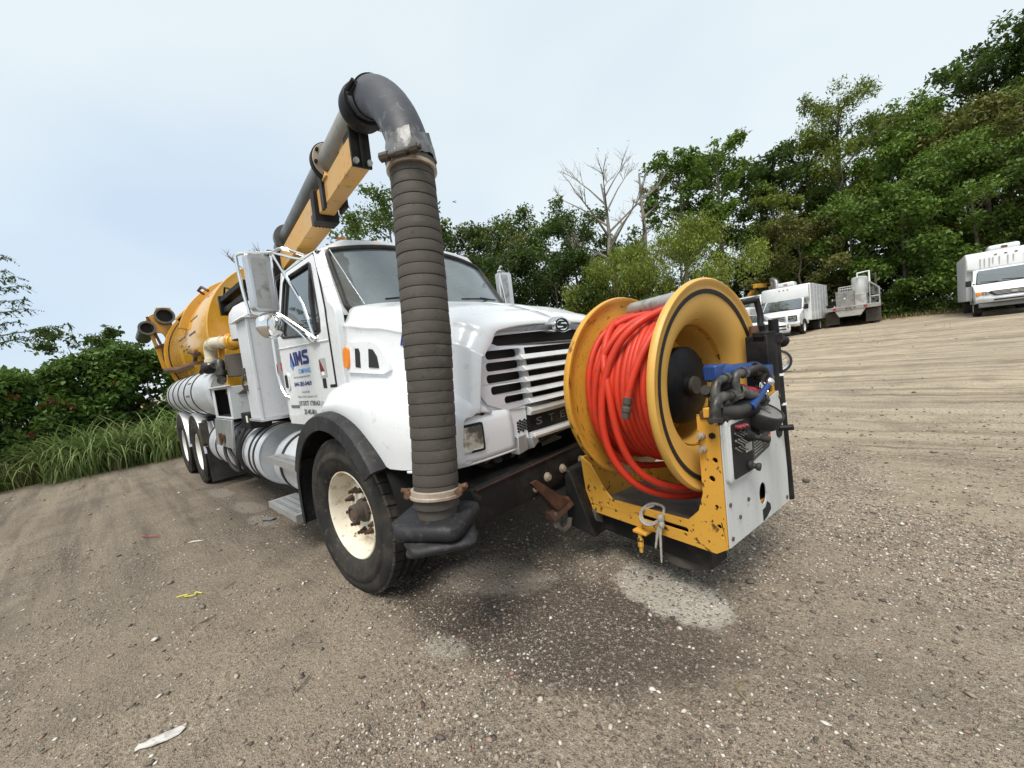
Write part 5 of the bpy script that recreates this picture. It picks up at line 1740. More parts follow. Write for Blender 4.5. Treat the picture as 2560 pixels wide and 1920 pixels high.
bfp = [(0.578, -0.02), (0.585, 0.0), (0.578, 0.022), (0.562, 0.022), (0.548, 0.008), (0.50, 0.0), (0.42, 0.016), (0.34, 0.02), (0.0, 0.02), (0.0, 0.0), (0.34, 0.004), (0.42, 0.0), (0.5, -0.016), (0.555, -0.012)]
f2 = reel_obj('back_flange', MB().lathe(bfp, (0, 0, 0), (0, 0, 1), 96), 'flange_yellow', -0.71, 0, 50)
reel_obj('drum', MB().lathe([(0.338, 0.01), (0.338, 0.45)], (0, 0, 0), (0, 0, 1), 64), 'frame_yellow', -0.71)
reel_obj('hub_plate', MB().lathe([(0.0, 0.03), (0.06, 0.03), (0.065, 0.006), (0.21, 0.0), (0.225, -0.012), (0.225, -0.06)], (0, 0, 0), (0, 0, 1), 40), 'black_metal', -0.30)
reel_obj('inner_disc', MB().lathe([(0.0, 0.0), (0.322, 0.0)], (0, 0, 0), (0, 0, 1), 48), 'frame_yellow', -0.47)
ax_ = MB().cyl((0, 0, -0.42), (0, 0, 0.15), 0.05, 16)
reel_obj('axle', ax_, 'dirty_steel', -0.40)

# hose wraps: three layers of turns, then two loose loops hanging low
hp_ = MB()
rs_ = random.Random(5)
nturn = 14
pitch = 0.53 / nturn
layers = ((0.362, 13, 0.0), (0.396, 14, 0.0), (0.428, 14, 0.005))
for (r0, cnt, off) in layers:
    for k in range(cnt):
        h = -0.690 + off + (k + 0.5) * (0.425 + 0.9 * (r0 - 0.362) - 2 * off) / cnt
        jit = rs_.uniform(-0.004, 0.004)
        ring = []
        dh = rs_.uniform(-0.006, 0.006)
        for a in np.linspace(0, 2 * PI, 60, endpoint=False):
            rr = r0 + jit + 0.006 * math.sin(2 * a + k)
            ring.append(rp(h + dh * math.sin(a + k * 0.3), SC0 + rr * math.sin(a), ZC0 + rr * math.cos(a)))
        hp_.tube(ring, 0.0195, 10, closed=True)
sub('wound_hose', hp_, 'hose_red', reel, 0, 60)
# strands crossing over the top layer (loose)
for kk, (pts_, r_) in enumerate((
        ([(-0.20, 0.30, 1.635), (-0.27, 0.14, 1.615), (-0.38, -0.02, 1.545), (-0.47, -0.115, 1.42), (-0.53, -0.175, 1.22), (-0.545, -0.195, 1.0), (-0.52, -0.16, 0.80), (-0.45, -0.06, 0.64), (-0.34, 0.10, 0.555), (-0.24, 0.28, 0.545), (-0.19, 0.45, 0.60)], 0.0215),
        ([(-0.62, 0.29, 1.62), (-0.60, 0.05, 1.57), (-0.56, -0.11, 1.40), (-0.50, -0.17, 1.20), (-0.47, -0.165, 0.95), (-0.42, -0.10, 0.75), (-0.33, 0.02, 0.64), (-0.24, 0.18, 0.605), (-0.18, 0.34, 0.62)], 0.0205),
        ([(-0.30, 0.30, 1.605), (-0.42, 0.12, 1.585), (-0.50, -0.03, 1.51), (-0.57, -0.13, 1.36), (-0.61, -0.165, 1.17), (-0.62, -0.15, 0.97), (-0.60, -0.06, 0.80), (-0.55, 0.10, 0.70), (-0.5, 0.3, 0.66)], 0.0200),
        ([(-0.42, 0.30, 1.61), (-0.55, 0.12, 1.59), (-0.63, -0.02, 1.51), (-0.655, -0.12, 1.36), (-0.66, -0.155, 1.17), (-0.655, -0.12, 0.95), (-0.64, 0.0, 0.78)], 0.0200),
        ([(-0.19, 0.10, 1.56), (-0.24, -0.04, 1.51), (-0.275, -0.14, 1.40), (-0.31, -0.20, 1.27), (-0.335, -0.225, 1.165)], 0.0200))):
    P = bez([rp(*p) for p in pts_], 7)
    o = sub('loose_hose_strand', MB().tube(P, r_, 12), 'hose_red', reel, 0, 60)
fit = MB()
p0, p1 = rp(-0.333, -0.224, 1.175), rp(-0.352, -0.238, 1.06)
d_ = (p1 - p0).normalized()
fit.lathe([(0.0, 0.0), (0.024, 0.0), (0.024, 0.035), (0.020, 0.037), (0.020, 0.05), (0.025, 0.052), (0.025, 0.075), (0.021, 0.078), (0.021, 0.112), (0.014, 0.112), (0.014, 0.09), (0, 0.09)], p0, d_, 20)
sub('hose_end_fitting', fit, 'dirty_steel', reel, 0.002)
# guide roller across the top
ro = MB().cyl(rp(-0.665, 0.327, 1.655), rp(-0.19, 0.20, 1.655), 0.047, 24)
sub('guide_roller', ro, 'galv', reel, 0.004)

# frame
TH = 0.012
fm = MB()
# angle posts and beams on the near side plane s = 0
side = lambda n, z, d: rp(n, -0.004 + d, z)
gpoly = [(-0.92, 0.385), (-0.90, 0.355), (-0.06, 0.352), (0.0, 0.395), (0.0, 1.055), (-0.105, 1.055), (-0.105, 0.655), (-0.135, 0.555), (-0.20, 0.487), (-0.70, 0.475), (-0.765, 0.53), (-0.865, 0.68), (-0.945, 0.72)]
hl_ = [rrect(-0.52, -0.385, 0.412, 0.440, 0.013, 3)[::-1], rrect(-0.37, -0.20, 0.415, 0.443, 0.013, 3)[::-1]]
for (cn, cz, r_) in ((-0.03, 0.835, 0.014), (-0.052, 0.739, 0.016), (-0.04, 0.60, 0.010), (-0.035, 0.50, 0.012), (-0.02, 0.455, 0.010), (-0.88, 0.40, 0.012), (-0.74, 0.44, 0.010), (-0.22, 0.40, 0.010)):
    hl_.append(circ(cn, cz, r_, 10)[::-1])
fm.prism(dens(gpoly, 0.3), side, 0, TH, holes=hl_)
fm.prism([(0.80, 0.40), (0.80, 1.06), (0.70, 1.06), (0.70, 0.50), (0.0, 0.50), (0.0, 0.40)], lambda s_, z, d: rp(0.0 - d - 0.012, s_, z), 0, TH)
fm.box(0, 0, 0, 0, 0, 0) if False else None
frame = sub('reel_frame', fm, 'frame_yellow', reel, 0.003)
frame['label'] = 'chipped yellow reel frame with slots and bolts'
fl_ = MB()
# returned edges of the channel
for (a, b, z0, z1, s0, s1) in ((-0.905, -0.05, 0.352, 0.362, 0.01, 0.10), (-0.105, -0.095, 0.62, 1.05, 0.01, 0.09)):
    vs = [rp(a, s0, z0), rp(b, s0, z0), rp(b, s1, z0), rp(a, s1, z0), rp(a, s0, z1), rp(b, s0, z1), rp(b, s1, z1), rp(a, s1, z1)]
    fl_.hexa(vs)


def rbox(mb, n0, n1, s0, s1, z0, z1):
    return mb.hexa([rp(n0, s0, z0), rp(n1, s0, z0), rp(n1, s1, z0), rp(n0, s1, z0), rp(n0, s0, z1), rp(n1, s0, z1), rp(n1, s1, z1), rp(n0, s1, z1)])


rbox(fl_, -0.945, -0.93, 0.009, 0.80, 0.36, 0.72)
rbox(fl_, -0.93, -0.02, 0.72, 0.735, 0.36, 0.48)
sub('frame_return', fl_, 'frame_yellow', reel, 0.003)
tr2 = MB()
rbox(tr2, -0.80, -0.14, 0.02, 0.075, 0.462, 0.474)
rbox(tr2, -0.92, -0.03, 0.10, 0.70, 0.372, 0.380)
sub('frame_tray', tr2, 'dirty_steel', reel, 0.003)
sub('post_cap', rbox(MB(), -0.085, -0.012, -0.012, 0.02, 1.035, 1.075), 'rusty', reel, 0.006)
for (cn, cz, big) in ((-0.084, 0.952, 1), (-0.032, 0.957, 0), (-0.081, 0.887, 1)):
    p = rp(cn, -0.004, cz)
    if big:
        mb_ = MB().lathe([(0.020, 0.0), (0.018, 0.018), (0.012, 0.020), (0.012, 0.036), (0, 0.037)], p, -RS, 10)
    else:
        mb_ = MB().lathe([(0.016, 0.0), (0.016, 0.010), (0, 0.011)], p, -RS, 6)
    sub('frame_bolt', mb_, 'black_metal' if not big else 'tan_clamp', reel)

# lower arm and swivel
ar = MB()
rbox(ar, -0.98, -0.12, 0.05, 0.22, 0.215, 0.35)
rbox(ar, -0.55, -0.22, 0.10, 0.60, 0.29, 0.350)
sub('swing_arm', ar, 'black_metal', reel, 0.008)
sw = MB().cyl(rp(-0.33, 0.22, 0.15), rp(-0.33, 0.22, 0.30), 0.16, 24)
sw.cyl(rp(-0.33, 0.22, 0.13), rp(-0.33, 0.22, 0.16), 0.11, 20)
sub('swivel', sw, 'dirty_steel', reel, 0.008)
mt = MB().hexa([(1.085, -0.22, 0.28), (1.28, -0.20, 0.22), (1.28, 0.10, 0.22), (1.085, 0.10, 0.28), (1.085, -0.20, 0.66), (1.12, -0.18, 0.64), (1.12, 0.05, 0.64), (1.085, 0.05, 0.66)])
sub('mount_plate', mt, 'black_metal', reel, 0.01)
ml = MB()
rbox(ml, -1.02, -0.85, -0.02, 0.34, 0.20, 0.37)
sub('mount_block', ml, 'dirty_steel', reel, 0.008)
bk_ = MB()
rbox(bk_, -0.53, -0.44, -0.05, 0.02, 0.335, 0.352)
bk_.cyl(rp(-0.495, -0.03, 0.335), rp(-0.495, -0.03, 0.215), 0.012, 8).cyl(rp(-0.495, -0.03, 0.30), rp(-0.495, -0.03, 0.25), 0.018, 8)
sub('drop_bracket', bk_, 'frame_yellow', reel, 0.003)

# white control panel on the forward face
ppoly = [(0.0, 0.40), (0.735, 0.405), (0.735, 0.60), (0.715, 0.90), (0.685, 1.075), (0.31, 1.02), (0.0, 1.02)]
pan = MB().prism(dens(ppoly, 0.2), lambda s_, z, d: rp(0.002 + d, s_, z), 0, 0.006, holes=[circ(0.393, 0.557, 0.042, 20, 0.060)[::-1], [(0.335, 0.885), (0.405, 0.87), (0.405, 0.99), (0.335, 0.995)][::-1]])
pno = sub('front_panel', pan, 'panel_white', reel, 0.0015)
sub('torn_black_patch', MB().prism([(0.375, 0.408), (0.42, 0.418), (0.475, 0.445), (0.47, 0.475), (0.435, 0.50), (0.41, 0.475), (0.375, 0.47)], lambda s_, z, d: rp(0.0085 + d, s_, z), 0, 0.002), 'black', reel)
sub('panel_backing', rbox(MB(), -0.075, -0.03, 0.02, 0.68, 0.40, 0.98), 'black', reel)
cbx = MB()
secs = []
for (n_, k) in ((0.008, 0.0), (0.024, 0.0), (0.030, 0.008)):
    secs.append([rp(n_, u, v) for u, v in rrect(0.010 + k, 0.262 - k, 0.715 + k, 1.035 - k, 0.03, 4)])
cbx.loft(secs)
cbo2 = sub('control_box', cbx, 'panel_white', reel, 0.002)
sub('control_face', MB().prism(rrect(0.045, 0.250, 0.735, 1.005, 0.012, 3), lambda s_, z, d: rp(0.0305 + d, s_, z), 0, 0.004), 'black', reel, 0.001)
prs = random.Random(3)
for j in range(3):
    for i in range(3):
        s_, z_ = 0.072 + i * 0.030, 0.955 - j * 0.036
        p = rp(0.0345, s_, z_)
        tg = MB().lathe([(0.011, 0), (0.011, 0.008), (0.005, 0.009), (0.0042, 0.026), (0.0055, 0.034), (0, 0.035)], p, RN * 1.0 - Vector((0, 0, 0.45)) + RS * prs.uniform(-0.1, 0.3), 10)
        sub('toggle_switch', tg, 'greasy', reel)
for i, (s_, z_) in enumerate(((0.09, 0.985), (0.125, 0.982), (0.16, 0.98))):
    sub('red_switch_cap', MB().lathe([(0.012, 0), (0.012, 0.02), (0.008, 0.028), (0, 0.029)], rp(0.0345, s_, z_), RN, 12), 'maroon_ink', reel)
cons = MB()
rbox(cons, 0.034, 0.040, 0.17, 0.235, 0.84, 0.90)
sub('switch_label', cons, 'silver_ink', reel, 0.002)
jl = MB()
p = rp(0.034, 0.175, 0.925)
ax = (RN * 1.0 + RS * 0.15 - Vector((0, 0, 0.12))).normalized()
prof = [(0.036, 0.0)]
for k in range(6):
    prof += [(0.036 - 0.003 * k, 0.005 + k * 0.008), (0.028 - 0.003 * k, 0.009 + k * 0.008)]
prof += [(0.013, 0.055), (0.011, 0.068), (0.016, 0.078), (0.017, 0.098), (0.013, 0.108), (0, 0.11)]
jl.lathe(prof, p, ax, 22)
sub('joystick', jl, 'rubber', reel, 0, 30)
jl = MB().lathe([(0.024, 0), (0.024, 0.015), (0.014, 0.018), (0.014, 0.032), (0.020, 0.036), (0.020, 0.05), (0, 0.053)], rp(0.034, 0.200, 0.770), ax, 14)
sub('rotary_knob', jl, 'rubber', reel, 0.002)
lb = MB().prism([(0.305, 0.760), (0.50, 0.790), (0.53, 0.82), (0.53, 0.91), (0.515, 0.93), (0.43, 0.885), (0.305, 0.865)], lambda s_, z, d: rp(0.0085 + d, s_, z), 0, 0.004)
sub('instruction_label', lb, 'label_dark', reel)
sub('orange_label', MB().prism([(0.44, 0.820), (0.525, 0.838), (0.525, 0.862), (0.44, 0.845)], lambda s_, z, d: rp(0.0128 + d, s_, z), 0, 0.0015), 'orange_ink', reel)
ln = MB()
for k in range(6):
    z_ = 0.785 + k * 0.016
    ln.prism([(0.32, z_), (0.42, z_ + 0.012), (0.42, z_ + 0.0155), (0.32, z_ + 0.0035)], lambda s_, z, d: rp(0.0128 + d, s_, z), 0, 0.001)
sub('label_print', ln, 'silver_ink', reel, smooth=0)
pk = MB().cyl(rp(0.008, 0.66, 0.86), rp(0.07, 0.69, 0.865), 0.017, 14)
pk.lathe([(0.0, 0.0), (0.042, 0.0), (0.042, 0.006), (0, 0.006)], rp(0.008, 0.655, 0.85), RN, 20)
sub('stub_pipe', pk, 'black_metal', reel, 0.003)
for (s_, z_) in ((0.03, 0.61), (0.03, 0.44), (0.70, 0.44), (0.69, 1.04), (0.22, 0.58), (0.12, 0.52)):
    sub('panel_screw', MB().lathe([(0.011, 0), (0.011, 0.005), (0, 0.007)], rp(0.008, s_, z_), RN, 8), 'dirty_steel', reel)
# round gauge tilted on top of the panel edge
gax = (RN * 0.45 + Vector((0, 0, 0.85)) - RS * 0.05).normalized()
gc = rp(0.055, 0.36, 1.015)
gg = MB().lathe([(0.0, -0.075), (0.082, -0.07), (0.092, -0.055), (0.095, 0.0), (0.092, 0.012), (0.084, 0.014), (0.082, 0.004), (0.0, 0.004)], gc, gax, 36)
gob = sub('pressure_gauge', gg, 'rubber', reel, 0.002)
sub('gauge_face', MB().lathe([(0.0, 0.006), (0.081, 0.006)], gc, gax, 32), 'weathered', reel)
gn = MB()
u_ = gax.cross(RS).normalized()
gn.hexa([gc + gax * 0.008 + RS * a_ + u_ * b_ for a_, b_ in ((-0.006, -0.03), (0.006, -0.03), (0.004, 0.055), (-0.004, 0.055))] + [gc + gax * 0.011 + RS * a_ + u_ * b_ for a_, b_ in ((-0.006, -0.03), (0.006, -0.03), (0.004, 0.055), (-0.004, 0.055))])
sub('gauge_needle', gn, 'grey_ink', reel)
sub('gauge_bracket', rbox(MB(), 0.0, 0.05, 0.30, 0.40, 0.90, 0.985), 'black_metal', reel, 0.004)

# valve cluster in front of the drum opening
va = MB()
pts_ = bez([rp(-0.06, 0.05, 1.255), rp(-0.02, 0.16, 1.245), rp(-0.02, 0.34, 1.235), rp(-0.05, 0.52, 1.215), rp(-0.06, 0.62, 1.19)], 5)
va.tube(pts_, [0.045] * 6 + [0.038] * 9 + [0.05] * (len(pts_) - 15), 14)
rbox(va, -0.07, 0.0, 0.02, 0.12, 1.215, 1.295)
rbox(va, -0.08, 0.01, 0.50, 0.64, 1.12, 1.235)
sub('blue_valve_body', va, 'blue_valve', reel, 0.010)
gv = MB()
for P, r_ in (([(0.0, 0.10, 1.225), (0.0, 0.02, 1.215), (0.0, -0.01, 1.17), (0.0, -0.012, 1.11)], 0.021),
              ([(0.03, 0.22, 1.235), (0.03, 0.15, 1.235), (0.03, 0.13, 1.20), (0.03, 0.135, 1.13)], 0.021),
              ([(0.02, 0.10, 1.135), (0.02, 0.0, 1.145), (0.02, -0.055, 1.12), (0.02, -0.07, 1.05)], 0.024),
              ([(0.03, 0.16, 1.15), (0.04, 0.26, 1.115), (0.05, 0.36, 1.075)], 0.026),
              ([(0.01, 0.40, 1.235), (0.02, 0.44, 1.205)], 0.026), ([(0.01, 0.44, 1.19), (0.02, 0.52, 1.17)], 0.024)):
    Q = bez([rp(*p) for p in P], 5)
    gv.tube(Q, r_, 12)
    for q, q2 in ((Q[0], Q[1]), (Q[-1], Q[-2])):
        gv.lathe([(r_, -0.012), (r_ + 0.009, -0.012), (r_ + 0.009, 0.012), (r_, 0.012)], q, (q2 - q), 8, closed_prof=True)
sub('pipe_fittings', gv, 'greasy', reel, 0.002)
hv = MB()
for P, r_ in (([(0.03, 0.22, 1.235), (0.05, 0.36, 1.245), (0.04, 0.46, 1.20), (0.03, 0.48, 1.12)], 0.016), ([(0.0, -0.012, 1.14), (-0.04, 0.05, 1.02), (-0.05, 0.2, 0.98), (-0.03, 0.3, 1.05)], 0.030),
              ([(0.0, 0.0, 1.08), (0.02, 0.1, 1.06), (0.03, 0.22, 1.06), (0.02, 0.3, 1.08)], 0.032), ([(0.02, 0.02, 1.12), (0.0, 0.14, 1.10), (0.01, 0.3, 1.12)], 0.020),
              ([(-0.05, 0.0, 1.18), (-0.06, 0.1, 1.14), (-0.05, 0.2, 1.17), (-0.05, 0.3, 1.15)], 0.025)):
    hv.tube(bez([rp(*p) for p in P], 5), r_, 10)
sub('hydraulic_lines', hv, 'rubber', reel)
mtv = MB().cyl(rp(-0.03, 0.0, 1.05), rp(0.02, 0.30, 1.055), 0.055, 20)
rbox(mtv, -0.08, 0.03, 0.02, 0.36, 0.99, 1.06)
sub('drive_motor', mtv, 'black_metal', reel, 0.008)
rv = MB().tube(bez([rp(0.0, 0.22, 1.155), rp(0.01, 0.30, 1.13), rp(0.02, 0.38, 1.10)], 4), [0.022, 0.026, 0.028, 0.022, 0.027, 0.03, 0.03, 0.026, 0.02], 12)
sub('red_handle', rv, 'red_valve', reel)
hd2 = MB().tube([rp(0.05, 0.22, 1.06), rp(0.06, 0.31, 1.10), rp(0.07, 0.40, 1.15)], [0.024, 0.017, 0.013], 10)
sub('control_lever', hd2, 'blue_valve', reel)
kb = MB().ball(rp(0.072, 0.405, 1.163), 0.023, 16, 10)
sub('lever_knob', kb, 'chrome', reel, 0, 180)
ga2 = MB().lathe([(0.0, -0.02), (0.040, -0.02), (0.043, 0.004), (0.038, 0.008), (0.036, 0.004), (0, 0.004)], rp(0.03, 0.43, 1.125), RN + Vector((0, 0, 0.2)), 24)
sub('small_gauge', ga2, 'chrome', reel)
tb2 = MB()
rbox(tb2, -0.09, -0.005, 0.40, 0.70, 1.055, 1.075)
rbox(tb2, -0.05, -0.01, 0.66, 0.71, 1.07, 1.12)
rbox(tb2, -0.04, -0.01, -0.06, -0.02, 1.055, 1.10)
sub('top_rail', tb2, 'frame_yellow', reel, 0.003)

# dark post with brackets on the outer side
po = MB().tube([rp(-0.01, 0.79, 0.40), rp(-0.012, 0.765, 0.9), rp(-0.015, 0.742, 1.485)], 0.026, 18)
pst = sub('upright_post', po, 'black_metal', reel, 0.003)
po = MB().tube([rp(-0.05, 0.72, 1.03), rp(-0.05, 0.715, 1.42)], 0.055, 12)
rbox(po, -0.14, -0.02, 0.66, 0.72, 1.06, 1.40)
rbox(po, -0.10, -0.03, 0.66, 0.76, 1.36, 1.42)
sub('post_housing', po, 'black_metal', reel, 0.006)
cu = MB().lathe([(0.03, -0.03), (0.038, -0.02), (0.038, 0.03), (0.03, 0.035)], rp(-0.014, 0.75, 1.37), (0, 0, 1), 20, closed_prof=True)
cu.lathe([(0.0, -0.03), (0.03, -0.02), (0.036, 0.02), (0, 0.02)], rp(0.0, 0.80, 1.355), (0.3, 0.8, -0.5), 16)
sub('post_collar', cu, 'black_metal', reel, 0.002)
for z_ in (1.16, 0.985):
    sub('cable_tie', MB().lathe([(0.0265, -0.007), (0.029, -0.007), (0.029, 0.007), (0.0265, 0.007)], rp(-0.012, 0.765 + (1.0 - z_) * 0.05, z_), (0, 0, 1), 20, closed_prof=True), 'white_ink', reel)
bkt = MB().tube([rp(-0.28, 0.55, 1.60), rp(-0.20, 0.70, 1.605), rp(-0.15, 0.88, 1.62)], 0.016, 10)
bkt.tube([rp(-0.15, 0.88, 1.63), rp(-0.14, 0.90, 1.52), rp(-0.13, 0.86, 1.44)], 0.018, 10)
bkt.tube([rp(-0.13, 0.87, 1.46), rp(-0.08, 0.80, 1.40), rp(-0.03, 0.75, 1.38)], 0.022, 10)
rbox(bkt, -0.15, -0.08, 0.80, 0.87, 1.38, 1.46)
sub('light_bracket', bkt, 'black_metal', reel, 0.003)
lm = MB().tube([rp(-0.13, 0.74, 1.36), rp(-0.12, 0.745, 1.41), rp(-0.12, 0.74, 1.46)], [0.022, 0.03, 0.022], 14)
sub('work_light', lm, 'rusty', reel)
lm = MB().tube([rp(-0.10, 0.70, 1.22), rp(-0.10, 0.71, 1.30)], 0.03, 10)
rbox(lm, -0.13, -0.05, 0.66, 0.74, 1.195, 1.21)
sub('hinge_pin', lm, 'rusty', reel, 0.003)

# rope tied round the lower beam of the reel frame
rope = MB()
rope.tube(bez([rp(-0.345, -0.03, 0.455), rp(-0.40, -0.045, 0.425), rp(-0.455, -0.04, 0.43), rp(-0.47, -0.02, 0.475), rp(-0.44, 0.03, 0.505), rp(-0.37, 0.04, 0.50), rp(-0.34, -0.015, 0.47)], 6), 0.008, 8)
rope.tube(bez([rp(-0.345, -0.03, 0.45), rp(-0.41, -0.05, 0.412), rp(-0.465, -0.045, 0.425), rp(-0.475, -0.02, 0.465), rp(-0.43, 0.04, 0.495)], 6), 0.008, 8)
rope.ball(rp(-0.343, -0.03, 0.462), 0.02, 10, 6, (1, 1, 1.3))
rope.ball(rp(-0.338, -0.035, 0.432), 0.017, 10, 6, (1, 1, 1.5))
for (dn, ds, ze) in ((-0.035, -0.02, 0.29), (0.0, -0.03, 0.225), (-0.03, -0.03, 0.30)):
    rope.tube(bez([rp(-0.34, -0.035, 0.44), rp(-0.345 + dn * 0.5, -0.045, 0.38), rp(-0.34 + dn, -0.035 + ds, ze)], 5), [0.009] * 5 + [0.008, 0.0075, 0.007, 0.006, 0.006, 0.004][:6], 7)
rope_o = mk('rope', rope, M['rope'])
tag(rope_o, 'frayed grey rope knotted round the slotted yellow reel frame', 'rope')


# ------------------------------------------------------------------ parked vehicles beyond the yard
def veh_frame(x, y, heading_deg):
    """local x forward, y left; returns a root matrix."""
    return Matrix.Translation((x, y, gz1(x, y) - 0.01)) @ Matrix.Rotation(R(heading_deg), 4, 'Z')


class Veh:
    def __init__(self, name, label, cat, x, y, heading, group=None):
        self.root = empty(name, (x, y, gz1(x, y) - 0.01), None, R(heading))
        tag(self.root, label, cat, group)

    def p(self, name, mb, mat, bevel=0.0, smooth=40, parent=None):
        return mk(name, mb, M[mat], parent or self.root, bevel, smooth)

    def wheel(self, x, y, r, w, rim='white_rear_rim', spoke=False, name='wheel'):
        s = -1 if y < 0 else 1
        e = empty(name, (x, y, r), self.root)
        ri = r * 0.60
        h = w / 2
        t = MB().lathe([(ri, -h * .8), (ri + .03, -h), ((ri + r) / 2, -h * 1.05), (r - .03, -h), (r, -h * .75), (r, h * .75), (r - .03, h), ((ri + r) / 2, h * 1.05), (ri + .03, h), (ri, h * .8)], (0, 0, 0), (0, 1, 0), 32, closed_prof=True)
        self.p('tyre', t, 'tyre', 0, 45, e)
        m = MB().lathe([(ri + .01, s * h * .85), (ri - .02, s * h * .8), (ri * .9, s * h * .4), (ri * .55, s * h * .35), (ri * .35, s * h * .6), (0, s * h * .65)], (0, 0, 0), (0, 1, 0), 28)
        self.p('rim', m, rim, 0, 40, e)
        return e


def box_van(name, label, x, y, heading, older):
    v = Veh(name, label, 'box van', x, y, heading)
    # x forward; front axle at 0
    W = 1.12 if older else 1.10
    bw = 1.16
    top = 2.86 if older else 2.80
    b0, b1 = -5.3, -1.05
    ov = 0.10 if older else 0.30            # front overhang of the box over the cab
    body = MB()
    body.box(b0, b1, -bw, bw, 0.72, top)
    o = v.p('cargo_box', body, 'grey_box' if older else 'white', 0.04)
    peak = MB()
    secs = []
    for yv in np.linspace(-bw + 0.02, bw - 0.02, 9):
        secs.append([(b1 - 0.002, yv, top - 0.03), (b1 + ov, yv, top - 0.05), (b1 + ov + 0.12, yv, top - 0.30), (b1 + ov + 0.10, yv, 2.10 if older else 2.0), (b1 - 0.002, yv, 2.0 if older else 1.85)])
    peak.loft(secs)
    v.p('box_peak', peak, 'white', 0.05)
    if older:
        for k in range(9):
            s_ = MB().box(b0 + 0.25 + k * 0.45, b0 + 0.27 + k * 0.45, -bw - 0.012, -bw, 0.75, top - 0.06)
            v.p('wall_rib', s_, 'grey_box')
    else:
        for k in range(5):
            s_ = MB().box(b0 + 0.6 + k * 0.72, b0 + 0.61 + k * 0.72, bw, bw + 0.008, 0.75, top - 0.06)
            v.p('wall_rib', s_, 'grey_box')
    ac = MB().box(-1.75, -1.05, -0.42, 0.42, top, top + 0.26) if not older else MB().box(-2.2, -1.3, -0.45, 0.45, top, top + 0.24)
    aco = v.p('roof_air_conditioner', ac, 'white', 0.08)
    x_ = -1.05 if not older else -1.3
    v.p('unit_grille', MB().box(x_, x_ + 0.01, -0.08, 0.10, top + 0.06, top + 0.17), 'rusty' if older else 'tan_clamp', 0, 40, aco)
    for yv in ((-0.28, 0.0, 0.28) if older else (-0.2, 0.0, 0.2)):
        v.p('clearance_lamp', MB().ball((b1 + ov + 0.11, yv, top - 0.20), 0.035, 8, 5, (0.6, 1.5, 0.8)), 'grey_ink' if older else 'silver_ink')
    # cab
    cb = MB()
    prof = [(-1.0, 0.55), (0.80, 0.55), (0.98, 0.62), (1.00, 0.90), (0.98, 1.06), (0.90, 1.13), (0.25, 1.33), (-0.05, 1.40), (-0.62, 2.02), (-0.74, 2.08), (-1.04, 2.08)]
    secs = []
    for t in (-1.0, -0.97, -0.85, 0.0, 0.85, 0.97, 1.0):
        k = 1 - abs(t) ** 6
        secs.append([(px - (0.06 * (1 - k) if px > 0.6 else 0) - (0.02 * (1 - k)), t * (W - 0.10 * max(0, (pz - 1.3)) / 0.78 * 1.0) * 0.93, pz - 0.02 * (1 - k) * (pz > 1.0)) for px, pz in prof])
    cb.loft(secs)
    v.p('cab', cb, 'white', 0.02, 45)
    wsx = MB().loft([[(-0.045 + (-0.585) * k + 0.016, yv * (1.0 - 0.09 * k), 1.415 + 0.585 * k + 0.016) for yv in np.linspace(-0.90, 0.90, 7)] for k in (0.0, 0.5, 1.0)], ring=False)
    v.p('windshield', wsx, 'van_glass', 0, 180)
    wk = MB().loft([[(-0.05 + (-0.57) * k + 0.008, yv * (1.0 - 0.09 * k), 1.41 + 0.57 * k + 0.008) for yv in np.linspace(-0.93, 0.93, 7)] for k in (-0.03, 0.5, 1.05)], ring=False)
    v.p('windshield_surround', wk, 'black', 0, 180)
    for q0, q1 in (((-0.03, -0.3, 1.445), (-0.10, -0.8, 1.50)), ((-0.03, 0.35, 1.445), (-0.10, -0.2, 1.51))):
        v.p('wiper', MB().tube([q0, q1], 0.014, 5), 'black')
    for s in (-1, 1):
        yw = lambda z: s * (W - 0.10 * max(0, z - 1.3) / 0.78) * 0.93
        wnd = MB()
        for d in (0.0,):
            poly = [(-0.98, 1.38), (-0.02, 1.36), (-0.06, 1.44), (-0.56, 1.98), (-0.98, 2.0)]
            wnd.prism(poly, lambda a, b, d: (a, yw(b) + s * d, b), 0.002, 0.010)
        v.p('side_window', wnd, 'van_glass', 0, 30)
        dr = MB().tube([(-0.02, yw(0.7) + s * 0.002, 0.7), (0.02, yw(1.2) + s * 0.002, 1.2), (-0.02, yw(1.36), 1.36)], 0.008, 5)
        v.p('door_seam', dr, 'grey_ink')
        mi = MB().box(-0.16, -0.06, s * 1.05 + (0 if s > 0 else -0.17), s * 1.05 + (0.17 if s > 0 else 0), 1.36, 1.62)
        v.p('mirror', mi, 'black', 0.03)
        v.p('mirror_arm', MB().box(-0.13, -0.09, min(s * 0.95, s * 1.1), max(s * 0.95, s * 1.1), 1.42, 1.46), 'black')
    if older:
        gr = MB().prism([(-0.60, 1.045), (0.60, 1.045), (0.68, 1.0), (0.52, 0.84), (-0.52, 0.84), (-0.68, 1.0)], lambda a, b, d: (0.985 + d - 0.0, a, b), 0.0, 0.03)
        go = v.p('grille', gr, 'black', 0.01)
        for k in range(3):
            z = 0.885 + k * 0.05
            v.p('grille_bar', MB().box(1.015, 1.03, -0.50 - 0.04 * k, 0.50 + 0.04 * k, z, z + 0.022), 'silver_ink', 0, 40, go)
        v.p('oval_badge', MB().prism(circ(0, 0.945, 0.10, 18, 0.04), lambda a, b, d: (1.032 + d, a, b), 0, 0.01), 'silver_ink', 0, 40, go)
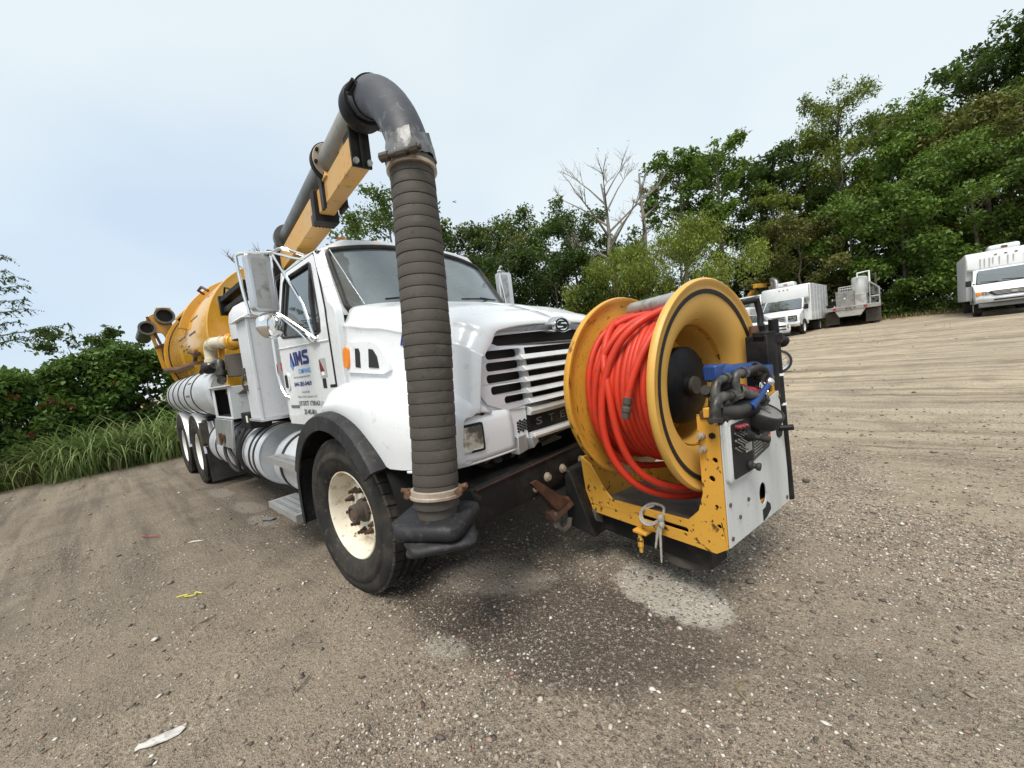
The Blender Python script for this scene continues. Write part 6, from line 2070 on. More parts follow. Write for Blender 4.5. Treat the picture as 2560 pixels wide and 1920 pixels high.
        for s in (-1, 1):
            v.p('headlight', MB().box(0.93, 1.0, min(s * 0.62, s * 0.84), max(s * 0.62, s * 0.84), 0.90, 1.04), 'lens', 0.01)
            v.p('turn_lamp', MB().box(0.88, 0.985, min(s * 0.845, s * 1.02), max(s * 0.845, s * 1.02), 0.90, 1.05), 'amber', 0.02)
        bp_ = MB().loft([[(0.92 - 0.10 * abs(yv) ** 3, yv, 0.56), (1.07 - 0.10 * abs(yv) ** 3, yv, 0.58), (1.10 - 0.10 * abs(yv) ** 3, yv, 0.68), (1.08 - 0.10 * abs(yv) ** 3, yv, 0.78), (0.9, yv, 0.80)] for yv in np.linspace(-1.04, 1.04, 9)])
        v.p('bumper', bp_, 'alu', 0.01)
        v.p('bumper_slot', MB().box(1.06, 1.112, -0.55, 0.55, 0.64, 0.70), 'black', 0.01)
        v.p('air_dam', MB().box(0.75, 1.0, -0.95, 0.95, 0.38, 0.56), 'grey_ink', 0.02)
    else:
        gr = MB().prism([(-0.42, 1.08), (0.42, 1.08), (0.44, 0.80), (0.36, 0.76), (-0.36, 0.76), (-0.44, 0.80)], lambda a, b, d: (0.985 + d, a, b), 0.0, 0.04)
        go = v.p('grille', gr, 'silver_ink', 0.01)
        for k in range(3):
            z = 0.81 + k * 0.085
            v.p('grille_opening', MB().box(1.02, 1.03, -0.38, 0.38, z, z + 0.05), 'black', 0, 40, go)
        for s in (-1, 1):
            a, b = min(s * 0.52, s * 0.92), max(s * 0.52, s * 0.92)
            ho = v.p('headlight', MB().box(0.93, 1.005, a, b, 0.76, 1.07), 'black', 0.02)
            v.p('headlight_lens', MB().box(1.0, 1.012, a + 0.03, b - 0.03, 0.92, 1.045), 'lens', 0.01, 40, ho)
            v.p('headlight_lens', MB().box(1.0, 1.012, a + 0.03, b - 0.03, 0.785, 0.885), 'lens', 0.01, 40, ho)
        bp_ = MB().loft([[(0.92 - 0.09 * abs(yv) ** 3, yv, 0.46), (1.06 - 0.09 * abs(yv) ** 3, yv, 0.48), (1.10 - 0.09 * abs(yv) ** 3, yv, 0.60), (1.06 - 0.09 * abs(yv) ** 3, yv, 0.71), (0.9, yv, 0.72)] for yv in np.linspace(-1.04, 1.04, 9)])
        v.p('bumper', bp_, 'chrome', 0.01)
    v.p('under_frame', MB().box(-5.2, 0.7, -0.5, 0.5, 0.45, 0.75), 'black')
    for s in (-1, 1):
        v.wheel(0.0, s * 0.92, 0.38, 0.24)
        v.wheel(-3.6, s * 0.82, 0.38, 0.48)
        ac_ = MB().lathe([(0.40, -0.02), (0.44, -0.02), (0.44, 0.03), (0.40, 0.03)], (0, s * 1.03, 0.40), (0, 1, 0), 24, R(-95), R(95), closed_prof=True)
        v.p('wheel_arch', ac_, 'black')
    return v


vB = box_van('box_van', 'older white box van with an amber corner lamp and streaked front, at the yard edge', 7.30, 24.45, -93.5, True)
vA = box_van('box_van', 'white box van with twin stacked headlights parked beside the grey flatbed truck', -0.75, 24.55, -97.0, False)

# dirt streaks on the older van's box front: thin run marks
for i, (yy, l_) in enumerate(((-0.72, 0.5), (-0.60, 0.42), (-0.46, 0.46), (-0.36, 0.3), (-0.18, 0.36), (0.05, 0.42), (0.2, 0.3), (0.5, 0.45))):
    vB.p('dirt_run', MB().hexa([(-0.815, yy - 0.02, 2.55), (-0.813, yy - 0.02, 2.55), (-0.813, yy + 0.02, 2.55), (-0.815, yy + 0.02, 2.55),
                                (-0.829, yy - 0.008, 2.55 - l_), (-0.826, yy - 0.008, 2.55 - l_), (-0.826, yy + 0.008, 2.55 - l_), (-0.829, yy + 0.008, 2.55 - l_)]), 'silver_ink')

# grey flatbed service truck seen from the rear
fbv = Veh('flatbed_truck', 'weathered grey flatbed service truck with a white tank, its rear to the yard', 'flatbed truck', 2.35, 30.2, 86)
fbv.p('deck', MB().box(-2.6, 2.2, -1.2, 1.2, 0.98, 1.06), 'alu', 0.01)
fbv.p('tail_beam', MB().hexa([(-2.72, -1.25, 0.86), (-2.58, -1.25, 0.86), (-2.58, 1.25, 0.86), (-2.72, 1.25, 0.86), (-2.78, -1.25, 1.08), (-2.58, -1.25, 1.08), (-2.58, 1.25, 1.08), (-2.78, 1.25, 1.08)]), 'weathered_pale', 0.015)
fbv.p('tail_apron', MB().hexa([(-2.66, -0.40, 0.50), (-2.62, -0.40, 0.50), (-2.62, 0.55, 0.50), (-2.66, 0.55, 0.50), (-2.70, -0.62, 0.855), (-2.62, -0.62, 0.855), (-2.62, 0.72, 0.855), (-2.70, 0.72, 0.855)]), 'weathered_pale', 0.01)
for y in (0.72, -0.62):
    fbv.p('tail_lamp', MB().box(-2.79, -2.74, y - 0.07, y + 0.07, 0.93, 1.04), 'red_lens', 0.01)
for y in (0.20, 0.02, -0.16):
    fbv.p('tail_lamp', MB().box(-2.785, -2.74, y - 0.035, y + 0.035, 0.93, 0.97), 'black', 0.005)
fbv.p('tool_cabinet', MB().box(-2.45, -1.7, -0.12, 0.68, 1.06, 1.95), 'weathered', 0.02)
fbv.p('cabinet_emblem', MB().cyl((-2.46, 0.28, 1.55), (-2.45, 0.28, 1.55), 0.05, 12), 'paper')
tk = MB().lathe([(0, 0), (0.36, 0.0), (0.38, 0.03), (0.38, 0.95), (0.34, 1.02), (0.12, 1.08), (0, 1.08)], (-0.4, -0.25, 1.75), (0, 0, 1), 24)
fbv.p('white_tank', tk, 'panel_white', 0, 40)
fbv.p('engine_pack', MB().box(-1.6, -0.6, -0.6, 0.6, 1.06, 1.75), 'weathered_pale', 0.03)
gn = MB().tube([(-0.9, -0.20, 2.72), (-0.9, -0.20, 2.98), (-0.9, -0.72, 3.02), (-0.9, -0.72, 2.3)], 0.05, 8)
fbv.p('white_pipe_arch', gn, 'white_ink')
fbv.p('exhaust_stack', MB().cyl((-0.2, -0.95, 1.8), (-0.2, -0.95, 2.9), 0.06, 10), 'dirty_steel')
fr_ = MB()
for a, b in (((-1.5, -0.75, 1.06), (-1.5, -0.75, 2.35)), ((-1.5, -1.15, 1.06), (-1.5, -1.15, 1.95)), ((-1.5, -0.75, 2.35), (0.3, -1.15, 1.9)), ((-1.5, -1.15, 1.5), (-1.5, -0.75, 1.5)), ((-1.5, -0.75, 2.35), (-1.5, -1.15, 1.95)), ((-1.4, 0.95, 1.06), (-1.4, 0.95, 1.6)), ((-1.4, 0.95, 1.6), (1.0, 0.95, 1.6)), ((-1.5, 0.62, 2.12), (-1.5, -0.05, 2.12)), ((-1.5, 0.62, 1.95), (-1.5, 0.62, 2.25)), ((-1.5, -0.05, 1.95), (-1.5, -0.05, 2.25)), ((-1.5, 0.62, 2.25), (-1.5, -0.05, 2.25))):
    fr_.tube([a, b], 0.035, 6)
for k in range(6):
    fr_.tube([(-1.5, 0.55 - k * 0.11, 1.95), (-1.5, 0.55 - k * 0.11, 2.25)], 0.02, 5)
fbv.p('pipe_rack', fr_, 'weathered_pale')
hs2 = MB()
for k in range(5):
    hs2.tube([(-2.2 - 0.1 * k + 0.18 * math.cos(a), 0.95 + 0.16 * math.sin(a), 1.10 + 0.03 * k) for a in np.linspace(0, 2 * PI, 14, endpoint=False)], 0.03, 6, closed=True)
hs2.box(-1.6, -1.3, 0.7, 1.0, 1.06, 1.5)
fbv.p('hose_coil', hs2, 'black_metal')
fbv.p('white_bag', MB().ball((-2.3, 0.85, 1.12), 0.14, 8, 5, (1, 1, 0.6)), 'paper')
fbv.p('cab', MB().hexa([(2.3, -1.05, 0.6), (4.0, -1.05, 0.6), (4.0, 1.05, 0.6), (2.3, 1.05, 0.6), (2.35, -0.92, 2.3), (3.7, -0.92, 2.3), (3.7, 0.92, 2.3), (2.35, 0.92, 2.3)]), 'panel_white', 0.08)
fbv.p('hood', MB().box(4.0, 5.2, -0.85, 0.85, 0.6, 1.5), 'panel_white', 0.1)
fbv.p('rear_window', MB().box(2.30, 2.345, -0.6, 0.6, 1.65, 2.1), 'van_glass')
fbv.p('mirror', MB().box(2.9, 2.98, -1.52, -1.34, 1.45, 1.90), 'white_ink', 0.02)
fbv.p('mirror_arm', MB().tube([(2.95, -1.0, 1.5), (2.95, -1.42, 1.40)], 0.02, 5), 'black')
fbv.p('frame_rails', MB().box(-2.5, 4.8, -0.45, 0.45, 0.55, 0.95), 'black')
for s in (-1, 1):
    fbv.wheel(-1.5, s * 0.9, 0.48, 0.5)
    fbv.wheel(3.9, s * 0.95, 0.48, 0.28)
    fbv.p('mud_flap', MB().box(-2.2, -2.18, s * 0.9 - 0.32, s * 0.9 + 0.32, 0.08, 0.80), 'dirty_steel')

# white saloon car mostly hidden by the reel
cv = Veh('parked_car', 'white car with a black door mirror parked ahead of the box van, half hidden', 'car', -1.25, 22.6, -38)
prof = [(-2.2, 0.35), (0.82, 0.25), (0.92, 0.45), (0.90, 0.66), (0.70, 0.80), (-0.20, 0.98), (-0.95, 1.42), (-1.25, 1.47), (-2.3, 1.45), (-3.1, 1.05), (-3.6, 1.0), (-3.7, 0.5), (-3.4, 0.32)]
secs = []
for t in (-1.0, -0.96, -0.8, 0, 0.8, 0.96, 1.0):
    k = 1 - abs(t) ** 5
    secs.append([(px * (0.97 + 0.03 * k) - (0.28 * (1 - k) if px > 0.6 else 0), t * (0.90 - 0.22 * max(0, pz - 0.95) / 0.5), pz - 0.03 * (1 - k)) for px, pz in prof])
cv.p('body', MB().loft(secs), 'white', 0.02, 50)
cv.p('windshield', MB().loft([[(-0.22 - 0.72 * k + 0.02, yv * (0.80 - 0.16 * k), 1.0 + 0.40 * k + 0.02) for yv in (-1, -0.5, 0, 0.5, 1)] for k in (0.0, 0.5, 1.0)], ring=False), 'van_glass', 0, 180)
for s in (-1, 1):
    cv.p('side_window', MB().prism([(-0.35, 1.0), (-0.98, 1.40), (-2.2, 1.40), (-2.8, 1.05)], lambda a, b, d: (a, s * (0.90 - 0.22 * (b - 0.95) / 0.5 - 0.012 + d), b), 0, 0.02), 'van_glass', 0, 30)
    cv.p('door_mirror', MB().box(-0.50, -0.36, min(s * 0.92, s * 1.08), max(s * 0.92, s * 1.08), 0.98, 1.12), 'black', 0.03)
    cv.p('headlight', MB().hexa([(0.62, s * 0.50, 0.60), (0.90, s * 0.45, 0.60), (0.74, s * 0.80, 0.60), (0.55, s * 0.80, 0.60), (0.60, s * 0.50, 0.70), (0.86, s * 0.45, 0.69), (0.70, s * 0.80, 0.71), (0.55, s * 0.80, 0.71)]), 'lens', 0.01)
    cv.p('turn_lamp', MB().hexa([(0.60, s * 0.55, 0.50), (0.885, s * 0.50, 0.50), (0.72, s * 0.82, 0.50), (0.55, s * 0.82, 0.50), (0.60, s * 0.55, 0.56), (0.885, s * 0.50, 0.56), (0.73, s * 0.82, 0.56), (0.55, s * 0.82, 0.56)]), 'red_lens', 0.01)
    cv.wheel(0.0, s * 0.80, 0.31, 0.2, 'chrome')
    cv.wheel(-2.65, s * 0.80, 0.31, 0.2, 'chrome')
for z0, z1 in ((0.60, 0.68), (0.44, 0.50)):
    cv.p('grille', MB().box(0.86, 0.925, -0.36, 0.36, z0, z1), 'black', 0.01)
cv.p('air_dam', MB().box(0.5, 0.86, -0.7, 0.7, 0.16, 0.27), 'black', 0.02)

# second vacuum truck far behind the van
v2 = Veh('vacuum_truck', 'distant vacuum truck with a yellow hood and white cab behind the box van', 'truck', -3.35, 30.3, -105)
v2.p('cab', MB().hexa([(-0.9, -1.0, 1.0), (0.7, -1.0, 1.0), (0.7, 1.0, 1.0), (-0.9, 1.0, 1.0), (-0.85, -0.9, 2.75), (0.1, -0.9, 2.75), (0.1, 0.9, 2.75), (-0.85, 0.9, 2.75)]), 'white', 0.08)
v2.p('hood', MB().box(0.7, 2.0, -0.9, 0.9, 0.9, 1.9), 'white', 0.15)
for s in (-1, 1):
    v2.p('side_window', MB().prism([(-0.6, 1.95), (0.35, 1.95), (0.05, 2.6), (-0.6, 2.6)], lambda a, b, d: (a, s * (1.0 - 0.1 * (b - 1) / 1.75 + d), b), 0.0, 0.012), 'van_glass', 0, 30)
    v2.p('mirror', MB().box(0.45, 0.55, min(s * 1.2, s * 1.4), max(s * 1.2, s * 1.4), 1.9, 2.5), 'white_ink', 0.02)
    v2.wheel(1.3, s * 0.95, 0.52, 0.3)
    v2.wheel(-4.6, s * 0.85, 0.52, 0.5)
v2.p('windshield', MB().hexa([(0.66, -0.85, 1.95), (0.69, -0.85, 1.95), (0.69, 0.85, 1.95), (0.66, 0.85, 1.95), (0.17, -0.8, 2.65), (0.20, -0.8, 2.65), (0.20, 0.8, 2.65), (0.17, 0.8, 2.65)]), 'van_glass')
v2.p('tank', MB().lathe([(0, 0.1), (0.9, 0.0), (1.0, -0.08), (1.0, -4.2), (0, -4.3)], (-1.5, 0, 2.45), (1, 0, 0), 40), 'tank_yellow', 0, 40)
v2.p('frame_rails', MB().box(-6.2, 1.9, -0.5, 0.5, 0.7, 1.2), 'black')
v2.p('boom', MB().hexa([(-3.0, 0.6, 3.3), (0.6, 0.6, 3.2), (0.6, 0.85, 3.2), (-3.0, 0.85, 3.3), (-3.0, 0.6, 3.6), (0.6, 0.6, 3.48), (0.6, 0.85, 3.48), (-3.0, 0.85, 3.6)]), 'tank_yellow', 0.02)
v2.p('grey_pipe', MB().tube(bez([(-1.2, 1.2, 2.6), (-0.9, 1.25, 3.3), (-0.8, 1.25, 3.7), (-0.7, 1.5, 3.5), (-0.6, 1.6, 2.9)], 4), 0.17, 10), 'alu')
v2.p('grey_box', MB().box(-1.4, -0.7, 1.0, 1.7, 2.6, 3.25), 'alu', 0.04)
v2.p('black_pump', MB().box(-1.3, -0.9, 0.3, 0.9, 2.75, 3.45).box(-1.3, -0.95, 0.9, 1.8, 1.2, 2.6), 'black', 0.05)

# motorcycle behind the post of the reel
mc = Veh('motorcycle', 'parked motorcycle with a chrome spoked front wheel showing past the reel post', 'motorcycle', 1.05, 9.10, 14)


def mwheel(x):
    e = empty('wheel', (x, 0, 0.29), mc.root)
    mc.p('tyre', MB().lathe([(0.225, -0.04), (0.25, -0.055), (0.278, -0.04), (0.288, 0.0), (0.278, 0.04), (0.25, 0.055), (0.225, 0.04)], (0, 0, 0), (0, 1, 0), 36, closed_prof=True), 'rubber', 0, 40, e)
    mc.p('rim', MB().lathe([(0.185, -0.03), (0.228, -0.04), (0.228, 0.04), (0.185, 0.03)], (0, 0, 0), (0, 1, 0), 36, closed_prof=True), 'chrome', 0, 40, e)
    for k in range(6):
        a = 2 * PI * k / 6
        sp_ = MB().tube([(0.03 * math.sin(a), 0, 0.03 * math.cos(a)), (0.21 * math.sin(a + 0.12), 0, 0.21 * math.cos(a + 0.12))], 0.016, 6)
        mc.p('spoke', sp_, 'chrome', 0, 40, e)
    mc.p('hub', MB().cyl((0, -0.06, 0), (0, 0.06, 0), 0.045, 14), 'chrome', 0, 40, e)


mwheel(0.0)
mwheel(-1.38)
fk = MB()
for y in (-0.08, 0.08):
    fk.tube([(0.0, y, 0.29), (-0.16, y, 0.62), (-0.30, y, 0.98)], 0.022, 8)
mc.p('fork', fk, 'black_metal')
mc.p('handlebar', MB().tube([(-0.42, -0.38, 1.02), (-0.32, -0.15, 1.03), (-0.31, 0.15, 1.03), (-0.42, 0.38, 1.02)], 0.016, 8), 'chrome')
mc.p('headlamp', MB().ball((-0.20, 0, 0.88), 0.09, 14, 8, (0.8, 1, 1)), 'chrome')
mc.p('fuel_tank', MB().ball((-0.62, 0, 0.80), 0.24, 16, 8, (1.2, 0.62, 0.6)), 'black')
mc.p('seat', MB().loft([[(-0.85, y, 0.74), (-1.1, y, 0.70), (-1.45, y, 0.78), (-1.45, y, 0.84), (-1.1, y, 0.77), (-0.85, y, 0.80)] for y in (-0.13, -0.08, 0.08, 0.13)]), 'rubber', 0.01)
mc.p('engine', MB().box(-0.95, -0.45, -0.17, 0.17, 0.26, 0.62), 'alu', 0.04)
mc.p('exhaust', MB().tube([(-0.5, -0.15, 0.42), (-0.6, -0.19, 0.24), (-1.0, -0.20, 0.24), (-1.6, -0.20, 0.30)], [0.025, 0.03, 0.045, 0.05], 10), 'chrome')
mc.p('frame', MB().tube([(-0.28, 0, 0.86), (-0.5, 0, 0.3), (-0.95, 0, 0.26), (-1.38, 0, 0.29), (-1.1, 0, 0.66), (-0.3, 0, 0.8)], 0.024, 8), 'black_metal')
mc.p('mudguard', MB().lathe([(0.30, -0.06), (0.315, 0.0), (0.30, 0.06)], (-1.38, 0, 0.29), (0, 1, 0), 20, R(-60), R(80)), 'black')


# ------------------------------------------------------------------ vegetation
M['leaf_mid'] = leafmat('mid_green_leaves', (0.024, 0.048, 0.010), (0.145, 0.225, 0.042))
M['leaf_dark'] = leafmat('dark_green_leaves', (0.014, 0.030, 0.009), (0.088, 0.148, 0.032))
M['leaf_light'] = leafmat('light_green_leaves', (0.042, 0.084, 0.014), (0.185, 0.295, 0.050))
M['leaf_willow'] = leafmat('willow_leaves', (0.072, 0.104, 0.014), (0.270, 0.330, 0.055))
M['leaf_hedge'] = leafmat('hedge_leaves', (0.026, 0.060, 0.013), (0.175, 0.305, 0.062))
M['leaf_olive'] = leafmat('olive_leaves', (0.050, 0.055, 0.012), (0.215, 0.215, 0.060))
M['leaf_red'] = leafmat('reddish_leaves', (0.10, 0.022, 0.012), (0.22, 0.06, 0.02))
M['grass'] = leafmat('tall_grass_blades', (0.085, 0.140, 0.030), (0.36, 0.46, 0.17), 0.45, 0.3)
M['grass_low'] = leafmat('verge_grass', (0.045, 0.080, 0.014), (0.19, 0.26, 0.065), 0.55, 0.25)
M['wood_dark'] = nmat('shaded_undergrowth', (0.010, 0.015, 0.007), 0.95)


def leaf_np(rng, P, size, up=0.35, aspect=0.5, droop=None):
    """diamond leaves with a fold: 4 verts, 2 triangles each."""
    n = len(P)
    d = rng.normal(size=(n, 3))
    if droop is not None:
        d = d * (1 - droop) + np.array([0, 0, -1.6]) * droop
    d /= np.linalg.norm(d, axis=1)[:, None]
    nn = rng.normal(size=(n, 3))
    nn[:, 2] = np.abs(nn[:, 2]) + up * 3
    s = np.cross(d, nn)
    s /= np.linalg.norm(s, axis=1)[:, None] + 1e-9
    nrm = np.cross(s, d)
    L = size * rng.uniform(0.6, 1.35, n)[:, None]
    W = L * aspect * rng.uniform(0.7, 1.2, n)[:, None]
    V = np.empty((n, 4, 3))
    V[:, 0] = P - d * L * 0.5
    V[:, 1] = P + s * W * 0.5 + nrm * L * 0.10
    V[:, 2] = P + d * L * 0.5
    V[:, 3] = P - s * W * 0.5 + nrm * L * 0.10
    b = np.arange(n)[:, None] * 4
    F = np.concatenate([b + np.array([[0, 1, 2]]), b + np.array([[0, 2, 3]])], 0)
    return V.reshape(-1, 3), F


def clump_points(rng, C, rad, per, flat=0.75, shell=0.5):
    C = np.asarray(C)
    n = len(C) * per
    idx = np.repeat(np.arange(len(C)), per)
    d = rng.normal(size=(n, 3))
    d /= np.linalg.norm(d, axis=1)[:, None]
    r = rng.uniform(0, 1, n) ** shell
    rr = np.asarray(rad)
    rr = rr[idx] if rr.ndim else rr
    P = d * (r * rr)[:, None]
    P[:, 2] *= flat
    return C[idx] + P


def make_tree(name, label, cat, x, y, h, r, leafm='leaf_mid', base=0.18, leaf=0.22, nleaf=7000, seed=0, group=None, bark='bark', willow=0.0, lean=(0, 0), bare=False, z=None, lobes=None, nlimb=None, shape=1.0):
    rng = np.random.default_rng(seed)
    pr = random.Random(seed)
    g = (gz1(x, y) if z is None else z) - 0.05
    root = tag(empty(name, (x, y, g)), label, cat, group)
    tr = MB()
    H = h * 0.86
    tp = []
    for i in range(8):
        t = i / 7
        tp.append(Vector((lean[0] * t * t * h + pr.uniform(-1, 1) * 0.05 * r * (t > 0), lean[1] * t * t * h + pr.uniform(-1, 1) * 0.05 * r * (t > 0), H * t)))
    tr_r = max(0.06, h * (0.020 if bare else 0.014))
    tr.tube(tp, [tr_r * (1.15 - 0.95 * i / 7) for i in range(8)], 7)
    C, CR = [], []
    nl = nlimb or int(9 + h * 0.8)
    for i in range(nl):
        t = base + (0.98 - base) * (i + pr.random() * 0.7) / nl
        k = min(6.99, t * 7)
        p = tp[int(k)].lerp(tp[min(7, int(k) + 1)], k - int(k))
        tt = (t - base) / (1 - base)
        prof = (math.sin(PI * min(1, 0.16 + tt * 0.80)) ** 0.7) * (1.0 if shape >= 1 else 1 - 0.4 * tt)
        az = i * 2.399 + pr.uniform(-0.5, 0.5)
        ln = r * prof * pr.uniform(0.65, 1.1)
        rise = ln * (pr.uniform(0.15, 0.7) + 0.6 * tt)
        d = Vector((math.cos(az), math.sin(az), 0))
        q1 = p + d * ln * 0.5 + Vector((0, 0, rise * 0.55))
        q2 = p + d * ln + Vector((0, 0, rise * (1.0 - 0.5 * willow)))
        r0 = tr_r * (0.5 - 0.3 * tt)
        tr.tube([p, q1, q2], [r0, r0 * 0.6, r0 * 0.2], 5)
        for f in ((0.5, 1.0) if not bare else ()):
            C.append(tuple(p.lerp(q1, 1) if f == 0.5 else q2))
            CR.append(r * pr.uniform(0.20, 0.36) * (0.85 + 0.3 * f))
        nb = 3 if not bare else 5
        for j in range(nb):
            f = pr.uniform(0.35, 1.0)
            b0 = q1.lerp(q2, f)
            dd = Vector((math.cos(az + pr.uniform(-1.3, 1.3)), math.sin(az + pr.uniform(-1.3, 1.3)), pr.uniform(-0.1, 0.9) if not bare else pr.uniform(0.4, 1.6))).normalized()
            e = b0 + dd * r * pr.uniform(0.2, 0.42)
            tr.tube([b0, b0.lerp(e, 0.5) + Vector((0, 0, 0.03 * r)), e], [r0 * 0.35, r0 * 0.25, r0 * 0.08], 4)
            if bare:
                for q in range(3):
                    e2 = b0.lerp(e, pr.uniform(0.4, 1)) + Vector((pr.uniform(-1, 1), pr.uniform(-1, 1), pr.uniform(0.2, 1.4))) * r * 0.14
                    tr.tube([b0.lerp(e, pr.uniform(0.3, 0.7)), e2], [0.012, 0.006], 3)
                C.append(tuple(e))
                CR.append(r * 0.12)
            else:
                C.append(tuple(e))
                CR.append(r * pr.uniform(0.16, 0.30))
    top = tp[-1] + Vector((0, 0, h * 0.06))
    C.append(tuple(top))
    CR.append(r * 0.25)
    mk('trunk', tr, M[bark], root, 0, 60, fixn=False)
    if nleaf:
        per = max(3, nleaf // len(C))
        P = clump_points(rng, C, CR, per, 0.78, 0.55)
        if willow:
            P[:, 2] -= rng.uniform(0, 1, len(P)) ** 1.5 * r * 0.55 * willow
        Vv, Ff = leaf_np(rng, P, leaf, 0.35, 0.34 if willow else 0.55, droop=0.6 * willow if willow else None)
        mk_np('crown', Vv, Ff, M[leafm], root)
    return root


GT = 'trees along the far edge of the yard'
#      x, y, h, r, material, base, leaf, n, seed, label
trees = [
    (-20.6, 12.7, 13.6, 2.9, 'leaf_mid', 0.30, 0.26, 4200, 1, 'tall loose tree showing between the boom and the suction hose'),
    (-20.6, 18.3, 11.7, 3.0, 'leaf_dark', 0.08, 0.26, 6500, 2, 'dark bushy tree just right of the suction hose'),
    (-19.3, 20.9, 12.1, 3.2, 'leaf_olive', 0.08, 0.22, 7500, 3, 'round topped green tree behind the right side of the windshield'),
    (-17.5, 24.0, 12.5, 3.2, 'leaf_mid', 0.10, 0.26, 6000, 4, 'green tree with sky gaps left of the bare dead tree'),
    (-15.6, 27.1, 12.6, 3.2, 'leaf_dark', 0.10, 0.26, 6000, 5, 'dark tree standing behind the bare dead tree'),
    (-7.6, 30.9, 16.0, 2.3, 'leaf_light', 0.52, 0.30, 3600, 6, 'left one of two light round topped trees right of the dead tree'),
    (-5.3, 32.9, 16.4, 2.3, 'leaf_light', 0.50, 0.30, 3800, 7, 'right one of two light round topped trees right of the dead tree'),
    (-3.1, 36.1, 14.6, 3.0, 'leaf_dark', 0.2, 0.30, 5500, 8, 'thin dark tree behind the slender yellow green tree'),
    (-1.9, 32.8, 11.4, 1.5, 'leaf_willow', 0.30, 0.22, 3600, 9, 'slender yellow green tree above the reel'),
    (-0.7, 38.3, 15.2, 3.0, 'leaf_dark', 0.15, 0.30, 6000, 10, 'dark tree left of the tall feathery light tree'),
    (1.9, 36.8, 18.6, 2.6, 'leaf_willow', 0.38, 0.26, 6500, 11, 'tall feathery light green tree rising above its neighbours'),
    (5.2, 41.6, 17.0, 3.0, 'leaf_light', 0.2, 0.32, 5500, 12, 'leafy tree right of the tall feathery tree'),
    (8.0, 42.8, 15.0, 3.2, 'leaf_mid', 0.15, 0.32, 6000, 13, 'shorter green tree left of the tallest dark trees'),
    (9.9, 44.6, 19.2, 3.2, 'leaf_dark', 0.15, 0.32, 6500, 14, 'tall dark tree left of the tallest one at the picture edge'),
    (12.4, 44.5, 20.4, 3.8, 'leaf_dark', 0.12, 0.32, 8000, 15, 'tallest dark tree at the right edge of the wood'),
    (16.0, 44.5, 20.0, 4.0, 'leaf_dark', 0.12, 0.34, 7000, 16, 'dark tree beyond the tallest one, out at the wood corner'),
    (-0.4, 31.6, 7.4, 2.3, 'leaf_olive', 0.05, 0.20, 6500, 17, 'low green tree behind the white box van'),
    (2.2, 33.0, 8.2, 2.5, 'leaf_light', 0.05, 0.24, 6000, 18, 'green tree right behind the grey flatbed truck'),
    (4.7, 32.4, 8.4, 2.6, 'leaf_light', 0.05, 0.24, 6500, 19, 'bright green tree right of the flatbed truck'),
    (7.6, 33.2, 9.6, 2.8, 'leaf_light', 0.05, 0.20, 8500, 20, 'broad green tree left of the older box van'),
    (10.6, 34.2, 10.6, 3.0, 'leaf_mid', 0.05, 0.25, 6500, 21, 'green tree behind the older box van'),
    (13.8, 33.5, 10.0, 3.0, 'leaf_dark', 0.05, 0.26, 5500, 22, 'dark green tree beyond the older box van, past the picture edge'),
    (-3.6, 34.2, 8.4, 2.4, 'leaf_dark', 0.05, 0.24, 5500, 23, 'dark low tree behind the distant vacuum truck'),
    (-17.0, 18.0, 8.2, 3.0, 'leaf_dark', 0.03, 0.24, 6500, 24, 'low dark tree over the hood beside the driver mirror'),
    (-13.6, 21.2, 7.4, 3.0, 'leaf_dark', 0.03, 0.24, 6500, 25, 'low dark tree left of the pale willow'),
    (-12.0, 27.6, 9.4, 2.6, 'leaf_mid', 0.05, 0.24, 5000, 26, 'green tree directly behind the willow'),
    (5.0, 37.0, 12.6, 2.8, 'leaf_light', 0.1, 0.28, 6000, 27, 'mid green tree between the feathery tree and the flatbed truck'),
    (9.0, 38.4, 13.6, 3.0, 'leaf_olive', 0.1, 0.24, 7500, 28, 'mid green tree above the low ones left of the older van'),
    (12.8, 38.8, 14.6, 3.2, 'leaf_light', 0.1, 0.28, 6500, 29, 'mid green tree above the older box van'),
    (1.6, 37.0, 10.6, 2.6, 'leaf_mid', 0.1, 0.28, 5500, 30, 'green tree at the foot of the tall feathery tree'),
]
for (x, y, h, r, lm, base, leaf, n, sd, lab) in trees:
    make_tree('tree', lab, 'tree', x, y, h, r * 1.08, lm, base, leaf, int(n * 2.0), sd, GT, willow=0.35 if lm == 'leaf_willow' else 0.0)
make_tree('willow_tree', 'pale green willow bush with drooping leaves, the right and brighter of two', 'willow', -5.8, 23.6, 7.6, 3.3, 'leaf_willow', 0.03, 0.20, 26000, 41, GT, willow=0.7)
make_tree('willow_tree', 'duller willow bush beside the brighter one, over the grille', 'willow', -9.6, 22.9, 7.6, 2.8, 'leaf_willow', 0.03, 0.20, 22000, 42, GT, willow=0.7)
make_tree('dead_tree', 'pale bare dead tree with forked limbs above the hood', 'dead tree', -11.3, 25.9, 15.0, 4.2, 'leaf_willow', 0.40, 0.12, 260, 43, None, 'bark_pale', lean=(-0.02, 0.0), bare=True, nlimb=15)
make_tree('dead_tree', 'slim bare dead tree right of the forked one', 'dead tree', -9.4, 27.6, 15.4, 1.2, 'leaf_willow', 0.5, 0.12, 0, 44, None, 'bark_pale', bare=True, nlimb=7)
make_tree('dead_tree', 'bare grey tree far behind the cab, left one of two', 'dead tree', -22.6, 4.9, 9.7, 1.9, 'leaf_dark', 0.4, 0.12, 0, 45, None, 'bark_pale', bare=True, nlimb=9)
make_tree('dead_tree', 'bare grey tree far behind the cab, beside the boom pipe', 'dead tree', -24.2, 6.6, 10.6, 1.5, 'leaf_dark', 0.45, 0.12, 0, 46, None, 'bark_pale', bare=True, nlimb=9)
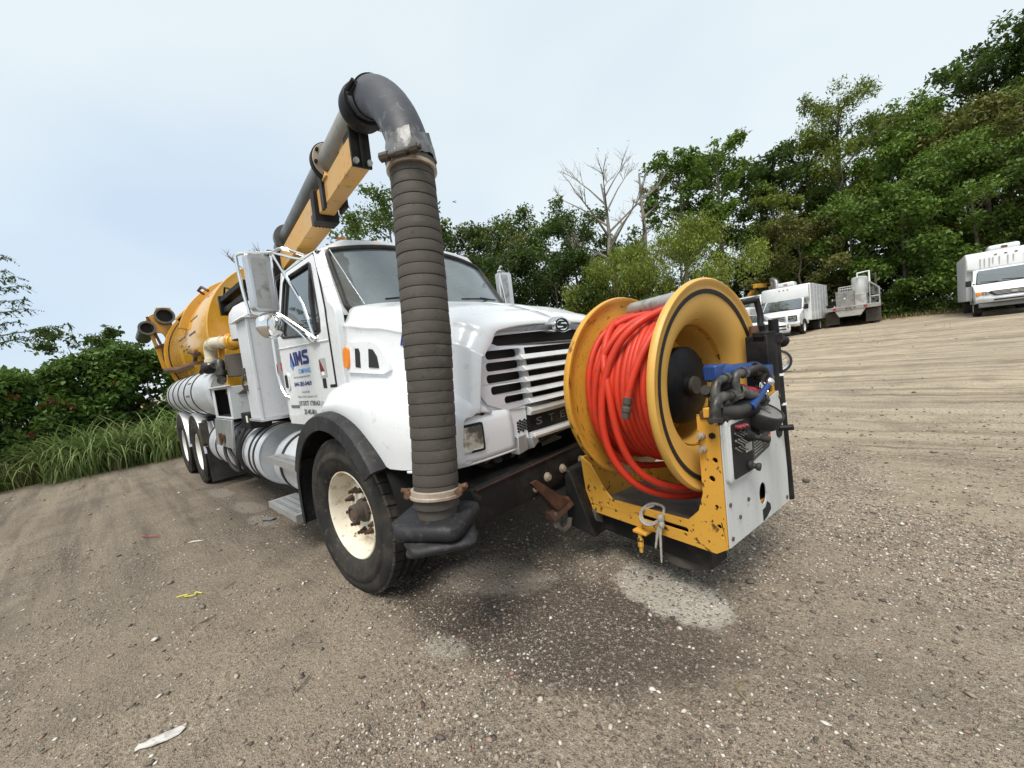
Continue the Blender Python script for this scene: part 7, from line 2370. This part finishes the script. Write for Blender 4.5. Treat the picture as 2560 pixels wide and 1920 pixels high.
for i_, (x_, y_, h_, r_) in enumerate(((-17.0, -9.6, 7.5, 2.6), (-21.5, -12.5, 9.0, 3.0))):
    make_tree('tree', ('leafy tree past the left edge, mirrored in the passenger window', 'taller tree past the left edge, farther off, mirrored in the window')[i_], 'tree', x_, y_, h_, r_, 'leaf_mid', 0.1, 0.26, 6000, 70 + i_)
make_tree('tree', 'small dark round tree peeping over the hedge', 'tree', -18.1, -2.1, 4.3, 1.2, 'leaf_dark', 0.35, 0.18, 2600, 47)

# dark interior of the wood: one mass of leaves far back, low, closing the gaps between the trunks
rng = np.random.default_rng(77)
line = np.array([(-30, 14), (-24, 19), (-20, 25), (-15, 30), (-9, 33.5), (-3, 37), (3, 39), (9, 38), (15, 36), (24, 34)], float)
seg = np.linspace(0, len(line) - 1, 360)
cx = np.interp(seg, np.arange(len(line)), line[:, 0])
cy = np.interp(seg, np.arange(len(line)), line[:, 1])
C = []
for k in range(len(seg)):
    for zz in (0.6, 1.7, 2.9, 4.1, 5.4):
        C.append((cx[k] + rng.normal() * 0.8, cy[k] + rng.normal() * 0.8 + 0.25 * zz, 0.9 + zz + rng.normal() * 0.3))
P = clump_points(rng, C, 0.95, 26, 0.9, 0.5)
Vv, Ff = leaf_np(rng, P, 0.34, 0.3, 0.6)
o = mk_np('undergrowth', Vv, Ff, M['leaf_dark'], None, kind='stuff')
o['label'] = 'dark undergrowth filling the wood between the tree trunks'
# low weeds along the edge of the yard
C = []
el = np.array([(-14, 22.5), (-8, 26), (-3, 29.5), (0.3, 31), (5.0, 30.9), (8.2, 29.4), (15, 28.5)], float)
seg = np.linspace(0, len(el) - 1, 260)
cx = np.interp(seg, np.arange(len(el)), el[:, 0])
cy = np.interp(seg, np.arange(len(el)), el[:, 1])
for k in range(len(seg)):
    for zz in (0.12, 0.4, 0.75):
        xx, yy = cx[k] + rng.normal() * 0.5, cy[k] + abs(rng.normal()) * 0.5 + zz * 0.6
        C.append((xx, yy, gz1(xx, yy) + zz))
P = clump_points(rng, C, 0.42, 26, 0.7, 0.6)
Vv, Ff = leaf_np(rng, P, 0.17, 0.4, 0.5)
o = mk_np('weeds', Vv, Ff, M['leaf_mid'], None, kind='stuff')
o['label'] = 'leafy weeds along the far edge of the yard'

# ---- overgrown hedge behind the truck
def shrub(name, label, x0, x1, y0, y1, h, n, seed, mat, group, leaf=0.13, red=0, dense=0.16):
    rng = np.random.default_rng(seed)
    root = tag(empty(name, ((x0 + x1) / 2, (y0 + y1) / 2, 0)), label, 'shrub', group)
    cx_, cy_ = (x0 + x1) / 2, (y0 + y1) / 2
    C, CR = [], []
    k = int((y1 - y0) * h * 7)
    for i in range(k):
        yy = rng.uniform(y0, y1)
        zz = rng.uniform(0.1, 1) ** 0.8 * h
        hh = h * (1 + 0.12 * (vnoise(np.array([yy * 1.3]), np.array([0.5]), seed)[0] - 0.5))
        zz = min(zz, hh)
        fx = x1 - 0.45 * (zz / h) ** 2 * (x1 - x0) * 0.5 - rng.uniform(0, 0.5) ** 1.5
        C.append((fx - cx_ + rng.normal() * 0.12, yy - cy_, zz))
        CR.append(rng.uniform(0.22, 0.42))
    for i in range(int((y1 - y0) * (x1 - x0) * 5)):
        yy, xx = rng.uniform(y0, y1), rng.uniform(x0, x1 - 0.3)
        C.append((xx - cx_, yy - cy_, h + rng.normal() * 0.12 - 0.1))
        CR.append(rng.uniform(0.2, 0.4))
    P = clump_points(rng, C, CR, max(4, n // len(C)), 0.8, 0.55)
    P = P[P[:, 2] > 0.02]
    Vv, Ff = leaf_np(rng, P, leaf, 0.45, 0.55)
    mk_np('foliage', Vv, Ff, M[mat], root)
    st = MB()
    pr = random.Random(seed)
    for i in range(14):
        yy = pr.uniform(y0, y1) - cy_
        st.tube([(x1 - cx_ - pr.uniform(0.4, 1.4), yy, 0), (x1 - cx_ - pr.uniform(0.4, 0.9), yy + pr.uniform(-.2, .2), h * 0.5), (x1 - cx_ - pr.uniform(0.3, 1.0), yy + pr.uniform(-.4, .4), h * (0.95 + 0.2 * pr.random()))], [0.03, 0.02, 0.006], 5)
    mk('stems', st, M['bark'], root, 0, 60, fixn=False)
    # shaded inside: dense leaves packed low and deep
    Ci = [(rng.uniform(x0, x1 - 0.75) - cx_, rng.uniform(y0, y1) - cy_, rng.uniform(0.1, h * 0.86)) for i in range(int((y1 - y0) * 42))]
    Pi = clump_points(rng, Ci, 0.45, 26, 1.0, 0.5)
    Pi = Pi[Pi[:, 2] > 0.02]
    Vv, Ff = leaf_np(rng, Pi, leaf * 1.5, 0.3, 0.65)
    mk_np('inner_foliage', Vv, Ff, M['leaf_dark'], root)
    if red:
        Pr = clump_points(rng, [(x1 - cx_ + 0.02 - rng.uniform(0, 0.2), rng.uniform(y0, y1) - cy_, rng.uniform(0.9, h)) for i in range(red)], 0.10, 14, 0.8)
        Vv, Ff = leaf_np(rng, Pr, 0.09, 0.4, 0.5)
        mk_np('red_foliage', Vv, Ff, M['leaf_red'], root)
    return root


GH = 'overgrown shrubs behind the truck'
shrub('shrub', 'dense green shrub at the left picture edge, nearest part of the hedge', -12.6, -10.3, -9.6, -4.4, 2.20, 17000, 61, 'leaf_hedge', GH)
shrub('shrub', 'dense hedge shrub with reddish sprays behind the tall grass', -12.9, -10.6, -4.5, -2.6, 2.30, 13000, 62, 'leaf_hedge', GH, red=7)
shrub('shrub', 'broad hedge shrub just left of the spare tubes of the truck', -13.2, -10.9, -2.7, -0.6, 2.65, 15000, 63, 'leaf_hedge', GH, red=3)
shrub('shrub', 'brighter shrub hedge hidden mostly behind the truck tank', -13.4, -11.2, -0.7, 4.5, 2.7, 12000, 64, 'leaf_light', GH)
shrub('shrub', 'hedge shrub running on behind the cab towards the wood', -16.0, -13.0, 4.3, 13.5, 3.2, 11000, 65, 'leaf_hedge', GH, leaf=0.2)

# ---- tall grass and verge
def blades(rng, bx, by, length, width, lean, segs=5, curl=1.0):
    n = len(bx)
    az = rng.uniform(0, 2 * PI, n)
    dx, dy = np.cos(az), np.sin(az)
    L = length
    V = np.empty((n, (segs + 1) * 2, 3))
    px, py, pz = bx.copy(), by.copy(), gz(bx, by)
    th = rng.uniform(0.02, 0.35, n) * lean
    bend = rng.uniform(0.5, 1.6, n) * curl / segs
    sx, sy = -dy, dx
    for k in range(segs + 1):
        t = k / segs
        w = width * (1 - t ** 1.6) * 0.5 + 0.0006
        V[:, 2 * k, 0], V[:, 2 * k, 1], V[:, 2 * k, 2] = px + sx * w, py + sy * w, pz
        V[:, 2 * k + 1, 0], V[:, 2 * k + 1, 1], V[:, 2 * k + 1, 2] = px - sx * w, py - sy * w, pz
        st = L / segs
        px = px + dx * np.sin(th) * st
        py = py + dy * np.sin(th) * st
        pz = pz + np.cos(th) * st
        th = th + bend * (0.4 + 1.3 * t)
    b = (np.arange(n) * (segs + 1) * 2)[:, None]
    F = np.concatenate([b + np.array([[2 * k, 2 * k + 1, 2 * k + 3, 2 * k + 2]]) for k in range(segs)], 0)
    return V.reshape(-1, 3), F


rng = np.random.default_rng(5)
cl = []
for i in range(70):
    yy = rng.uniform(-5.6, 0.8)
    cl.append((-10.35 + rng.normal() * 0.28 - 0.04 * (yy + 2), yy))
for i in range(60):
    yy = rng.uniform(-3.0, -0.6)
    cl.append((-10.15 + rng.normal() * 0.25, yy))
cl = np.array(cl)
idx = rng.integers(0, len(cl), 2000)
bx = cl[idx, 0] + rng.normal(size=2000) * 0.10
by = cl[idx, 1] + rng.normal(size=2000) * 0.10
hgt = np.where((by > -3.2) & (by < -0.3), 1.0, 0.66)
Vv, Ff = blades(rng, bx, by, rng.uniform(0.7, 1.9, 2000) * hgt, rng.uniform(0.018, 0.042, 2000), 1.5, 9, 2.6)
o = mk_np('tall_grass', Vv, Ff, M['grass'], None, kind='stuff')
o['label'] = 'tall arching green grass in front of the hedge'
n = 16000
by = rng.uniform(-10, 3.5, n)
bx = -9.95 - np.abs(rng.normal(size=n)) * 0.42 - 0.1 * np.sin(by * 1.7) - 0.05 * np.sin(by * 5)
Vv, Ff = blades(rng, bx, by, rng.uniform(0.12, 0.42, n), rng.uniform(0.008, 0.018, n), 1.3, 3, 1.3)
o = mk_np('verge_grass', Vv, Ff, M['grass_low'], None, kind='stuff')
o['label'] = 'short weedy grass at the foot of the tall grass'
n = 2600
by = rng.uniform(-9, 3.0, n)
keep = vnoise(by * 2.3, by * 0 + 3.3, 88) > 0.35
by = by[keep]
bx = -9.9 + np.abs(rng.normal(size=len(by))) * 0.22 + 0.12 * np.sin(by * 2.1)
Vv, Ff = blades(rng, bx, by, rng.uniform(0.05, 0.24, len(by)), rng.uniform(0.006, 0.014, len(by)), 1.8, 3, 1.4)
o = mk_np('weed_tufts', Vv, Ff, M['grass_low'], None, kind='stuff')
o['label'] = 'sparse short weeds thinning out onto the dirt'
n = 500
by = rng.uniform(-7, 1.0, n)
bx = -10.1 + rng.normal(size=n) * 0.3
Vv, Ff = blades(rng, bx, by, rng.uniform(0.3, 1.2, n), rng.uniform(0.006, 0.016, n), 1.3, 5, 0.8)
M['straw'] = leafmat('dry_straw', (0.16, 0.12, 0.06), (0.36, 0.29, 0.16))
o = mk_np('dead_stalks', Vv, Ff, M['straw'], None, kind='stuff')
o['label'] = 'dry dead stalks mixed into the tall grass'
n = 1800
bx = rng.uniform(-3, 13, n)
by = np.interp(bx, el[:, 0], el[:, 1]) - 0.2 - np.abs(rng.normal(size=n)) * 0.7
Vv, Ff = blades(rng, bx, by, rng.uniform(0.1, 0.4, n), rng.uniform(0.012, 0.03, n), 1.5, 3, 1.3)
o = mk_np('dry_grass', Vv, Ff, M['straw'], None, kind='stuff')
o['label'] = 'dry straw coloured grass along the far yard edge'

# ---- feathery tree at the left edge whose branch ends reach into the picture
rng = np.random.default_rng(21)
pr = random.Random(21)
mt_ = tag(empty('mimosa_tree', (-9.9, -5.6, 0)), 'feathery tree with drooping leaf sprays reaching in at the left edge', 'tree')
ox, oy = -9.9, -5.6
tk = MB().tube([(0, 0, -0.05), (0.1, 0.15, 1.6), (0.15, 0.4, 3.0), (0.3, 0.6, 4.6), (0.4, 0.8, 6.2)], [0.16, 0.13, 0.10, 0.06, 0.02], 8)
Pl = []
tips = [((-8.03, -2.38, 2.98), 2.2), ((-8.25, -2.62, 2.86), 2.0), ((-8.5, -2.85, 3.34), 2.6), ((-8.55, -2.85, 3.52), 2.9), ((-8.54, -2.85, 3.76), 3.1), ((-8.59, -2.9, 3.92), 3.4), ((-8.75, -3.0, 4.06), 3.7), ((-8.82, -3.0, 4.36), 3.9), ((-8.7, -3.0, 3.14), 2.4), ((-9.0, -3.5, 4.9), 4.2), ((-8.4, -3.6, 4.2), 3.6), ((-10.8, -3.6, 4.4), 3.6), ((-11.0, -4.6, 5.4), 4.4), ((-9.4, -7.4, 4.4), 3.4), ((-8.6, -6.6, 4.6), 3.6), ((-10.8, -6.8, 5.0), 3.8), ((-9.4, -4.6, 6.2), 5.0), ((-8.9, -3.35, 3.05), 2.3), ((-8.95, -3.3, 3.3), 2.5)]
for (tx, ty, tz), z0 in tips:
    a = Vector((0.12, 0.3, z0 - 0.25))
    b = Vector((tx - ox, ty - oy, tz))
    m_ = a.lerp(b, 0.55) + Vector((0, 0, 0.22))
    path = bez([a, m_, b], 8)
    tk.tube(path, [0.03 * (1 - 0.85 * i / 16) for i in range(17)], 5)
    for i in range(6, 17):
        for s in range(7):
            p = path[i] + Vector((pr.uniform(-.05, .05), pr.uniform(-.05, .05), pr.uniform(-.04, .03)))
            dr_ = Vector((pr.uniform(-1, 1), pr.uniform(-1, 1), pr.uniform(-0.7, 0.05))).normalized()
            ln = pr.uniform(0.07, 0.18)
            for q in range(7):
                Pl.append(tuple(p + dr_ * ln * q / 6 + Vector((0, 0, -0.025 * (q / 6) ** 2))))
mk('trunk', tk, M['bark'], mt_, 0, 60, fixn=False)
Vv, Ff = leaf_np(rng, np.array(Pl), 0.055, 0.6, 0.42)
mk_np('crown', Vv, Ff, M['leaf_dark'], mt_)

# ------------------------------------------------------------------ gravel and litter
rng = np.random.default_rng(9)
octa = np.array([(0, 0, 0.9), (1, 0, 0), (0, 1, 0.1), (-1, 0, 0.1), (0, -1, 0), (0, 0, -0.6)])
ocf = np.array([(0, 1, 2), (0, 2, 3), (0, 3, 4), (0, 4, 1), (5, 2, 1), (5, 3, 2), (5, 4, 3), (5, 1, 4)])
ico = np.array([(0, 0, 1), (0.894, 0, 0.447), (0.276, 0.851, 0.447), (-0.724, 0.526, 0.447), (-0.724, -0.526, 0.447), (0.276, -0.851, 0.447), (0.3, 0.2, -0.5), (-0.4, 0.1, -0.5)])
icf = np.array([(0, 1, 2), (0, 2, 3), (0, 3, 4), (0, 4, 5), (0, 5, 1), (1, 6, 2), (2, 6, 3), (3, 7, 4), (4, 7, 5), (5, 6, 1), (3, 6, 7), (5, 7, 6)])


def stones(n, xs, ys_, smin, smax, power, mat, name, label, dens=None, ico=ico, icf=icf):
    nv = len(ico)
    x = rng.uniform(*xs, n)
    y = rng.uniform(*ys_, n)
    if dens is not None:
        keep = rng.uniform(0, 1, n) < dens(x, y)
        x, y = x[keep], y[keep]
        n = len(x)
    s = smin + (smax - smin) * rng.uniform(0, 1, n) ** power
    a = rng.uniform(0, 2 * PI, n)
    sc = np.stack([s * rng.uniform(0.7, 1.5, n), s * rng.uniform(0.6, 1.1, n), s * rng.uniform(0.35, 0.75, n)], 1)
    V = ico[None] * (1 + rng.uniform(-0.25, 0.25, (n, nv, 1))) * sc[:, None, :]
    ca, sa = np.cos(a)[:, None], np.sin(a)[:, None]
    X = V[:, :, 0] * ca - V[:, :, 1] * sa + x[:, None]
    Y = V[:, :, 0] * sa + V[:, :, 1] * ca + y[:, None]
    Z = V[:, :, 2] + (gz(x, y) + sc[:, 2] * 0.15)[:, None]
    VV = np.stack([X, Y, Z], 2).reshape(-1, 3)
    FF = (icf[None] + (np.arange(n) * nv)[:, None, None]).reshape(-1, 3)
    o = mk_np(name, VV, FF, mat, None, kind='stuff')
    o['label'] = label
    return o


pm_ = bpy.data.materials.new('mixed_gravel')
pm_.use_nodes = True
nt = pm_.node_tree
bs = nt.nodes['Principled BSDF']
ge = nt.nodes.new('ShaderNodeNewGeometry')
ra = nt.nodes.new('ShaderNodeValToRGB')
el_ = ra.color_ramp.elements
el_[0].position, el_[0].color = 0.0, (0.075, 0.062, 0.055, 1)
el_[1].position, el_[1].color = 1.0, (0.64, 0.60, 0.54, 1)
for p_, c__ in ((0.22, (0.14, 0.115, 0.092)), (0.45, (0.24, 0.19, 0.15)), (0.62, (0.33, 0.27, 0.21)), (0.68, (0.26, 0.15, 0.11)), (0.74, (0.36, 0.31, 0.25)), (0.90, (0.52, 0.47, 0.40))):
    e_ = el_.new(p_)
    e_.color = c__ + (1,)
nt.links.new(ge.outputs['Random Per Island'], ra.inputs['Fac'])
nt.links.new(ra.outputs['Color'], bs.inputs['Base Color'])
bs.inputs['Roughness'].default_value = 0.85


def fore(x, y):
    d = np.hypot(x - 2.2, y + 1.4)
    gravelly = 0.25 + 0.75 * np.clip((x - 0.0) / 1.6, 0, 1)
    patch = np.clip((vnoise(x * 1.7, y * 1.7, 31) - 0.3) * 2.2, 0.1, 1)
    dust = 1 - 0.85 * np.exp(-(((x - 1.8) / 0.4) ** 2 + ((y + 0.22) / 0.24) ** 2))
    return np.clip(np.exp(-d / 3.4) * 2.0, 0, 1) * gravelly * patch * dust


stones(385000, (-2.6, 4.6), (-3.4, 3.0), 0.0028, 0.0105, 2.4, pm_, 'gravel', 'fine gravel scattered over the yard', fore, octa, ocf)
stones(17000, (-4.0, 6.0), (-3.4, 5.0), 0.005, 0.018, 2.6, pm_, 'pebbles', 'larger loose pebbles on the dirt', lambda x, y: 0.25 + 0.75 * np.clip((x + 0.5) / 2, 0, 1))
stones(6000, (-9.0, 12.0), (-6, 22.0), 0.010, 0.035, 4.0, pm_, 'stones', 'loose stones over the far yard', lambda x, y: 0.3 + 0.5 * (vnoise(x * 0.6, y * 0.6, 40) > 0.45))


def litter(name, label, cat, poly, x, y, rz, mat, lift=0.004, th=0.003, wav=0.006, seed=1):
    prr = random.Random(seed)
    g = gz1(x, y)
    mb = MB(Matrix.Rotation(R(rz), 4, 'Z'))
    ph = prr.uniform(0, 6)
    mb.prism(dens(poly, 0.02), lambda u, v, d: (u, v, lift + d + wav * math.sin(u * 38 + ph) * math.cos(v * 50 + ph)), 0, th)
    o = mk(name, mb, M[mat], None, 0, 60)
    o.location = (x, y, g)
    tag(o, label, cat)
    return o


M['grey_paper'] = nmat('soiled_paper', (0.55, 0.53, 0.50), 0.85, layers=((40, 0.45, 0.62, (0.33, 0.31, 0.28), 0.7), (90, 0.55, 0.7, (0.2, 0.18, 0.16), 0.5)), bump=(60, 0.5, 0.004))
litter('crushed_bottle_label', 'flattened grey white plastic wrapper lying in the near dirt', 'wrapper', [(-0.085, -0.004), (-0.078, 0.012), (-0.062, 0.009), (-0.03, 0.027), (0.02, 0.036), (0.065, 0.031), (0.085, 0.014), (0.070, -0.008), (0.03, -0.026), (-0.02, -0.028), (-0.062, -0.012), (-0.08, -0.016)], 0.325, -2.255, 62, 'grey_paper', 0.008, 0.003, 0.004, 3)
litter('white_scrap', 'thin white scrap of paper left of the lower step', 'paper scrap', [(-0.075, -0.008), (0.015, -0.018), (0.07, 0.008), (0.02, 0.02), (-0.02, 0.012)], -2.36, -1.76, 40, 'paper', 0.006, 0.003, 0.006, 4)
litter('white_board', 'small white board lying at the grass edge behind the truck', 'board', [(-0.28, -0.05), (0.28, -0.04), (0.27, 0.05), (-0.27, 0.045)], -9.85, -1.35, 75, 'paper', 0.02, 0.012, 0.0, 5)
litter('dead_leaf', 'dark crumpled leaf with a stalk below the lower step', 'leaf', [(-0.09, 0.0), (-0.05, 0.05), (0.0, 0.03), (0.05, 0.06), (0.09, 0.01), (0.04, -0.03), (0.0, -0.055), (-0.05, -0.03)], -2.24, -1.16, 20, 'grey_ink', 0.012, 0.004, 0.012, 6)
tag(mk('yellow_string', MB().tube(bez([(-1.13, -2.04, gz1(-1.13, -2.04) + .012), (-1.09, -1.98, gz1(-1.09, -1.98) + .014), (-1.06, -2.0, gz1(-1.06, -2.0) + .016), (-1.03, -1.95, gz1(-1.03, -1.95) + .014), (-1.06, -1.94, gz1(-1.06, -1.94) + .018), (-1.02, -1.91, gz1(-1.02, -1.91) + .012)], 5), 0.004, 6), M['yellow_ink']), 'curled yellow plastic string on the dirt left of the front wheel', 'string')
tag(mk('red_twig', MB().tube(bez([(-3.15, -2.10, gz1(-3.15, -2.10) + .015), (-3.05, -2.05, gz1(-3.05, -2.05) + .02), (-2.95, -1.98, gz1(-2.95, -1.98) + .015)], 5), 0.005, 6), M['red_lens']), 'thin red twig on the dirt at the far left of the steps', 'twig')
tag(mk('plant_strip', MB().tube(bez([(2.235, -0.76, gz1(2.235, -0.76) + .010), (2.22, -0.72, gz1(2.22, -0.72) + .016), (2.185, -0.69, gz1(2.185, -0.69) + .018), (2.17, -0.645, gz1(2.17, -0.645) + .014), (2.19, -0.62, gz1(2.19, -0.62) + .016), (2.20, -0.605, gz1(2.2, -0.605) + .012)], 5), [0.002] * 5 + [0.004] * 10 + [0.003] * 11, 6, flat=0.4), M['straw']), 'pale curled strip of dry plant on the gravel below the reel', 'dry strip')
prs = random.Random(12)
for i, (x, y) in enumerate(((-0.55, -1.95), (0.55, -1.75), (-0.95, -1.75))):
    a = prs.uniform(0, 3)
    l_ = 0.05
    tw = mk('twig', MB().tube([(x - l_ * math.cos(a), y - l_ * math.sin(a), gz1(x, y) + .010), (x, y, gz1(x, y) + .014), (x + l_ * math.cos(a + .3), y + l_ * math.sin(a + .3), gz1(x, y) + .010)], [0.003, 0.004, 0.002], 5), M['bark'])
    tag(tw, ('short brown twig nearest the front wheel, left of it', 'short brown twig in the middle of the near dirt', 'short brown twig beside the yellow string')[i], 'twig')
# a dragonfly-sized insect hanging in the air right of the hose clamp
ins_ = MB().tube([(0, -0.012, 0), (0, 0.0, 0.001), (0, 0.018, -0.002)], [0.0025, 0.003, 0.0012], 6)
for s in (-1, 1):
    ins_.hexa([(0, 0, 0.002), (s * 0.016, 0.004, 0.004), (s * 0.017, 0.0, 0.004), (0, -0.003, 0.002), (0, 0, 0.0026), (s * 0.016, 0.004, 0.0046), (s * 0.017, 0.0, 0.0046), (0, -0.003, 0.0026)])
io = mk('insect', ins_, M['black'])
io.location = (0.72, -0.55, 2.47)
tag(io, 'tiny dark flying insect against the sky right of the hose', 'insect')
